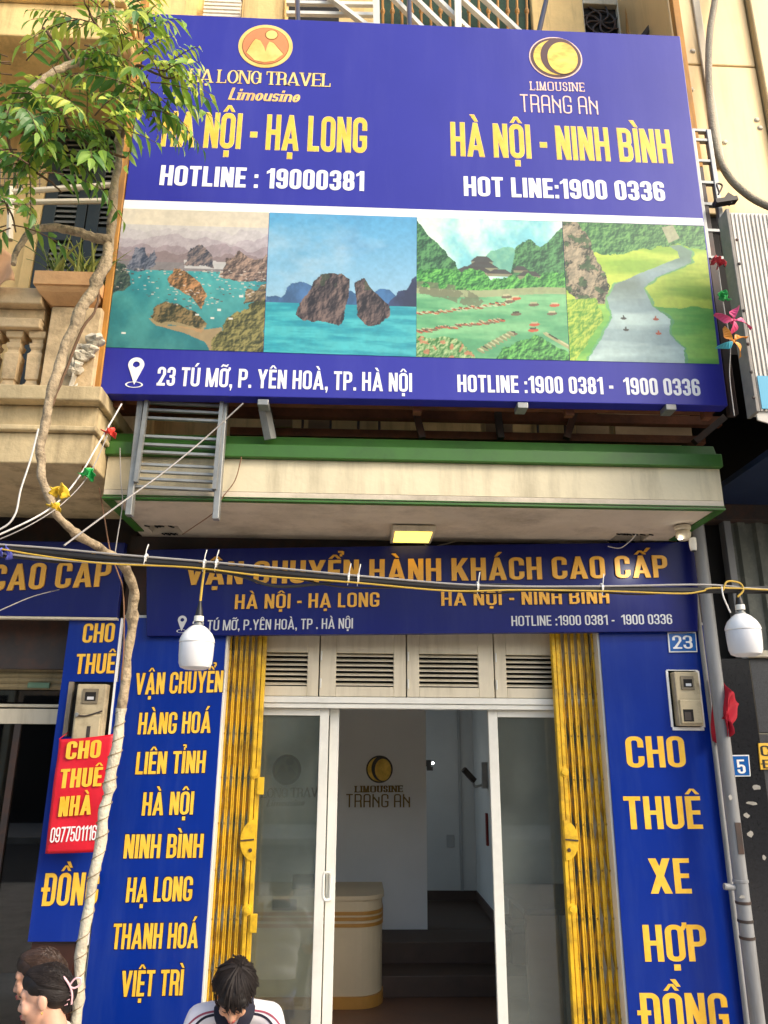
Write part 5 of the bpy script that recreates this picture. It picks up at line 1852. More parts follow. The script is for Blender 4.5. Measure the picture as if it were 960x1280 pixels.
q = MB(); q.tube(spline([c + Vector((.01, 0, -.03)), c + Vector((.03, .02, -.08)), c + Vector((.1, .05, -.07))], 4), .012, 8); q.box(c.x + .1, c.y + .02, c.z - .1, hallx - .002, c.y + .08, c.z + .14); q.build('mount', m_intdark, t)
a, b = at(606, 1065, 2.25), at(609.5, 1022, 2.25)
q = MB(); q.box(hallx - .02, 2.66, a.z, hallx - .002, 2.72, b.z); tag(q.build('red_notice', M('faded red paper', S(120, 40, 36), .8), None), 'narrow red notice on the right hallway wall', 'notice')
# desk and chair behind the right glass
dk = thing('desk', 'dark topped desk with pale front behind the right glass door', 'desk', (1.6, .8, 0))
dz = .80
q = MB(); q.box(1.16, .50, dz - .04, 2.19, 1.45, dz); q.build('top', M('dark desk top', S(46, 44, 42), .35, .1, 4), dk, bevel=.006)
q = MB(); q.box(1.42, .54, .005, 2.18, .56, dz - .041); q.box(1.42, .561, .005, 1.44, 1.4, dz - .041); q.build('front_panel', M('pale desk front', S(176, 170, 158), .5, .05), dk)
q = MB(); q.box(1.18, .54, .005, 1.40, .60, dz - .041); q.build('side_panel', M('brown desk side', S(120, 100, 84), .5, .08), dk)
ch = thing('office_chair', 'black office chair behind the desk in the right glass', 'chair', (1.25, 1.7, 0))
q = MB(); c = at(664, 1158, 1.7); q.box(c.x - .17, 1.7, c.z - .28, c.x + .15, 1.76, c.z + .2); q.build('backrest', m_black, ch, bevel=.025)
q = MB(); q.box(c.x - .2, 1.45, .44, c.x + .2, 1.9, .5); q.build('seat', m_black, ch, bevel=.02)
q = MB(); q.tube([(c.x, 1.68, .06), (c.x, 1.68, .44)], .025); q.bar((c.x, 1.79, .47), (c.x, 1.79, c.z - .1), .05, .02)
for k in range(5):
    th = k * 2 * math.pi / 5
    q.bar((c.x, 1.68, .07), (c.x + .26 * math.cos(th), 1.68 + .26 * math.sin(th), .03), .03, .03)
q.build('base', m_black, ch)
pp = at(668, 1150, 1.0)
q = MB()
q.bar((at(636, 1174, 1.0)), (at(662, 1156, 1.0)), .012, .05, up=(0, 1, 0)); q.bar(at(636, 1176, .98), at(655, 1168, .98), .012, .06, up=(0, 1, 0))

# ------------------------------------------------------------------ signs of the left neighbour
lf = thing('fascia_sign', 'dark blue fascia sign with large gold letters above the left roller shutter', 'sign', (-2.4, FLY, 2.4))
a = at(160, 771, FLY)
q = MB(); q.box(-7, FLY, at(80, 771, FLY).z, LX1, FLY + .05, at(80, 677, FLY).z); q.build('panel', m_fblue, lf, bevel=.003)
q = MB(); q.box(-7, FLY - .004, at(80, 774, FLY).z, LX1, FLY + .05, at(80, 771.3, FLY).z); q.build('bottom_trim', m_offw, lf)
L('CAO CẤP', (-14, 739.5), (137, 733), 33, FLY, m_goldm, lf, s=.165, t=.14, gap=.085, thick=.012)
L('VẬN CHUYỂN HÀNH KHÁCH', (-500, 763), (-40, 741), 33, FLY, m_goldm, lf, s=.165, t=.14, gap=.085, thick=.012)
NSY = -.21
ns = thing('pilaster_sign', 'narrow blue panel with yellow words behind the red banner on the left pier', 'sign', (at(100, 1000, NSY).x, NSY, 0))
nx0 = at(87, 775, NSY).x
nx1 = at(151, 775, NSY).x
nz0, nz1 = at(80, 1177, NSY).z, at(80, 772, NSY).z
wz0, wz1 = at(100, 921, NSY).z, at(100, 852, NSY).z
wx0, wx1 = at(82, 885, NSY).x, at(143, 885, NSY).x
q = MB()
q.box(nx0, NSY, nz0, nx1, NSY + .02, wz0); q.box(nx0, NSY, wz1, nx1, NSY + .02, nz1); q.box(nx0, NSY, wz0, wx0, NSY + .02, wz1); q.box(wx1, NSY, wz0, nx1, NSY + .02, wz1)
q.build('panel', m_vblue, ns)
q = MB(); q.box(wx0 + .001, NSY + .0185, wz0 + .001, wx1 - .001, NSY + .0205, wz1 - .001); q.build('niche_back', m_dark, ns)
q = MB(); q.box(wx0 + .003, NSY - .006, wz0 + .002, wx0 + .03, NSY + .018, wz1 - .002); q.build('niche_edge', M('grey brown edge', S(130, 120, 104), .7, .2, 10), ns)
q = MB(); q.box(nx1 + .001, NSY - .004, nz0 - .02, nx1 + .014, NSY + .02, nz1); q.build('edge_trim', m_wprint, ns)
L('CHO', (102.5, 803.5), (142, 802.5), 24, NSY, m_yprint, ns, s=.17, t=.13, gap=.07, outline=m_navy, oe=.03)
L('THUÊ', (93.5, 842.5), (142.8, 841.5), 25, NSY, m_yprint, ns, s=.17, t=.13, gap=.07, outline=m_navy, oe=.03)
L('ĐỒNG', (52, 1132.5), (121, 1131), 41, NSY, m_yprint, ns, s=.165, t=.13, gap=.07, outline=m_navy, oe=.02)
meter('electric_meter', 'beige electric meter with a seal wire above the red banner', (116, 892), (wx1 - wx0) * .6, (wz1 - wz0) * 1.05, NSY + .018 - .02, twowin=False)
# red rental banner: hung by its corners, slightly rippled cloth
RBY = -.33
rb = thing('rental_banner', 'red cloth banner with yellow words and a white phone number on the left pier', 'banner', tuple(at(98, 920, RBY)))
c4 = [at(74, 924, RBY), at(141.5, 917.5, RBY), at(123.5, 1065, RBY), at(56, 1067.5, RBY)]
n, m = 16, 30
V, F = [], []
for j in range(m + 1):
    for i in range(n + 1):
        u, v = i / n, j / m
        p = c4[0].lerp(c4[1], u).lerp(c4[3].lerp(c4[2], u), v)
        V.append((p.x, RBY + .0035 * math.sin(u * 5 + v * 9) + .003 * math.sin(v * 14 - u * 4) + .0025, p.z - .006 * math.sin(u * math.pi) * (1 - v)))
for j in range(m):
    for i in range(n):
        F.append((j * (n + 1) + i, (j + 1) * (n + 1) + i, (j + 1) * (n + 1) + i + 1, j * (n + 1) + i + 1))
q = MB(); q.add(V, F); o = q.build('cloth', m_red, rb, smooth=True)
sm = o.modifiers.new('thickness', 'SOLIDIFY'); sm.thickness = .002; sm.offset = 1
RLY = RBY - .0055
L('CHO', (81.5, 949.5), (125, 947), 22.5, RLY, m_yprint, rb, s=.2, t=.15, gap=.07, thick=.001)
L('THUÊ', (73.5, 985.5), (126.5, 982.5), 24, RLY, m_yprint, rb, s=.2, t=.15, gap=.07, thick=.001)
L('NHÀ', (72.5, 1021), (113.5, 1018), 25, RLY, m_yprint, rb, s=.2, t=.15, gap=.07, thick=.001)
L('0977501116', (62, 1053.5), (119.5, 1050), 19, RLY, m_wprint, rb, s=.13, t=.11, gap=.06, thick=.001)
q = MB(); q.tube([c4[0], c4[0] + Vector((.01, .1, .04))], .003, 6); q.tube([c4[1], c4[1] + Vector((-.01, .1, .04))], .003, 6); q.build('tie_string', m_red, rb)

# ------------------------------------------------------------------ right neighbour's things
RSY = -1.42
rsn = thing('ribbed_sign_box', 'grey ribbed light box sign with a blue band at the right edge of the picture', 'sign', (at(940, 400, RSY).x, RSY, 3.6))
f0 = [at(944, 513, RSY), at(1100, 500, RSY), at(1060, 262, RSY), at(912, 264, RSY)]
xL, xR = at(928, 388, RSY).x, 5.2
zB, zT = f0[0].z, f0[3].z
m_rib = M('grey ribbed panel', S(204, 200, 192), .45, .08, 6, dirt=S(120, 112, 100), damt=.5, streak=True)
q = MB()
x = xL + .02
q.box(xL + .01, RSY + .012, zB, xR, RSY + .08, zT)
while x < xR:
    q.box(x, RSY + .002, zB + .002, x + .012, RSY + .013, zT - .01); x += .024
q.build('ribbed_face', m_rib, rsn)
q = MB(); q.box(xL - .012, RSY - .01, zB - .01, xL + .008, RSY + .09, zT + .01); q.build('side_plate', M('shaded weathered side', S(120, 116, 110), .6, .2, 8, dirt=S(180, 170, 156), damt=.4), rsn, bevel=.003)  # darker than the ribbed face: the side's shade is put into the colour
q = MB(); a = at(946, 470, RSY); q.box(a.x, RSY - .004, zB + .01, xR, RSY - .0005, a.z); q.build('blue_band', M('sky blue band', S(40, 150, 186), .4, .06, 4), rsn)
q = MB()
for k in range(9):
    x = xL + k * .07
    q.hexa([(x, RSY + .01, zB - .05 - .02 * (k % 2)), (x + .069, RSY + .012, zB - .05 - .02 * ((k + 1) % 2)), (x + .069, RSY + .015, zB - .0005), (x, RSY + .015, zB - .0005),
            (x, RSY + .02, zB - .05 - .02 * (k % 2)), (x + .069, RSY + .022, zB - .05 - .02 * ((k + 1) % 2)), (x + .069, RSY + .025, zB - .0005), (x, RSY + .025, zB - .0005)])
q.build('torn_flap', M('dirty plastic flap', S(170, 166, 158), .5, .15, 6), rsn)
q = MB()
for (px, py) in [(912, 300), (915, 330), (921, 388), (926, 430), (930, 465), (933, 497)]:
    q.lathe([(.001, -.008), (.008, -.006), (.01, 0)], at(px + 9, py, RSY - .011) + Vector((.0, 0, 0)), 8, axis='y')
q.build('bolt', m_dsteel, rsn)
# downpipe
DY = -.33
dp = thing('downpipe', 'grey plastic downpipe beside the right blue panel', 'pipe', (at(905, 900, DY).x, DY, 0))
a = at(911, 980, DY)
q = MB(); q.tube([(a.x, DY, .02), (a.x, DY, 2.0), (a.x, DY, SOF + .3)], .04, 18); q.build('pipe', m_pvc, dp, smooth=True)
for py in (1101, 1128, 1151, 1172):
    z = at(930, py, DY).z
    q = MB(); q.lathe([(.0405, -.008), (.0435, -.006), (.0435, .006), (.0405, .008)], (a.x, DY, z), 20); q.build('collar', m_pvc if py < 1110 else m_dsteel, dp, smooth=True)
z = at(920, 1048, DY).z
q = MB(); q.box(a.x - .012, DY - .043, z - .08, a.x + .022, DY - .038, z + .09); q.build('peeling_tape', m_dsteel, dp)
z = at(930, 1114, DY).z
q = MB(); q.tube([(a.x - .041, DY, z + .02), (a.x - .10, DY, z + .025)], .018, 10); q.build('side_branch', m_pvc, dp, smooth=True)
a2 = at(880, 830, -.2)
o = MB().tube([(a2.x + .005, -.2, .02), (a2.x + .005, -.2, 2.0), (a2.x - .005, -.2, SOF - .03)], .016, 10).build('conduit', m_pvc, None, smooth=True)
tag(o, 'thin grey conduit between the blue panel and the downpipe', 'conduit')
# red cloth tied on the pipe
m_rcl = M('dark red cloth', S(170, 16, 40), .8, .15, 8)


def cloth_patch(name, pts, mat, parent=None, wav=.02, seed=0, n=8):
    rnd = random.Random(seed)
    tl_, tr_, br_, bl_ = [Vector(p) for p in pts]
    V, F = [], []
    for j in range(n + 1):
        for i in range(n + 1):
            u, v = i / n, j / n
            p = tl_.lerp(tr_, u).lerp(bl_.lerp(br_, u), v)
            p += Vector((wav * .3 * math.sin(7 * v + seed), wav * math.sin(6 * u + 4 * v + seed), wav * .4 * math.sin(5 * u + seed * 2)))
            V.append(p)
    for j in range(n):
        for i in range(n):
            F.append((j * (n + 1) + i, (j + 1) * (n + 1) + i, (j + 1) * (n + 1) + i + 1, j * (n + 1) + i + 1))
    q = MB(); q.add(V, F)
    o = q.build(name, mat, parent, smooth=True)
    s_ = o.modifiers.new('thickness', 'SOLIDIFY'); s_.thickness = .002
    return o


t = thing('red_flag', 'crumpled dark red cloth hanging behind the grey downpipe', 'flag', tuple(at(905, 880, -.28)))
cloth_patch('cloth', [at(905, 852, -.36), at(912, 866, -.4), at(914, 918, -.38), at(905, 922, -.36)], m_rcl, t, .03, 1)
cloth_patch('cloth', [at(911, 862, -.4), at(924, 878, -.36), at(914, 906, -.37), at(904, 898, -.39)], m_rcl, t, .02, 3)
cloth_patch('cloth', [at(888, 846, -.24), at(896, 850, -.25), at(903, 935, -.24), at(892, 925, -.24)], m_rcl, t, .02, 5)
# plates on the granite
GYP = -.05
np2 = thing('number_plate', 'blue enamel number plate with a white digit 5, half hidden by the downpipe', 'number plate', tuple(at(926, 957, GYP)))
q = MB(); q.slab([at(903, 971, GYP), at(938.5, 970.5, GYP), at(936.5, 943.5, GYP), at(901, 944, GYP)], GYP, GYP + .009); q.build('plate', m_wprint, np2, bevel=.002)
q = MB(); q.slab([at(904.5, 969.5, GYP), at(937, 969.2, GYP), at(935, 945, GYP), at(902.5, 945.4, GYP)], GYP - .002, GYP - .0003); q.build('enamel', m_plaque, np2)
L('5', (922.5, 967), (932.5, 966.8), 17.5, GYP - .002, m_wprint, np2, s=.15, t=.13)
o = thing('yellow_sign', 'small yellow sign with black letters on the granite at the right edge', 'sign', tuple(at(958, 945, GYP)))
q = MB(); q.slab([at(951, 962, GYP), at(1010, 960, GYP), at(1007, 928, GYP), at(948, 929, GYP)], GYP, GYP + .01); q.build('plate', m_yprint, o, bevel=.002)
L('CHO', (951.5, 945), (990, 945), 13, GYP, m_black, o, s=.13, t=.12, gap=.08)
L('ĐỒ', (954, 960.5), (980, 960.5), 11, GYP, m_black, o, s=.13, t=.12, gap=.08)
m_paper = M('torn paper', S(158, 155, 148), .8, .25, 30)
for i, (px, py, w_, h_, rr__) in enumerate([(945, 984, 16, 8, 7), (940, 1004, 18, 5, 4), (933, 1019, 9, 7, 2), (938, 1043, 9, 9, 5), (955, 1072, 6, 7, 6), (913, 997, 6, 9, 9), (928, 1121, 8, 5, 3)]):
    y_ = -.0412 if px not in (913, 928) else DY - .0425
    rnd = random.Random(rr__)
    c = at(px, py, y_); k = .0047
    pts = [(c.x + k * w_ / 2 * math.cos(a) * rnd.uniform(.6, 1.1), c.z + k * h_ / 2 * math.sin(a) * rnd.uniform(.6, 1.1)) for a in np.linspace(0, 5.6, 9)]
    o = disc('torn_sticker', None, 0, 0, y_ - .001, y_ - .0002, m_paper, None, poly=pts)
    tag(o, ['largest torn white paper scrap just below number plate 5', 'long thin torn paper strip on the black granite', 'small torn paper scrap under the thin strip beside the pipe', 'folded torn paper scrap level with the peeling pipe tape',
            'lone white paper scrap far right on the speckled granite', 'white sticker remains on the downpipe below number plate 5', 'small white sticker on the downpipe beside its branch'][i], 'paper scrap', 'torn paper scraps on the right pillar')
# hose on the clad wall
o = MB().tube(spline([at(900, -40, -1.0), at(893, 5, -1.0), at(887, 45, -1.0), at(886, 100, -1.0), at(890, 155, -1.0), at(898, 195, -1.0), at(912, 222, -1.0), at(930, 240, -1.0), at(950, 253, -1.0), at(985, 268, -1.02)], 8), .024, 12)
o = o.build('corrugated_hose', M('grey beige hose', S(160, 150, 130), .7, .2, 10, bump=.6, bscale=90, dirt=S(110, 100, 84), damt=.5), None, smooth=True)
tag(o, 'thick grey hose curving down the cream clad wall', 'hose')


# ------------------------------------------------------------------ the tree with its winding trunk
def leaf_mat(name, col):
    m = bpy.data.materials.new(name)
    m.use_nodes = True
    nt = m.node_tree
    b = nt.nodes['Principled BSDF']
    b.inputs['Roughness'].default_value = .42
    tc = nt.nodes.new('ShaderNodeTexCoord')
    nz = nt.nodes.new('ShaderNodeTexNoise'); nz.inputs['Scale'].default_value = 9; nz.inputs['Detail'].default_value = 4
    nt.links.new(tc.outputs['Object'], nz.inputs['Vector'])
    mx = nt.nodes.new('ShaderNodeMix'); mx.data_type = 'RGBA'
    mx.inputs['A'].default_value = (*[c * .7 for c in col], 1); mx.inputs['B'].default_value = (*[min(.9, c * 1.35) for c in col], 1)
    nt.links.new(nz.outputs['Fac'], mx.inputs['Factor'])
    nt.links.new(mx.outputs['Result'], b.inputs['Base Color'])
    tr = nt.nodes.new('ShaderNodeBsdfTranslucent')
    tr.inputs[0].default_value = (*[min(.9, c * 1.6) for c in col], 1)
    ms = nt.nodes.new('ShaderNodeMixShader'); ms.inputs[0].default_value = .28
    out = nt.nodes['Material Output']
    nt.links.new(b.outputs[0], ms.inputs[1]); nt.links.new(tr.outputs[0], ms.inputs[2]); nt.links.new(ms.outputs[0], out.inputs[0])
    return m


m_leaf = [leaf_mat('fresh leaf', S(176, 186, 74)), leaf_mat('mid leaf', S(128, 160, 60)), leaf_mat('dark leaf', S(76, 116, 48)), leaf_mat('yellowing leaf', S(186, 176, 60))]
m_bark = M('pale mottled bark', S(166, 148, 120), .9, .28, 12, .9, 34, dirt=S(74, 62, 46), damt=.9, dscale=15)
m_bark2 = M('grey bark', S(126, 116, 100), .9, .25, 12, .5, 50, dirt=S(70, 62, 50), damt=.6, dscale=9)
m_twig = M('dark twig', S(96, 72, 50), .8, .2, 10)
m_wrap = M('white wrapping cord', S(206, 198, 176), .8, .12, 14, .5, 70, dirt=S(120, 108, 84), damt=.5, dscale=6)

TRUNK = [(91, 1330, -.75), (95, 1280, -.75), (99, 1220, -.75), (106, 1158, -.75), (119, 1090, -.75), (129, 1026, -.75), (136, 984, -.75), (144, 942, -.76), (151, 895, -.77), (157, 845, -.78), (163, 795, -.8), (167, 755, -.85), (164, 725, -.95),
         (150, 702, -1.1), (128, 687, -1.3), (100, 670, -1.5), (78, 652, -1.62), (62, 625, -1.68), (52, 590, -1.7), (51, 560, -1.7), (58, 520, -1.7), (67, 480, -1.7), (80, 440, -1.7), (96, 400, -1.7),
         (114, 365, -1.7), (128, 338, -1.7), (136, 310, -1.68), (140, 270, -1.68), (145, 220, -1.68), (150, 180, -1.7), (152, 110, -1.7), (146, 60, -1.7), (140, 10, -1.7), (136, -60, -1.7)]
tree = thing('tree', 'slender leafy street tree with a winding trunk at the left', 'tree', (at(93, 1330, -.75).x, -.75, 0))
tp = [at(*p) for p in TRUNK]
tp[0] = Vector((tp[1].x - .04, -.75, 0.0))
rad = [.026, .024, .023, .023, .024, .024, .025, .025, .025, .025, .026, .027, .027, .024, .021, .020, .019, .019, .020, .020, .020, .022, .025, .027, .028, .028, .026, .022, .020, .019, .019, .018, .017, .016]
sub = 5
pts = spline(tp, sub)
rr2 = [rad[min(i // sub, len(rad) - 1)] * (1 - (i % sub) / sub) + rad[min(i // sub + 1, len(rad) - 1)] * (i % sub) / sub for i in range(len(pts))]
rr2 = [r * (1 + .09 * math.sin(i * 1.7) + .07 * math.sin(i * .61) + (.28 if i % 23 == 7 else 0)) for i, r in enumerate(rr2)]
pts = [p + Vector((.004 * math.sin(i * .9), .004 * math.cos(i * 1.1), 0)) for i, p in enumerate(pts)]
q = MB(); q.tube(pts, rr2, 12); q.build('trunk', m_bark, tree, smooth=True)
# wrapping on the lower trunk
wp = pts[1:8 * sub + 2]
q = MB(); q.tube(wp, [rr2[i + 1] * 1.12 + .001 * math.sin(i * 1.3) for i in range(len(wp))], 14)
o = q.build('wrapping', m_wrap, tree, smooth=True)
hp = []
for i in range(len(wp) * 6 - 6):
    a = wp[i // 6].lerp(wp[i // 6 + 1], (i % 6) / 6)
    th = i * .55 + .5 * math.sin(i * .05)
    hp.append(a + Vector((math.cos(th) * (rr2[i // 6 + 1] * 1.12 + .002), math.sin(th) * (rr2[i // 6 + 1] * 1.12 + .002), 0)))
q = MB(); q.tube(hp, .0028, 5); q.build('binding_string', M('dull binding string', S(142, 126, 98), .9, .2, 20), o)
BR = [([(140, 300, -1.68), (118, 297, -1.7), (90, 288, -1.72), (62, 284, -1.75), (42, 288, -1.8), (26, 304, -1.85), (16, 330, -1.9)], .028, .012),
      ([(153, 112, -1.7), (135, 82, -1.75), (112, 76, -1.8), (92, 80, -1.85), (68, 90, -1.9), (40, 112, -1.95), (10, 142, -2.0), (-20, 165, -2.0)], .024, .014),
      ([(92, 80, -1.85), (78, 62, -1.85), (64, 46, -1.88), (55, 36, -1.88)], .010, .009),
      ([(150, 180, -1.7), (156, 150, -1.75), (152, 120, -1.8)], .012, .008),
      ([(60, 100, -1.9), (72, 120, -1.95), (78, 145, -2.0), (92, 165, -2.0), (120, 185, -2.0), (158, 197, -1.95)], .009, .006),
      ([(152, 110, -1.7), (172, 82, -1.8), (190, 90, -1.9), (212, 98, -1.95), (226, 92, -2.0)], .010, .003),
      ([(172, 84, -1.8), (180, 120, -1.9), (186, 150, -1.95)], .007, .003), ([(146, 60, -1.7), (120, 30, -1.8), (105, 0, -1.85)], .010, .004),
      ([(20, 136, -1.98), (10, 170, -2.0), (22, 200, -2.05), (60, 225, -2.05), (78, 240, -2.05)], .009, .004), ([(-20, 240, -1.9), (8, 255, -1.95), (20, 290, -2.0)], .008, .003),
      ([(78, 145, -2.0), (60, 160, -2.0), (38, 172, -2.05)], .007, .003), ([(58, 520, -1.7), (80, 470, -1.66), (104, 410, -1.64), (120, 385, -1.6), (124, 340, -1.58)], .008, .006)]
for b_, r0, r1 in BR:
    p = spline([at(*c) for c in b_], 5)
    p = [v + Vector((random.uniform(-.004, .004), 0, random.uniform(-.004, .004))) for v in p]
    n = len(p)
    MB().tube(p, [r0 + (r1 - r0) * i / (n - 1) for i in range(n)], 9).build('branch', m_bark if r0 > .02 else m_twig, tree, smooth=True)

lf_ = MB()


def leaflet(c, d, nrm, ln, wd, mi, curl):
    """a pointed leaf, folded along its midrib and curling down"""
    s = d.cross(nrm).normalized()
    prof = [(0, 0), (.18, .55), (.42, 1.0), (.7, .72), (1.0, 0.0)]
    L_, R_, Mid = [], [], []
    for t, w_ in prof:
        p = c + d * (ln * t) - nrm * (curl * ln * t * t)
        Mid.append(p)
        L_.append(p + s * (wd * w_) + nrm * (wd * w_ * .35)); R_.append(p - s * (wd * w_) + nrm * (wd * w_ * .35))
    V = [Mid[0], Mid[1], Mid[2], Mid[3], Mid[4], L_[1], L_[2], L_[3], R_[1], R_[2], R_[3]]
    F = [(0, 1, 5), (1, 2, 6, 5), (2, 3, 7, 6), (3, 4, 7), (0, 8, 1), (1, 8, 9, 2), (2, 9, 10, 3), (3, 10, 4)]
    lf_.add(V, F, mi)


twigs = MB()


def sprig(base, d, ln, npair, rnd, dark):
    d = d.normalized()
    up = Vector((0, 0, 1))
    side = d.cross(up)
    side = side.normalized() if side.length > .1 else Vector((1, 0, 0))
    side = (side + Vector((rnd.uniform(-.3, .3), rnd.uniform(-.5, .5), rnd.uniform(-.3, .3)))).normalized()
    P = []
    for k in range(npair + 2):
        t = k / (npair + 1)
        P.append(base + d * (ln * t) - up * (ln * .38 * t * t))
    twigs.tube(P, [.0035 - .0022 * k / (npair + 1) for k in range(npair + 2)], 5)
    for k in range(1, npair + 2):
        t = k / (npair + 1)
        tan = (P[k] - P[k - 1]).normalized()
        nn = side.cross(tan).normalized()
        if nn.z < 0: nn = -nn
        size = ln * (.30 if npair > 5 else .36) * (1 - .35 * abs(t - .5)) * rnd.uniform(.85, 1.15)
        for sg in ((-1, 1) if k <= npair else (0,)):
            dd = (tan * (.62 if sg else 1) + side * sg * .85 + Vector((rnd.uniform(-.15, .15), rnd.uniform(-.15, .15), rnd.uniform(-.25, .05)))).normalized()
            dd = (dd - up * .35).normalized()
            r = rnd.random()
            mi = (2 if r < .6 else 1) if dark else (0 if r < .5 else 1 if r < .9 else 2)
            if rnd.random() < .018: mi = 3
            leaflet(P[k], dd, (nn + Vector((rnd.uniform(-.3, .3), rnd.uniform(-.3, .3), 0))).normalized(), size, size * .20, mi, rnd.uniform(.15, .5))


rnd = random.Random(12)
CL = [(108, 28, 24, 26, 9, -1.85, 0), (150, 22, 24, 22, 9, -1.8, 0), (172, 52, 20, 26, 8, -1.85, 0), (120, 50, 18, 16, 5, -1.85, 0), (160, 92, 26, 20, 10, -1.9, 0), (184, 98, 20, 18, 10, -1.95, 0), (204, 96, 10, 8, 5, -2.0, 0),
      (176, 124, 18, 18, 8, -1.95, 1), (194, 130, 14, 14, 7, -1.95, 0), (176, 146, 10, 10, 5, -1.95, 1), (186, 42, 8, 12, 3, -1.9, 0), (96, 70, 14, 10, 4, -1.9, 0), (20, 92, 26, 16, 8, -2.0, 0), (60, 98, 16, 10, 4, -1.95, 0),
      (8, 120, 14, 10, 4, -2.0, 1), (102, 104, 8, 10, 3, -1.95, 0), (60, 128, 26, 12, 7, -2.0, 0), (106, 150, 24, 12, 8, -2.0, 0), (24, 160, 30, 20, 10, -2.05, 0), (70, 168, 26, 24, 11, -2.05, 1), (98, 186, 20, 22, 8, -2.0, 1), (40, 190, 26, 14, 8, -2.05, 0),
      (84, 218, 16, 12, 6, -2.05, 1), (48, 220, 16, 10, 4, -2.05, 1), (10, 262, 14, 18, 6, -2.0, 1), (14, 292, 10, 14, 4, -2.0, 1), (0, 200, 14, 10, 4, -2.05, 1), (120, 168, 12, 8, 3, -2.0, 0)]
for (cx, cy, rx, ry, n, y, dark) in CL:
    for k in range(max(2, int(n * .86))):
        a = rnd.uniform(0, 6.283); r = rnd.random() ** .5
        px, py = cx + rx * r * math.cos(a), cy + ry * r * math.sin(a)
        base = at(px, py - 10, y + rnd.uniform(-.18, .18))
        d = Vector((math.cos(a) * .8 + rnd.uniform(-.3, .3), rnd.uniform(-.8, .3), rnd.uniform(-.5, .25)))
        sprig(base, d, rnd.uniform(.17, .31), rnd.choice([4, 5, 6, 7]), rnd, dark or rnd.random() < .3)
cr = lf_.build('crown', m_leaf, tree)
twigs.build('twigs', m_twig, cr)

# ------------------------------------------------------------------ planter and plants on the balcony
pl = thing('planter_trough', 'orange beige trough planter on the balcony pedestal', 'planter', (at(90, 370, BLY).x, BLY, zp(384)))
x0, x1 = at(51, 360, BLY).x, at(127, 360, BLY).x
za, zb_, zc = zp(383.5) + .001, zp(367), zp(351)
q = MB()
q.box(x0, BLY - .1, zb_, x1, BLY + .3, zc)
for k in range(5):
    f0_, f1_ = k / 5, (k + 1) / 5
    r0, r1 = .075 * (1 - math.sin(f0_ * 1.57)), .075 * (1 - math.sin(f1_ * 1.57))
    zA, zB_ = za + (zb_ - za) * f0_, za + (zb_ - za) * f1_
    q.hexa([(x0 + r0 + .01, BLY - .09 + r0, zA), (x1 - r0 - .01, BLY - .09 + r0, zA), (x1 - r1 - .01, BLY - .09 + r1, zB_), (x0 + r1 + .01, BLY - .09 + r1, zB_),
            (x0 + r0 + .01, BLY + .3, zA), (x1 - r0 - .01, BLY + .3, zA), (x1 - r1 - .01, BLY + .3, zB_), (x0 + r1 + .01, BLY + .3, zB_)])
q.build('trough', M('orange beige planter', S(216, 168, 116), .8, .15, 6, .2, 30, dirt=S(120, 84, 56), damt=.6), pl)
q = MB(); q.box(x0 + .02, BLY - .08, zc - .01, x1 - .02, BLY + .28, zc + .004); q.build('soil', m_brownwall, pl)
m_aloe = leaf_mat('pale spiky leaf', S(164, 168, 92)); m_aloe2 = leaf_mat('green spiky leaf', S(104, 128, 66))


def spiky(name, label, cx, n, seed, spread):
    rnd = random.Random(seed)
    t = thing(name, label, 'plant', (cx, BLY + .05, zc), 'spiky plants in the balcony trough')
    q = MB()
    for k in range(n):
        a = rnd.uniform(0, 6.283)
        b = Vector((cx + rnd.uniform(-spread, spread), BLY + .05 + rnd.uniform(-.08, .1), zc))
        ln = rnd.uniform(.16, .32)
        out = Vector((math.cos(a), math.sin(a) * .7 - .2, 0)) * rnd.uniform(.25, 1.0)
        w_ = rnd.uniform(.006, .013)
        s_ = Vector((-math.sin(a), math.cos(a), 0))
        V = []
        for i in range(7):
            f = i / 6
            p = b + out * (ln * f * (.5 + .5 * f)) + Vector((0, 0, ln * (f - .42 * f * f * out.length)))
            ww = w_ * (1 - f ** 1.6) + .0006
            V += [p - s_ * ww, p + s_ * ww + Vector((0, 0, .002)), p + Vector((0, 0, -ww * .6))]
        F = []
        for i in range(6):
            for j in range(3):
                F.append((i * 3 + j, i * 3 + (j + 1) % 3, i * 3 + 3 + (j + 1) % 3, i * 3 + 3 + j))
        q.add(V, F, 0 if rnd.random() < .6 else 1)
    q.build('leaves', [m_aloe, m_aloe2], t)


spiky('spiky_plant', 'larger clump of pale spiky leaves at the left half of the balcony trough', x0 + .14, 46, 3, .1)
spiky('spiky_plant', 'smaller clump of pale spiky leaves at the right half of the balcony trough', x1 - .09, 34, 5, .07)
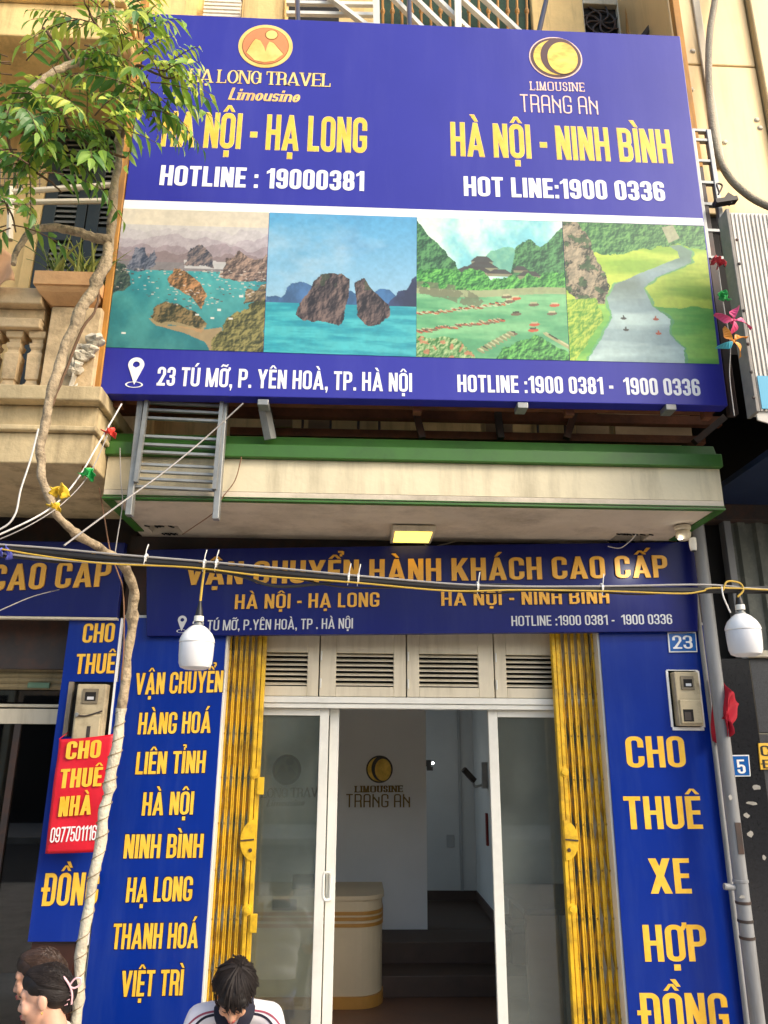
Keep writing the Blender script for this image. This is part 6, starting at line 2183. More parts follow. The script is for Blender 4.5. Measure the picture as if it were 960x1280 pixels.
# rubble and plastic stuffed between balcony and billboard, cloth on the rail
t = thing('plastic_sheet', 'crumpled pale grey plastic sheet wedged between pedestal and billboard', 'sheet', tuple(at(105, 480, BLY)))
cloth_patch('sheet', [at(96, 440, BLY - .05), at(122, 410, BLY + .1), at(117, 485, BLY + .1), at(82, 490, BLY - .07)], M('dirty plastic sheet', S(176, 170, 156), .6, .2, 14, .4, 30, dirt=S(110, 100, 86), damt=.5), t, .03, 4, 12)
t = thing('cement_rubble', 'lumpy white cement rubble on the ledge behind the tree trunk', 'rubble', tuple(at(98, 450, BLY)))
q = MB()
rnd = random.Random(3)
for k in range(9):
    f = k / 8
    c = at(90 + 30 * f, 465 - 42 * f + rnd.uniform(-4, 4), BLY - .04)
    s_ = rnd.uniform(.025, .05)
    n0 = len(q.v)
    q.lathe([(.001, -s_), (s_ * .5, -s_ * .8), (s_ * .9, -s_ * .35), (s_ * 1.0, 0), (s_ * .9, s_ * .4), (s_ * .5, s_ * .8), (.001, s_)], c, 10)
    for i in range(n0, len(q.v)):
        v = Vector(q.v[i]); d = v - c
        f = 1 + .55 * mnoise.noise(v * 28 + Vector((k, 0, 0))) + .3 * mnoise.noise(v * 60)
        q.v[i] = tuple(c + Vector((d.x * f * 1.1, d.y * f, d.z * f * .8)))
q.build('lumps', M('crumbly cement', S(190, 182, 164), .9, .2, 20, .6, 30), t)
t = thing('hanging_cloth', 'faded tan cloth hanging at the far left of the balcony', 'cloth', tuple(at(6, 330, BLY - .12)))
cloth_patch('cloth', [at(-30, 300, BLY - .12), at(14, 318, BLY - .1), at(19, 354, BLY - .1), at(-30, 366, BLY - .12)], M('faded tan cloth', S(206, 160, 120), .9, .12, 10), t, .03, 2, 10)

# ------------------------------------------------------------------ cables and strings
CBY = -2.0
m_cab = M('black cable sheath', S(34, 33, 34), .55, .2, 20)
m_cabg = M('grey cable sheath', S(150, 146, 142), .5, .12, 20)
m_caby = M('yellow cable sheath', S(190, 156, 56), .5, .1, 20)
m_caby2 = M('white cable sheath', S(206, 202, 196), .5, .1, 20)


def cable(pxs, Y, r, mat, label, group='cables strung across the shopfront', name='cable', n=8):
    if pxs[-1][0] == 1080: pxs = pxs + [(1500, 742), (2100, 716)]      # runs on past the neighbouring houses
    if pxs[0][0] == -120: pxs = [(-900, 640), (-480, 668)] + pxs
    p = spline([at(x, y, Y if not isinstance(Y, list) else Y[i]) for i, (x, y) in enumerate(pxs)], 6)
    o = MB().tube(p, r, n).build(name, mat, None, smooth=True)
    return tag(o, label, 'cable', group)


cable([(-120, 672), (-20, 682), (100, 694.5), (180, 701), (250, 707), (350, 716), (450, 725), (600, 735), (750, 736.5), (900, 738), (1080, 734)], CBY, .0125, m_cab, 'thickest black cable running the full width below the canopy')
cable([(-120, 668), (-20, 679), (60, 685), (140, 692.5), (250, 701.5), (350, 710.5), (450, 720), (600, 732), (750, 733), (880, 731), (960, 737), (1080, 738)], CBY - .012, .0045, m_cabg, 'grey cable lying on top of the thick black cable')
cable([(-120, 680), (-20, 684), (40, 693), (90, 700), (140, 705), (240, 709.5), (330, 720), (440, 728), (560, 738.5), (650, 737.5), (760, 739), (850, 742), (878, 739), (905, 735), (1080, 741)], CBY - .02, .0036, m_caby, 'yellow cable winding below the black cable')
cable([(-120, 676), (-20, 686), (60, 692), (130, 698), (250, 711), (300, 720), (345, 733), (400, 730), (440, 727), (600, 737), (760, 737), (960, 741), (1080, 745)], CBY + .015, .006, m_cab, 'thin black cable sagging in a loop left of the middle')
cable([(-120, 690), (-20, 690), (50, 697), (120, 703), (180, 704), (280, 708), (400, 719), (520, 729)], CBY + .01, .005, m_caby2, 'whitish cable fanning out of the bundle at the left')
cable([(-120, 699), (-20, 694), (60, 699), (140, 702), (200, 704.5), (260, 710)], CBY + .02, .009, m_cab, 'short black cable joining the bundle from the far left')
cable([(-120, 684), (-20, 688), (60, 690), (150, 697), (230, 708), (300, 712), (390, 724), (470, 722), (540, 731), (640, 731), (700, 741), (790, 733), (870, 741), (960, 735), (1080, 742)], CBY + .022, .0045, m_cab, 'thin black cable weaving through the bundle')
cable([(-120, 694), (-20, 692), (70, 703), (130, 700), (200, 706), (270, 716), (360, 722), (430, 734), (520, 735), (610, 742), (690, 736), (800, 743), (900, 735), (980, 739), (1080, 737)], CBY + .028, .0035, M('dark brown cable sheath', S(70, 56, 46), .6, .2), 'thin dark brown cable drooping below the bundle')
m_tie = M('white plastic tie', S(226, 224, 218), .4, .05, 10)
for px, py in [(183, 698), (256, 705), (271, 705), (436, 722), (448, 723), (597, 733), (752, 735)]:
    c = at(px, py, CBY)
    q = MB(); q.lathe([(.0175, -.004), (.0195, -.004), (.0195, .004), (.0175, .004)], c, 14, axis='x')
    q.tube(spline([c + Vector((0, -.016, .004)), c + Vector((.003, -.02, .03)), c + Vector((.008, -.018, .055))], 4), .0022, 5)
    q.tube(spline([c + Vector((0, -.016, -.004)), c + Vector((-.003, -.017, -.02)), c + Vector((-.004, -.012, -.034))], 4), .0018, 5)
    tag(q.build('cable_tie', m_tie, None), 'white plastic tie with a sticking out tail round the cable bundle', 'cable tie', 'ties round the cable bundle')


def bulb(c, sway, label, cord_top, cord_mat):
    t = thing('light_bulb', label, 'light bulb', tuple(c), 'bulbs hanging from the cables')
    R_ = .0675
    prof = [(.001, -.176), (R_ * .6, -.174), (R_ * .86, -.166), (R_ * .95, -.150), (R_ * .985, -.115), (R_, -.076)]
    q = MB(); q.lathe(prof + [(R_ * .98, -.072)], c, 32); q.build('diffuser', M('milky bulb plastic', S(216, 216, 218), .35, .02, 6, dirt=S(170, 166, 156), damt=.3), t, smooth=True)
    q = MB(); q.lathe([(R_ * .99, -.0715), (R_ * 1.02, -.07), (R_ * 1.02, -.064), (R_ * .97, -.052), (R_ * .84, -.034), (R_ * .55, -.014), (R_ * .34, -.004), (.001, -.003)], c, 32); q.build('bulb_body', M('glossy white plastic', S(232, 232, 230), .2, .02, 6), t, smooth=True)
    q = MB(); q.lathe([(.018, -.0025), (.018, .004), (.012, .006), (.012, .012), (.001, .0125)], c, 20); q.build('screw_cap', m_steel, t, smooth=True)
    s1 = c + sway * .3
    q = MB(); q.lathe([(.001, .013), (.019, .0132), (.019, .034), (.001, .0345)], c, 20); q.build('socket_ring', m_white, t, smooth=True)
    q = MB(); q.lathe([(.001, .035), (.016, .0352), (.013, .055), (.008, .075), (.005, .095), (.001, .0955)], c, 16); q.build('socket', m_black, t, smooth=True)
    q = MB(); q.tube(spline([c + Vector((0, 0, .094)), (c + Vector((0, 0, .12))).lerp(cord_top, .35), cord_top], 6), .005, 8); q.build('cord', cord_mat, t, smooth=True)
    return t


bulb(at(248, 781, CBY), Vector((0, 0, 0)), 'white bulb hanging from the cables by a yellow cord at the left', at(256, 708, CBY), m_caby)
bulb(at(926, 766.5, CBY), Vector((0, 0, 0)), 'white bulb hanging from the cables near the right edge', at(916, 740, CBY), m_black)
q = MB(); q.tube(spline([at(904, 738, CBY - .02), at(909, 727, CBY - .02), at(925, 729, CBY - .02), at(929, 738, CBY - .02), at(922, 746, CBY - .02)], 5), .004, 6)
tag(q.build('cord_loop', m_caby, None), 'yellow loop of wire above the right bulb', 'wire')
cable([(902, 733), (904, 745), (909, 757), (913, 766)], CBY - .03, .003, m_tie, 'short white tail of a tie beside the right bulb', 'loose wires', 'tie_tail')

# strings at the left with scraps of bunting
cable([(152, 505), (120, 560), (96, 600), (62, 636), (0, 668), (-80, 700)], [-1.3, -1.5, -1.65, -1.85, -1.95, -2.0], .004, m_caby2, 'white string with bunting scraps running down from the billboard corner', 'strings at the left', 'string')
cable([(134, 545), (112, 592), (80, 628), (40, 655), (-5, 676), (-80, 706)], [-1.45, -1.6, -1.8, -1.9, -1.95, -2.0], .0025, m_cabg, 'thinner grey string beside the white bunting string', 'strings at the left', 'string')
cable([(48, 536), (38, 575), (26, 612), (18, 645), (-5, 664), (-80, 690)], -1.9, .004, m_caby2, 'white wire dropping across the tan balcony edge', 'strings at the left', 'wire')
cable([(304, 504), (255, 549), (205, 590), (150, 630), (80, 682)], [-1.25, -1.25, -1.4, -1.6, -1.95], .004, m_cabg, 'grey wire slanting across the hanging ladder', 'strings at the left', 'wire')
cable([(-60, 790), (0, 763), (40, 746), (74, 737)], [-1.6, -1.2, -.8, -.4], .003, m_cabg, 'thin grey wire across the left fascia sign', 'strings at the left', 'wire')
cable([(124, 610), (131, 650), (138, 690), (147, 715), (154, 740), (155, 800), (152, 850)], -.9, .004, M('brown wire', S(120, 84, 56), .6, .1), 'brown wire hanging along the tree trunk', 'strings at the left', 'wire')
cable([(150, 560), (151, 600), (153, 630), (147, 670), (144, 690)], -.98, .003, m_cabg, 'thin wire hanging at the left end of the canopy', 'strings at the left', 'wire')
cable([(302, 570), (294, 600), (278, 622), (268, 640), (240, 660), (228, 668)], [-.96, -.96, -.96, -.95, -.7, -.55], .003, M('brown wire', S(120, 84, 56)), 'brown wire from the green band to the left soffit hole', 'loose wires', 'wire')
cable([(760, 683), (775, 685), (788, 676), (795, 668)], [-.28, -.35, -.45, -.5], .003, m_tie, 'white wire from the right soffit hole', 'loose wires', 'wire')


def scrap(px, py, Y, mat, label, s=.05, seed=1):
    c = at(px, py, Y)
    t = thing('bunting_scrap', label, 'bunting', tuple(c), 'coloured bunting scraps')
    cloth_patch('cloth', [c + Vector((-s * .6, 0, s * .5)), c + Vector((s * .4, -.01, s * .6)), c + Vector((s * .9, .0, -s * .35)), c + Vector((s * .1, .02, -s * .5))], mat, t, s * .35, seed, 6)
    cloth_patch('fold', [c + Vector((-s * .9, -.01, s * .1)), c + Vector((s * .1, -.03, s * .35)), c + Vector((s * .2, -.02, -s * .1)), c + Vector((-s * .5, .01, -s * .25))], mat, t, s * .3, seed + 3, 5)


m_b = [M('red bunting', S(226, 70, 56), .6), M('green bunting', S(40, 170, 84), .5), M('yellow bunting', S(226, 190, 50), .6), M('violet bunting', S(90, 96, 190), .6), M('pink bunting', S(214, 70, 120), .5), M('orange bunting', S(238, 150, 50), .5), M('teal bunting', S(60, 160, 180), .5)]
scrap(137, 541, -1.43, m_b[0], 'salmon red bunting scrap on the white string', .042, 1)
scrap(110, 593, -1.66, m_b[1], 'bright green bunting scrap on the white string', .045, 2)
scrap(74, 616, -1.8, m_b[2], 'yellow bunting scrap twisted round the string by the trunk', .055, 5)
scrap(68, 634, -1.84, m_b[2], 'small yellow ribbon end below the larger yellow scrap', .035, 7)
scrap(3, 692, -2.0, m_b[3], 'violet bunting scrap on the cables at the left edge', .05, 4)
RSB = -1.5
scrap(897, 328, RSB, M('dark red bunting', S(170, 40, 50), .6), 'dark red bunting bud below the right ladder', .05, 3)
scrap(904, 370, RSB, m_b[1], 'green ribbon scrap above the pinwheels', .045, 6)
cable([(896, 320), (900, 350), (906, 390), (913, 430), (912, 470), (918, 520)], RSB + .02, .0025, m_cabg, 'thin string carrying the pinwheels at the right', 'strings at the right', 'string')


def pinwheel(px, py, r, a0, mats, label):
    c = at(px, py, RSB - .02)
    t = thing('pinwheel', label, 'pinwheel', tuple(c), 'pinwheels on the right string')
    for k in range(4):
        a = a0 + k * math.pi / 2
        u, v = Vector((math.cos(a), -.0, math.sin(a))), Vector((-math.sin(a), 0, math.cos(a)))
        q = MB()
        V, F = [], []
        n = 6
        for i in range(n + 1):
            f = i / n
            tip = c + u * (r * f) + Vector((0, -.012 - .035 * f * (1 - f) * 2, 0))
            edge = c + u * (r * (.12 + .88 * f)) + v * (r * .52 * (1 - f) * min(1, f * 3 + .25)) + Vector((0, .012 - .03 * (1 - f), 0))
            V += [tip, edge]
        for i in range(n):
            F.append((2 * i, 2 * i + 1, 2 * i + 3, 2 * i + 2))
        q.add(V, F)
        o = q.build('blade', mats[k % len(mats)], t)
        s_ = o.modifiers.new('thickness', 'SOLIDIFY'); s_.thickness = .0015
    q = MB(); q.lathe([(.001, -.02), (.01, -.014), (.01, .01)], c, 10, axis='y'); q.build('hub', mats[0], t)


pinwheel(916, 402, .105, 1.15, [m_b[4]], 'pink pinwheel beside the ribbed sign box')
pinwheel(915, 428, .095, .35, [m_b[5], m_b[5], m_b[6], m_b[5]], 'orange pinwheel with a teal blade below the pink one')


# ------------------------------------------------------------------ people
def blob(name, parts, voxel, mat, parent, smooth_it=4):
    bm = bmesh.new()
    for p in parts:
        if p[0] == 'e':
            _, c, r, *rot = p
            m = Matrix.Translation(c) @ (rot[0].to_4x4() if rot else Matrix.Identity(4)) @ Matrix.Diagonal((*r, 1))
            bmesh.ops.create_icosphere(bm, subdivisions=3, radius=1, matrix=m)
        else:
            _, a, b, r0, r1 = p
            a, b = Vector(a), Vector(b)
            t = b - a
            rot = t.to_track_quat('Z', 'Y').to_matrix().to_4x4()
            m = Matrix.Translation((a + b) / 2) @ rot
            bmesh.ops.create_cone(bm, cap_ends=True, segments=20, radius1=r0, radius2=r1, depth=t.length, matrix=m)
            for c, r in ((a, r0), (b, r1)):
                bmesh.ops.create_icosphere(bm, subdivisions=2, radius=r, matrix=Matrix.Translation(c))
    me = bpy.data.meshes.new(name)
    bm.to_mesh(me); bm.free()
    tmp = bpy.data.objects.new(name + '_tmp', me)
    COL.objects.link(tmp)
    rm = tmp.modifiers.new('r', 'REMESH'); rm.mode = 'VOXEL'; rm.voxel_size = voxel
    sm_ = tmp.modifiers.new('s', 'SMOOTH'); sm_.factor = .5; sm_.iterations = smooth_it
    dg = bpy.context.evaluated_depsgraph_get()
    me2 = bpy.data.meshes.new_from_object(tmp.evaluated_get(dg))
    bpy.data.objects.remove(tmp); bpy.data.meshes.remove(me)
    me2.name = name
    me2.materials.clear(); me2.materials.append(mat)
    me2.polygons.foreach_set('use_smooth', [True] * len(me2.polygons))
    o = bpy.data.objects.new(name, me2)
    COL.objects.link(o)
    if parent is not None:
        attach(o, parent)
    return o


def skin_mat(name, col):
    m = M(name, col, .5, .06, 12, .05, 200, dirt=tuple(c * f for c, f in zip(col, (1.0, .8, .74))), damt=.35, dscale=14)
    b = m.node_tree.nodes['Principled BSDF']
    b.inputs['Subsurface Weight'].default_value = .12
    b.inputs['Subsurface Radius'].default_value = (.012, .005, .003)
    return m


m_skin = skin_mat('warm skin', S(206, 156, 126)); m_skin2 = skin_mat('light skin', S(208, 162, 136))
m_hair = M('black hair', S(24, 20, 19), .55, .35, 60, spec=.3); m_hair2 = M('dark brown hair', S(44, 32, 26), .55, .35, 60, spec=.3)


def person(label, pos, face, pitch, roll_, top, skin, hair, style, shirt, trousers, stool_mat, lean, stool_label, extra=None):
    """a seated figure; local frame: faces -y, ground z = 0; `top` is the height of the crown"""
    W = Matrix.Translation(pos) @ Matrix.Rotation(face, 4, 'Z')
    t = thing('person', label, 'person', tuple(pos))
    seat = .17
    hcz = top - .115
    H = Vector((0, -lean * 1.0, hcz))
    nb_ = Vector((0, -lean * .62, hcz - .10 - .03 * math.cos(pitch) + (.058 if style == 'boy' else 0)))
    shz = nb_.z - .035
    sw = .165 if style == 'boy' else .145
    ch_ = Vector((0, -lean * .35, (shz + seat) / 2 + .06))
    pv = Vector((0, .02, seat + .09))
    HR = Matrix.Rotation(roll_, 3, 'Y') @ Matrix.Rotation(pitch, 3, 'X')

    def w3(p): return W @ Vector(p)

    def E(c, r, rot=None):
        m = W.to_3x3() @ (rot if rot is not None else Matrix.Identity(3))
        return ('e', w3(c), r, m)

    def HE(c, r, rot=None):
        return E(H + HR @ Vector(c), r, HR @ rot if rot is not None else HR)

    def T_(a, b, r0, r1): return ('t', w3(a), w3(b), r0, r1)
    P = []
    # head with its face
    P += [HE((0, .014, .028), (.074, .092, .084)), HE((0, -.022, -.030), (.060, .066, .076)), HE((0, -.058, -.088), (.024, .022, .020)), HE((0, -.03, -.075), (.045, .045, .035)),
          HE((.034, -.062, -.022), (.026, .024, .026)), HE((-.034, -.062, -.022), (.026, .024, .026)), HE((0, -.068, .03), (.05, .02, .026)),
          T_(H + HR @ Vector((0, -.082, .010)), H + HR @ Vector((0, -.102 if style == 'boy' else -.096, -.024)), .008, .0125 if style == 'boy' else .0112), HE((.011, -.092, -.027), (.009, .011, .008)), HE((-.011, -.092, -.027), (.009, .011, .008)),
          HE((0, -.086, -.052), (.021, .010, .006)), HE((0, -.084, -.062), (.018, .011, .007)), HE((.030, -.073, .003), (.015, .012, .009)), HE((-.030, -.073, .003), (.015, .012, .009)),
          HE((.077, .012, -.008), (.010, .020, .032)), HE((-.077, .012, -.008), (.010, .020, .032))]
    P += [T_(H + HR @ Vector((0, .02, -.05)), nb_ + Vector((0, .015, -.01)), .050, .056)]
    # trunk and limbs
    P += [E(ch_, (sw * .95, .095, .15)), E((ch_ + pv) / 2, (sw * .86, .09, .14)), E(pv, (.155, .12, .10)), T_(nb_ + Vector((0, .01, -.02)), (sw, nb_.y + .015, shz - .02), .045, .042), T_(nb_ + Vector((0, .01, -.02)), (-sw, nb_.y + .015, shz - .02), .045, .042)]
    arms, legs = [], []
    for s in (-1, 1):
        sh = Vector((s * sw, nb_.y + .015, shz - .03)); el = Vector((s * (sw + .07), nb_.y - .08, shz - .27)); wr = Vector((s * .10, nb_.y - .25, shz - .31))
        arms.append((sh, el, wr))
        P += [T_(sh, el, .043, .035), T_(el, wr, .036, .024)]
        d = (wr - el).normalized()
        side = Vector((0, 0, 1)).cross(d).normalized()
        pc = wr + d * .045
        rot = Matrix((side, d, Vector((0, 0, 1)))).transposed()
        P.append(E(pc, (.036, .048, .016), rot))
        for k, (o, ln) in enumerate([(-.027, .062), (-.009, .072), (.009, .068), (.026, .052)]):
            a = pc + d * .04 + side * o
            m1 = a + d * (ln * .55) - Vector((0, 0, .010))
            P += [T_(a, m1, .0088, .008), T_(m1, m1 + d * (ln * .3) - Vector((0, 0, .026)), .008, .0065)]
        th0 = pc - d * .02 - side * (s * .03)
        P += [T_(th0, th0 - side * (s * .03) + d * .03, .011, .0095), T_(th0 - side * (s * .03) + d * .03, th0 - side * (s * .034) + d * .06 - Vector((0, 0, .008)), .0095, .008)]
        hip = pv + Vector((s * .085, -.02, 0)); kn = Vector((s * .16, -.42, seat + .19)); an = Vector((s * .13, -.36, .075))
        legs.append((hip, kn, an))
        P += [T_(hip, kn, .078, .055), T_(kn, an, .052, .036), T_(an, an + Vector((0, -.15, -.04)), .036, .026)]
    blob('body', P, .0055, skin, t, 3)
    # clothes
    Q = [E(ch_, (sw * .95 + .016, .112, .165)), E((ch_ + pv) / 2, (sw * .86 + .022, .108, .16)), E(pv + Vector((0, 0, .03)), (.165, .13, .09)),
         T_(nb_ + Vector((0, .012, -.03)), (sw, nb_.y + .015, shz - .024), .052, .054), T_(nb_ + Vector((0, .012, -.03)), (-sw, nb_.y + .015, shz - .024), .052, .054), E(nb_ + Vector((0, .014, -.012)), (.068, .062, .03))]
    for sh, el, wr in arms:
        Q += [T_(sh, sh.lerp(el, .62), .056, .060)]
    so = blob('shirt', Q, .006, shirt, t, 5)
    blob('trousers', [E(pv, (.17, .14, .105))] + [T_(h_, k_, .090, .066) for h_, k_, a_ in legs] + [T_(k_, a_, .062, .050) for h_, k_, a_ in legs], .008, trousers, t, 3)
    for s, (h_, k_, a_) in zip((-1, 1), legs):
        q = MB(); c = w3(a_ + Vector((0, -.09, -.063)))
        q.box(-.042, -.13, -.011, .042, .11, .008); q.v = [tuple(c + W.to_3x3() @ Vector(p)) for p in q.v]
        q.build('sandal', m_black, t, bevel=.005)
    # lips, brows, lashes
    if style != 'boy' or True:
        m_lip = M('lip colour', S(186, 92, 88), .4, .05)
        blob('lips', [HE((0, -.0895, -.0515), (.0185, .0095, .0055)), HE((0, -.0875, -.0620), (.0165, .0100, .0062))], .0025, m_lip, t, 2)
        for s in (-1, 1):
            q = MB(); q.tube([w3(H + HR @ Vector((s * x, y, z))) for x, y, z in ((.014, -.088, .024), (.028, -.087, .029), (.046, -.076, .025))], [.002, .003, .0012], 6); q.build('eyebrow', hair, t)
            q = MB(); q.tube([w3(H + HR @ Vector((s * x, y, z))) for x, y, z in ((.017, -.0835, .0005), (.030, -.0865, -.0025), (.043, -.0800, -.0005))], [.0010, .0017, .0010], 6); q.build('eyelashes', m_hair, t)
    # hair
    rnd = random.Random(int(top * 1000))
    if style == 'boy':
        hp_ = [HE((0, .020, .044), (.084, .098, .080)), HE((0, .055, .0), (.076, .062, .072)), HE((0, -.048, .074), (.062, .042, .036)), HE((.03, -.07, .062), (.036, .026, .026)), HE((-.028, -.07, .062), (.038, .026, .026))]
        ho = blob('hair', hp_, .005, hair, t, 2)
        q = MB()
        crown = Vector((.012, .045, .125))
        locks = []
        for k in range(1300):
            a = rnd.uniform(0, 6.283); r0 = rnd.random() ** .6 * .1
            def surf(v, lift):
                c = Vector((0, .012, .042)); R_ = Vector((.0865, .1015, .0865))
                u = v - c
                k_ = 1 / math.sqrt((u.x / R_.x) ** 2 + (u.y / R_.y) ** 2 + (u.z / R_.z) ** 2)
                return c + u * k_ * (1 + lift)
            pts_ = []
            dirn = Vector((math.cos(a), math.sin(a), 0))
            ln = rnd.uniform(.05, .095)
            ns = 5
            lift_ = rnd.uniform(.0, .16)
            for i in range(ns + 1):
                s_ = r0 + ln * i / ns
                ang = s_ / .092
                v = crown + dirn * (math.sin(ang) * .11) - Vector((0, 0, (1 - math.cos(ang)) * .115))
                v += Vector((-dirn.y, dirn.x, 0)) * .02 * (i / ns)
                pts_.append(surf(v, .012 + lift_ * (i / ns)))
            if k < 170:                                        # thicker locks with free tips
                for i in range(ns + 1):
                    pts_[i] = pts_[i] * (1 + .05 * (i / ns) ** 2 * rnd.uniform(.3, 1.6))
                locks.append((pts_, rnd.uniform(.006, .011)))
            if pts_[-1].z < .005 and pts_[-1].y < -.01: continue
            if pts_[-1].z < -.055: continue
            for i in range(ns):
                wd = .0021 * (1 - (i / ns) * .5)
                d = (pts_[i + 1] - pts_[i]).normalized(); sd_ = d.cross(pts_[i] - Vector((0, .01, .04))).normalized() * wd; sd2 = sd_ * (.15 if i == ns - 1 else .9)
                q.add([w3(H + HR @ (pts_[i] - sd_)), w3(H + HR @ (pts_[i] + sd_)), w3(H + HR @ (pts_[i + 1] + sd2)), w3(H + HR @ (pts_[i + 1] - sd2))], [(0, 1, 2, 3)])
        for pts_, w_ in locks:
            if pts_[-1].z < -.05: continue
            V = []
            n_ = len(pts_)
            for i in range(n_):
                d = (pts_[min(i + 1, n_ - 1)] - pts_[max(i - 1, 0)]).normalized()
                o_ = (pts_[i] - Vector((0, .01, .04))).normalized()
                sd_ = d.cross(o_).normalized() * (w_ * (1 - (i / (n_ - 1)) ** 2) + .0004)
                V += [w3(H + HR @ (pts_[i] - sd_)), w3(H + HR @ (pts_[i] + o_ * .0045)), w3(H + HR @ (pts_[i] + sd_))]
            F = []
            for i in range(n_ - 1):
                F += [(3 * i, 3 * i + 1, 3 * i + 4, 3 * i + 3), (3 * i + 1, 3 * i + 2, 3 * i + 5, 3 * i + 4)]
            q.add(V, F)
        q.build('strands', M('hair strands ' + hair.name, tuple(c * 1.35 for c in hair.node_tree.nodes['Mix'].inputs['B'].default_value[:3]), .62, .3, 40, spec=.2), ho)
    else:
        bun = Vector((0, .098, .0))
        hp_ = [HE((0, .026, .040), (.0805, .088, .082)), HE((0, .055, .0), (.074, .062, .062)), HE(bun, (.044, .040, .060)), HE(bun + Vector((0, -.01, -.05)), (.028, .025, .04)), HE((0, -.022, .070), (.064, .058, .050)), HE((.052, .0, .05), (.026, .05, .036)), HE((-.052, .0, .05), (.026, .05, .036))]
        ho = blob('hair', hp_, .005, hair, t, 9)
        from mathutils.bvhtree import BVHTree
        bvh = BVHTree.FromPolygons([v.co.copy() for v in ho.data.vertices], [tuple(p_.vertices) for p_ in ho.data.polygons])
        q = MB()
        for k in range(420):
            a = rnd.uniform(-1.9, 1.9)                   # start along the hairline, sweep back into the bun
            st = Vector((.086 * math.sin(a), -.075 * math.cos(a) ** 2, .050 + .074 * math.cos(a) - .02 * (abs(a) > 1.3)))
            f0_ = rnd.uniform(0, .35) if k % 3 else 0
            f1_ = rnd.uniform(.7, 1)
            ns = 9
            w_ = rnd.uniform(.0025, .0075)
            li = rnd.uniform(.0006, .004)
            C_, N_ = [], []
            for i in range(ns + 1):
                f = f0_ + (f1_ - f0_) * i / ns
                v = st.lerp(bun, f)
                out_ = (v - Vector((0, .03, .03)))
                v = v + out_.normalized() * (.05 * math.sin(f * math.pi))
                h = bvh.find_nearest(w3(H + HR @ v))
                C_.append(h[0] + h[1] * (li * math.sin(math.pi * (i + .3) / (ns + .6)) - .0004)); N_.append(h[1])
            V = []
            for i in range(ns + 1):
                d = (C_[min(i + 1, ns)] - C_[max(i - 1, 0)])
                if d.length < 1e-6: d = Vector((0, 0, 1))
                sd_ = d.normalized().cross(N_[i]).normalized() * (w_ * (.35 + .65 * math.sin(math.pi * (i + .5) / (ns + 1))))
                V += [C_[i] - sd_ - N_[i] * .0012, C_[i] + N_[i] * .0016, C_[i] + sd_ - N_[i] * .0012]
            F = []
            for i in range(ns):
                F += [(3 * i, 3 * i + 1, 3 * i + 4, 3 * i + 3), (3 * i + 1, 3 * i + 2, 3 * i + 5, 3 * i + 4)]
            q.add(V, F)
        q.build('strands', M('hair strands ' + hair.name, tuple(c * 1.35 for c in hair.node_tree.nodes['Mix'].inputs['B'].default_value[:3]), .5, .3, 40, spec=.35), ho)
    if extra:
        extra(t, lambda p: w3(H + HR @ Vector(p)), w3, nb_, shz, sw)
    # the stool
    st_ = thing('stool', stool_label, 'stool', tuple(pos))
    q = MB(); q.box(-.15, -.12, seat - .025, .15, .16, seat); q.v = [tuple(w3(p)) for p in q.v]; q.build('seat', stool_mat, st_, bevel=.01)
    for sx in (-1, 1):
        for sy in (-.10, .14):
            q = MB(); q.bar((sx * .13, sy, .0), (sx * .115, sy * .9, seat - .026), .03, .03); q.v = [tuple(w3(p)) for p in q.v]; q.build('leg', stool_mat, st_)
    return t


# shirt with two stripes running over the shoulders and down the sleeves
def striped_shirt():
    m = M('white striped shirt', S(222, 220, 226), .8, .04, 6, .12, 26)
    return m


m_shirt_b = striped_shirt()


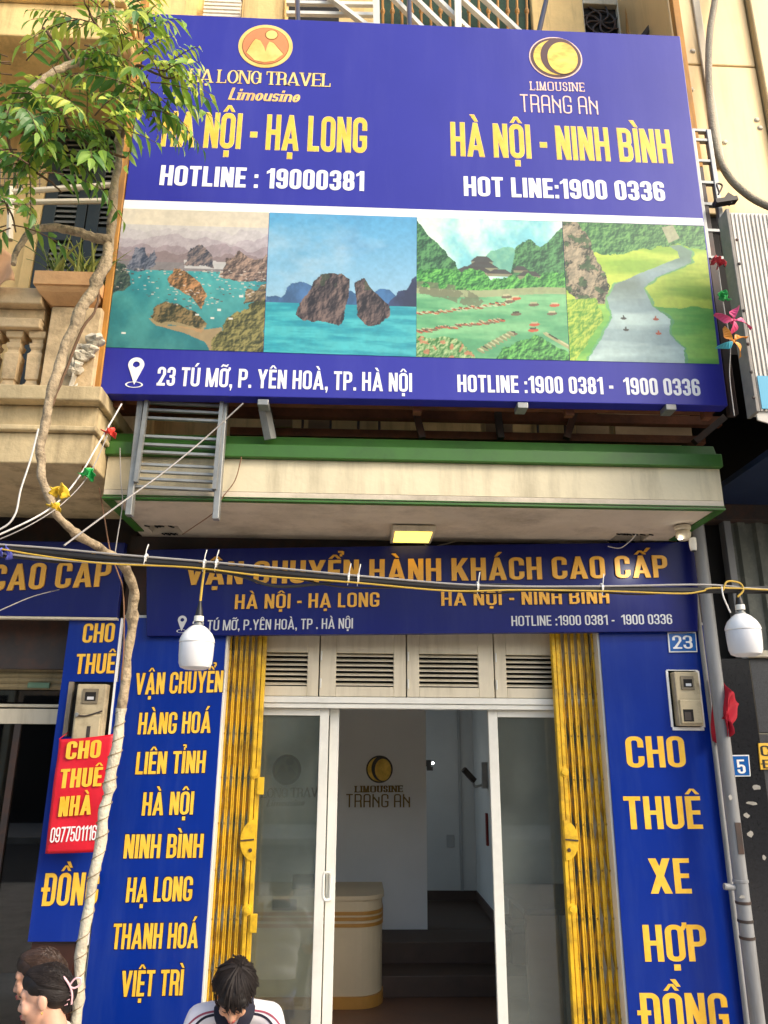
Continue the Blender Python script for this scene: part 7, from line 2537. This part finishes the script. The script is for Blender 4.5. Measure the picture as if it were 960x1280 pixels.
def boy_extra(t, hd, w3, nb_, shz, sw):
    navy = M('navy knit', S(22, 24, 44), .8, .1, 40)
    mar = M('maroon braid', S(150, 70, 90), .8, .1, 40)
    # collar: two flaps round the neck
    q = MB()
    for s in (-1, 1):
        pts_in = [Vector((s * .012, nb_.y - .062, shz - .045)), Vector((s * .04, nb_.y - .050, shz + .015)), Vector((s * .062, nb_.y - .005, shz + .048)), Vector((s * .05, nb_.y + .045, shz + .062)), Vector((0, nb_.y + .068, shz + .066))]
        pts_out = [Vector((s * .05, nb_.y - .085, shz - .062)), Vector((s * .085, nb_.y - .055, shz - .012)), Vector((s * .092, nb_.y - .003, shz + .022)), Vector((s * .072, nb_.y + .066, shz + .03)), Vector((0, nb_.y + .092, shz + .03))]
        A, B_ = spline(pts_in, 4), spline(pts_out, 4)
        n = len(A)
        up = Vector((0, -.006, .010))
        q.add([w3(p) for p in A] + [w3(p) for p in B_] + [w3(p + up) for p in A] + [w3(p + up) for p in B_],
              [(i, i + 1, n + i + 1, n + i) for i in range(n - 1)] + [(2 * n + i, 3 * n + i, 3 * n + i + 1, 2 * n + i + 1) for i in range(n - 1)] + [(n + i, n + i + 1, 3 * n + i + 1, 3 * n + i) for i in range(n - 1)] + [(i, 2 * n + i, 2 * n + i + 1, i + 1) for i in range(n - 1)] + [(0, n, 3 * n, 2 * n)])
    q.build('collar', navy, t, smooth=True)
    # braids laid on the shoulder: found on the shirt by looking down its surface
    shirt = [o for o in t.children if o.name.startswith('shirt')][0]
    from mathutils.bvhtree import BVHTree
    me = shirt.data
    bv = BVHTree.FromPolygons([v.co.copy() for v in me.vertices], [tuple(p.vertices) for p in me.polygons])
    for s in (-1, 1):
        for off, mat, wd, nm in ((.0, mar, .0042, 'maroon_braid'), (.017, navy, .0052, 'navy_braid')):
            path = [(.072, -.052, .02), (.105, -.048, .016), (.14, -.042, .006), (.172, -.036, -.014), (.197, -.034, -.045), (.215, -.036, -.085), (.226, -.042, -.13)]
            Pn = []
            for x, y, z in path:
                k_ = min(1, max(0, (x - .1) / .11))
                p = w3(Vector((s * (x - off * k_ * 1.0), nb_.y + y - off * .55, shz + z - off * .95)))
                h = bv.find_nearest(p)
                Pn.append((h[0], h[1]))
            q = MB()
            C_ = spline([h[0] + h[1] * .001 for h in Pn], 5)
            N_ = spline([h[1] for h in Pn], 5)
            V = []
            for i in range(len(C_)):
                h = bv.find_nearest(C_[i]); c_, n_ = h[0], h[1]
                d = (C_[min(i + 1, len(C_) - 1)] - C_[max(i - 1, 0)]).normalized()
                sd_ = d.cross(n_).normalized() * wd
                V += [c_ + n_ * .0016 - sd_, c_ + n_ * .0026, c_ + n_ * .0016 + sd_]
            F = []
            for i in range(len(C_) - 1):
                F += [(3 * i, 3 * i + 1, 3 * i + 4, 3 * i + 3), (3 * i + 1, 3 * i + 2, 3 * i + 5, 3 * i + 4)]
            q.add(V, F)
            q.build(nm, mat, t, smooth=True)


bp_ = at(289, 1243, -1.12)
person('young man in white polo shirt with navy collar and striped shoulders, head bowed', Vector((bp_.x, -.88, 0)), .06, RAD(44), RAD(3), .885, m_skin, m_hair, 'boy', m_shirt_b,
       M('dark trousers', S(40, 42, 50), .8, .1), M('blue plastic stool', S(40, 80, 160), .4, .05), .235, 'low blue plastic stool under the young man', boy_extra)
m_cream_sh = M('cream blouse', S(226, 216, 200), .85, .06, 8, .15, 30)
m_pinkclip = M('pale pink hair clip', S(240, 190, 196), .35, .05)


def clip_extra(t, hd, w3, nb_, shz, sw):
    q = MB()
    q.tube(spline([hd((.03, .075, .085)), hd((.045, .100, .055)), hd((.047, .118, .02)), hd((.043, .122, -.015)), hd((.036, .115, -.05))], 5), [.0042] * 21, 8)
    loop = [hd((.047, .116 + .0, .025)), hd((.049, .140, .045)), hd((.047, .162, .040)), hd((.046, .158, .018)), hd((.047, .135, .010)), hd((.047, .118, .018))]
    q.tube(spline(loop, 5), .0038, 8)
    for k in range(9):
        f = k / 8
        z = .08 - .125 * f
        y = .082 + .036 * math.sin(f * 2.6)
        q.tube([hd((.040, y, z)), hd((.036, y - .014, z - .003))], [.0028, .0012], 6)
    q.build('hair_clip', m_pinkclip, t, smooth=True)
    q = MB(); q.lathe([(.001, -.006), (.0045, 0), (.001, .006)], hd((-.081, .008, -.044)), 8); q.build('earring', M('gold earring', S(226, 180, 90), .25, .05, metal=.8), t); q = MB(); q.lathe([(.001, -.006), (.0045, 0), (.001, .006)], hd((.081, .008, -.044)), 8)
    q.build('earring', M('gold earring', S(226, 180, 90), .25, .05, metal=.8), t)


w1 = at(47, 1247, -1.25)
person('woman in a cream blouse seen in profile with black hair in a pink claw clip', Vector((w1.x + .15, -1.25, 0)), RAD(-82), RAD(12), 0, w1.z + .125, m_skin2, m_hair, 'woman', m_cream_sh,
       M('grey trousers', S(90, 90, 96), .8, .1), M('red plastic stool', S(180, 40, 40), .4, .05), .12, 'low red plastic stool under the woman with the pink clip', clip_extra)
w2 = at(45, 1223, -.92)
person('second woman with dark brown hair, mostly hidden behind the woman with the pink clip', Vector((w2.x + .13, -.92, 0)), RAD(-80), RAD(14), 0, w2.z + .125, m_skin, m_hair2, 'woman', M('dark blouse', S(60, 52, 56), .85, .08),
       M('black trousers', S(34, 34, 36), .8, .1), M('green plastic stool', S(40, 120, 80), .4, .05), .12, 'low green plastic stool under the second woman')
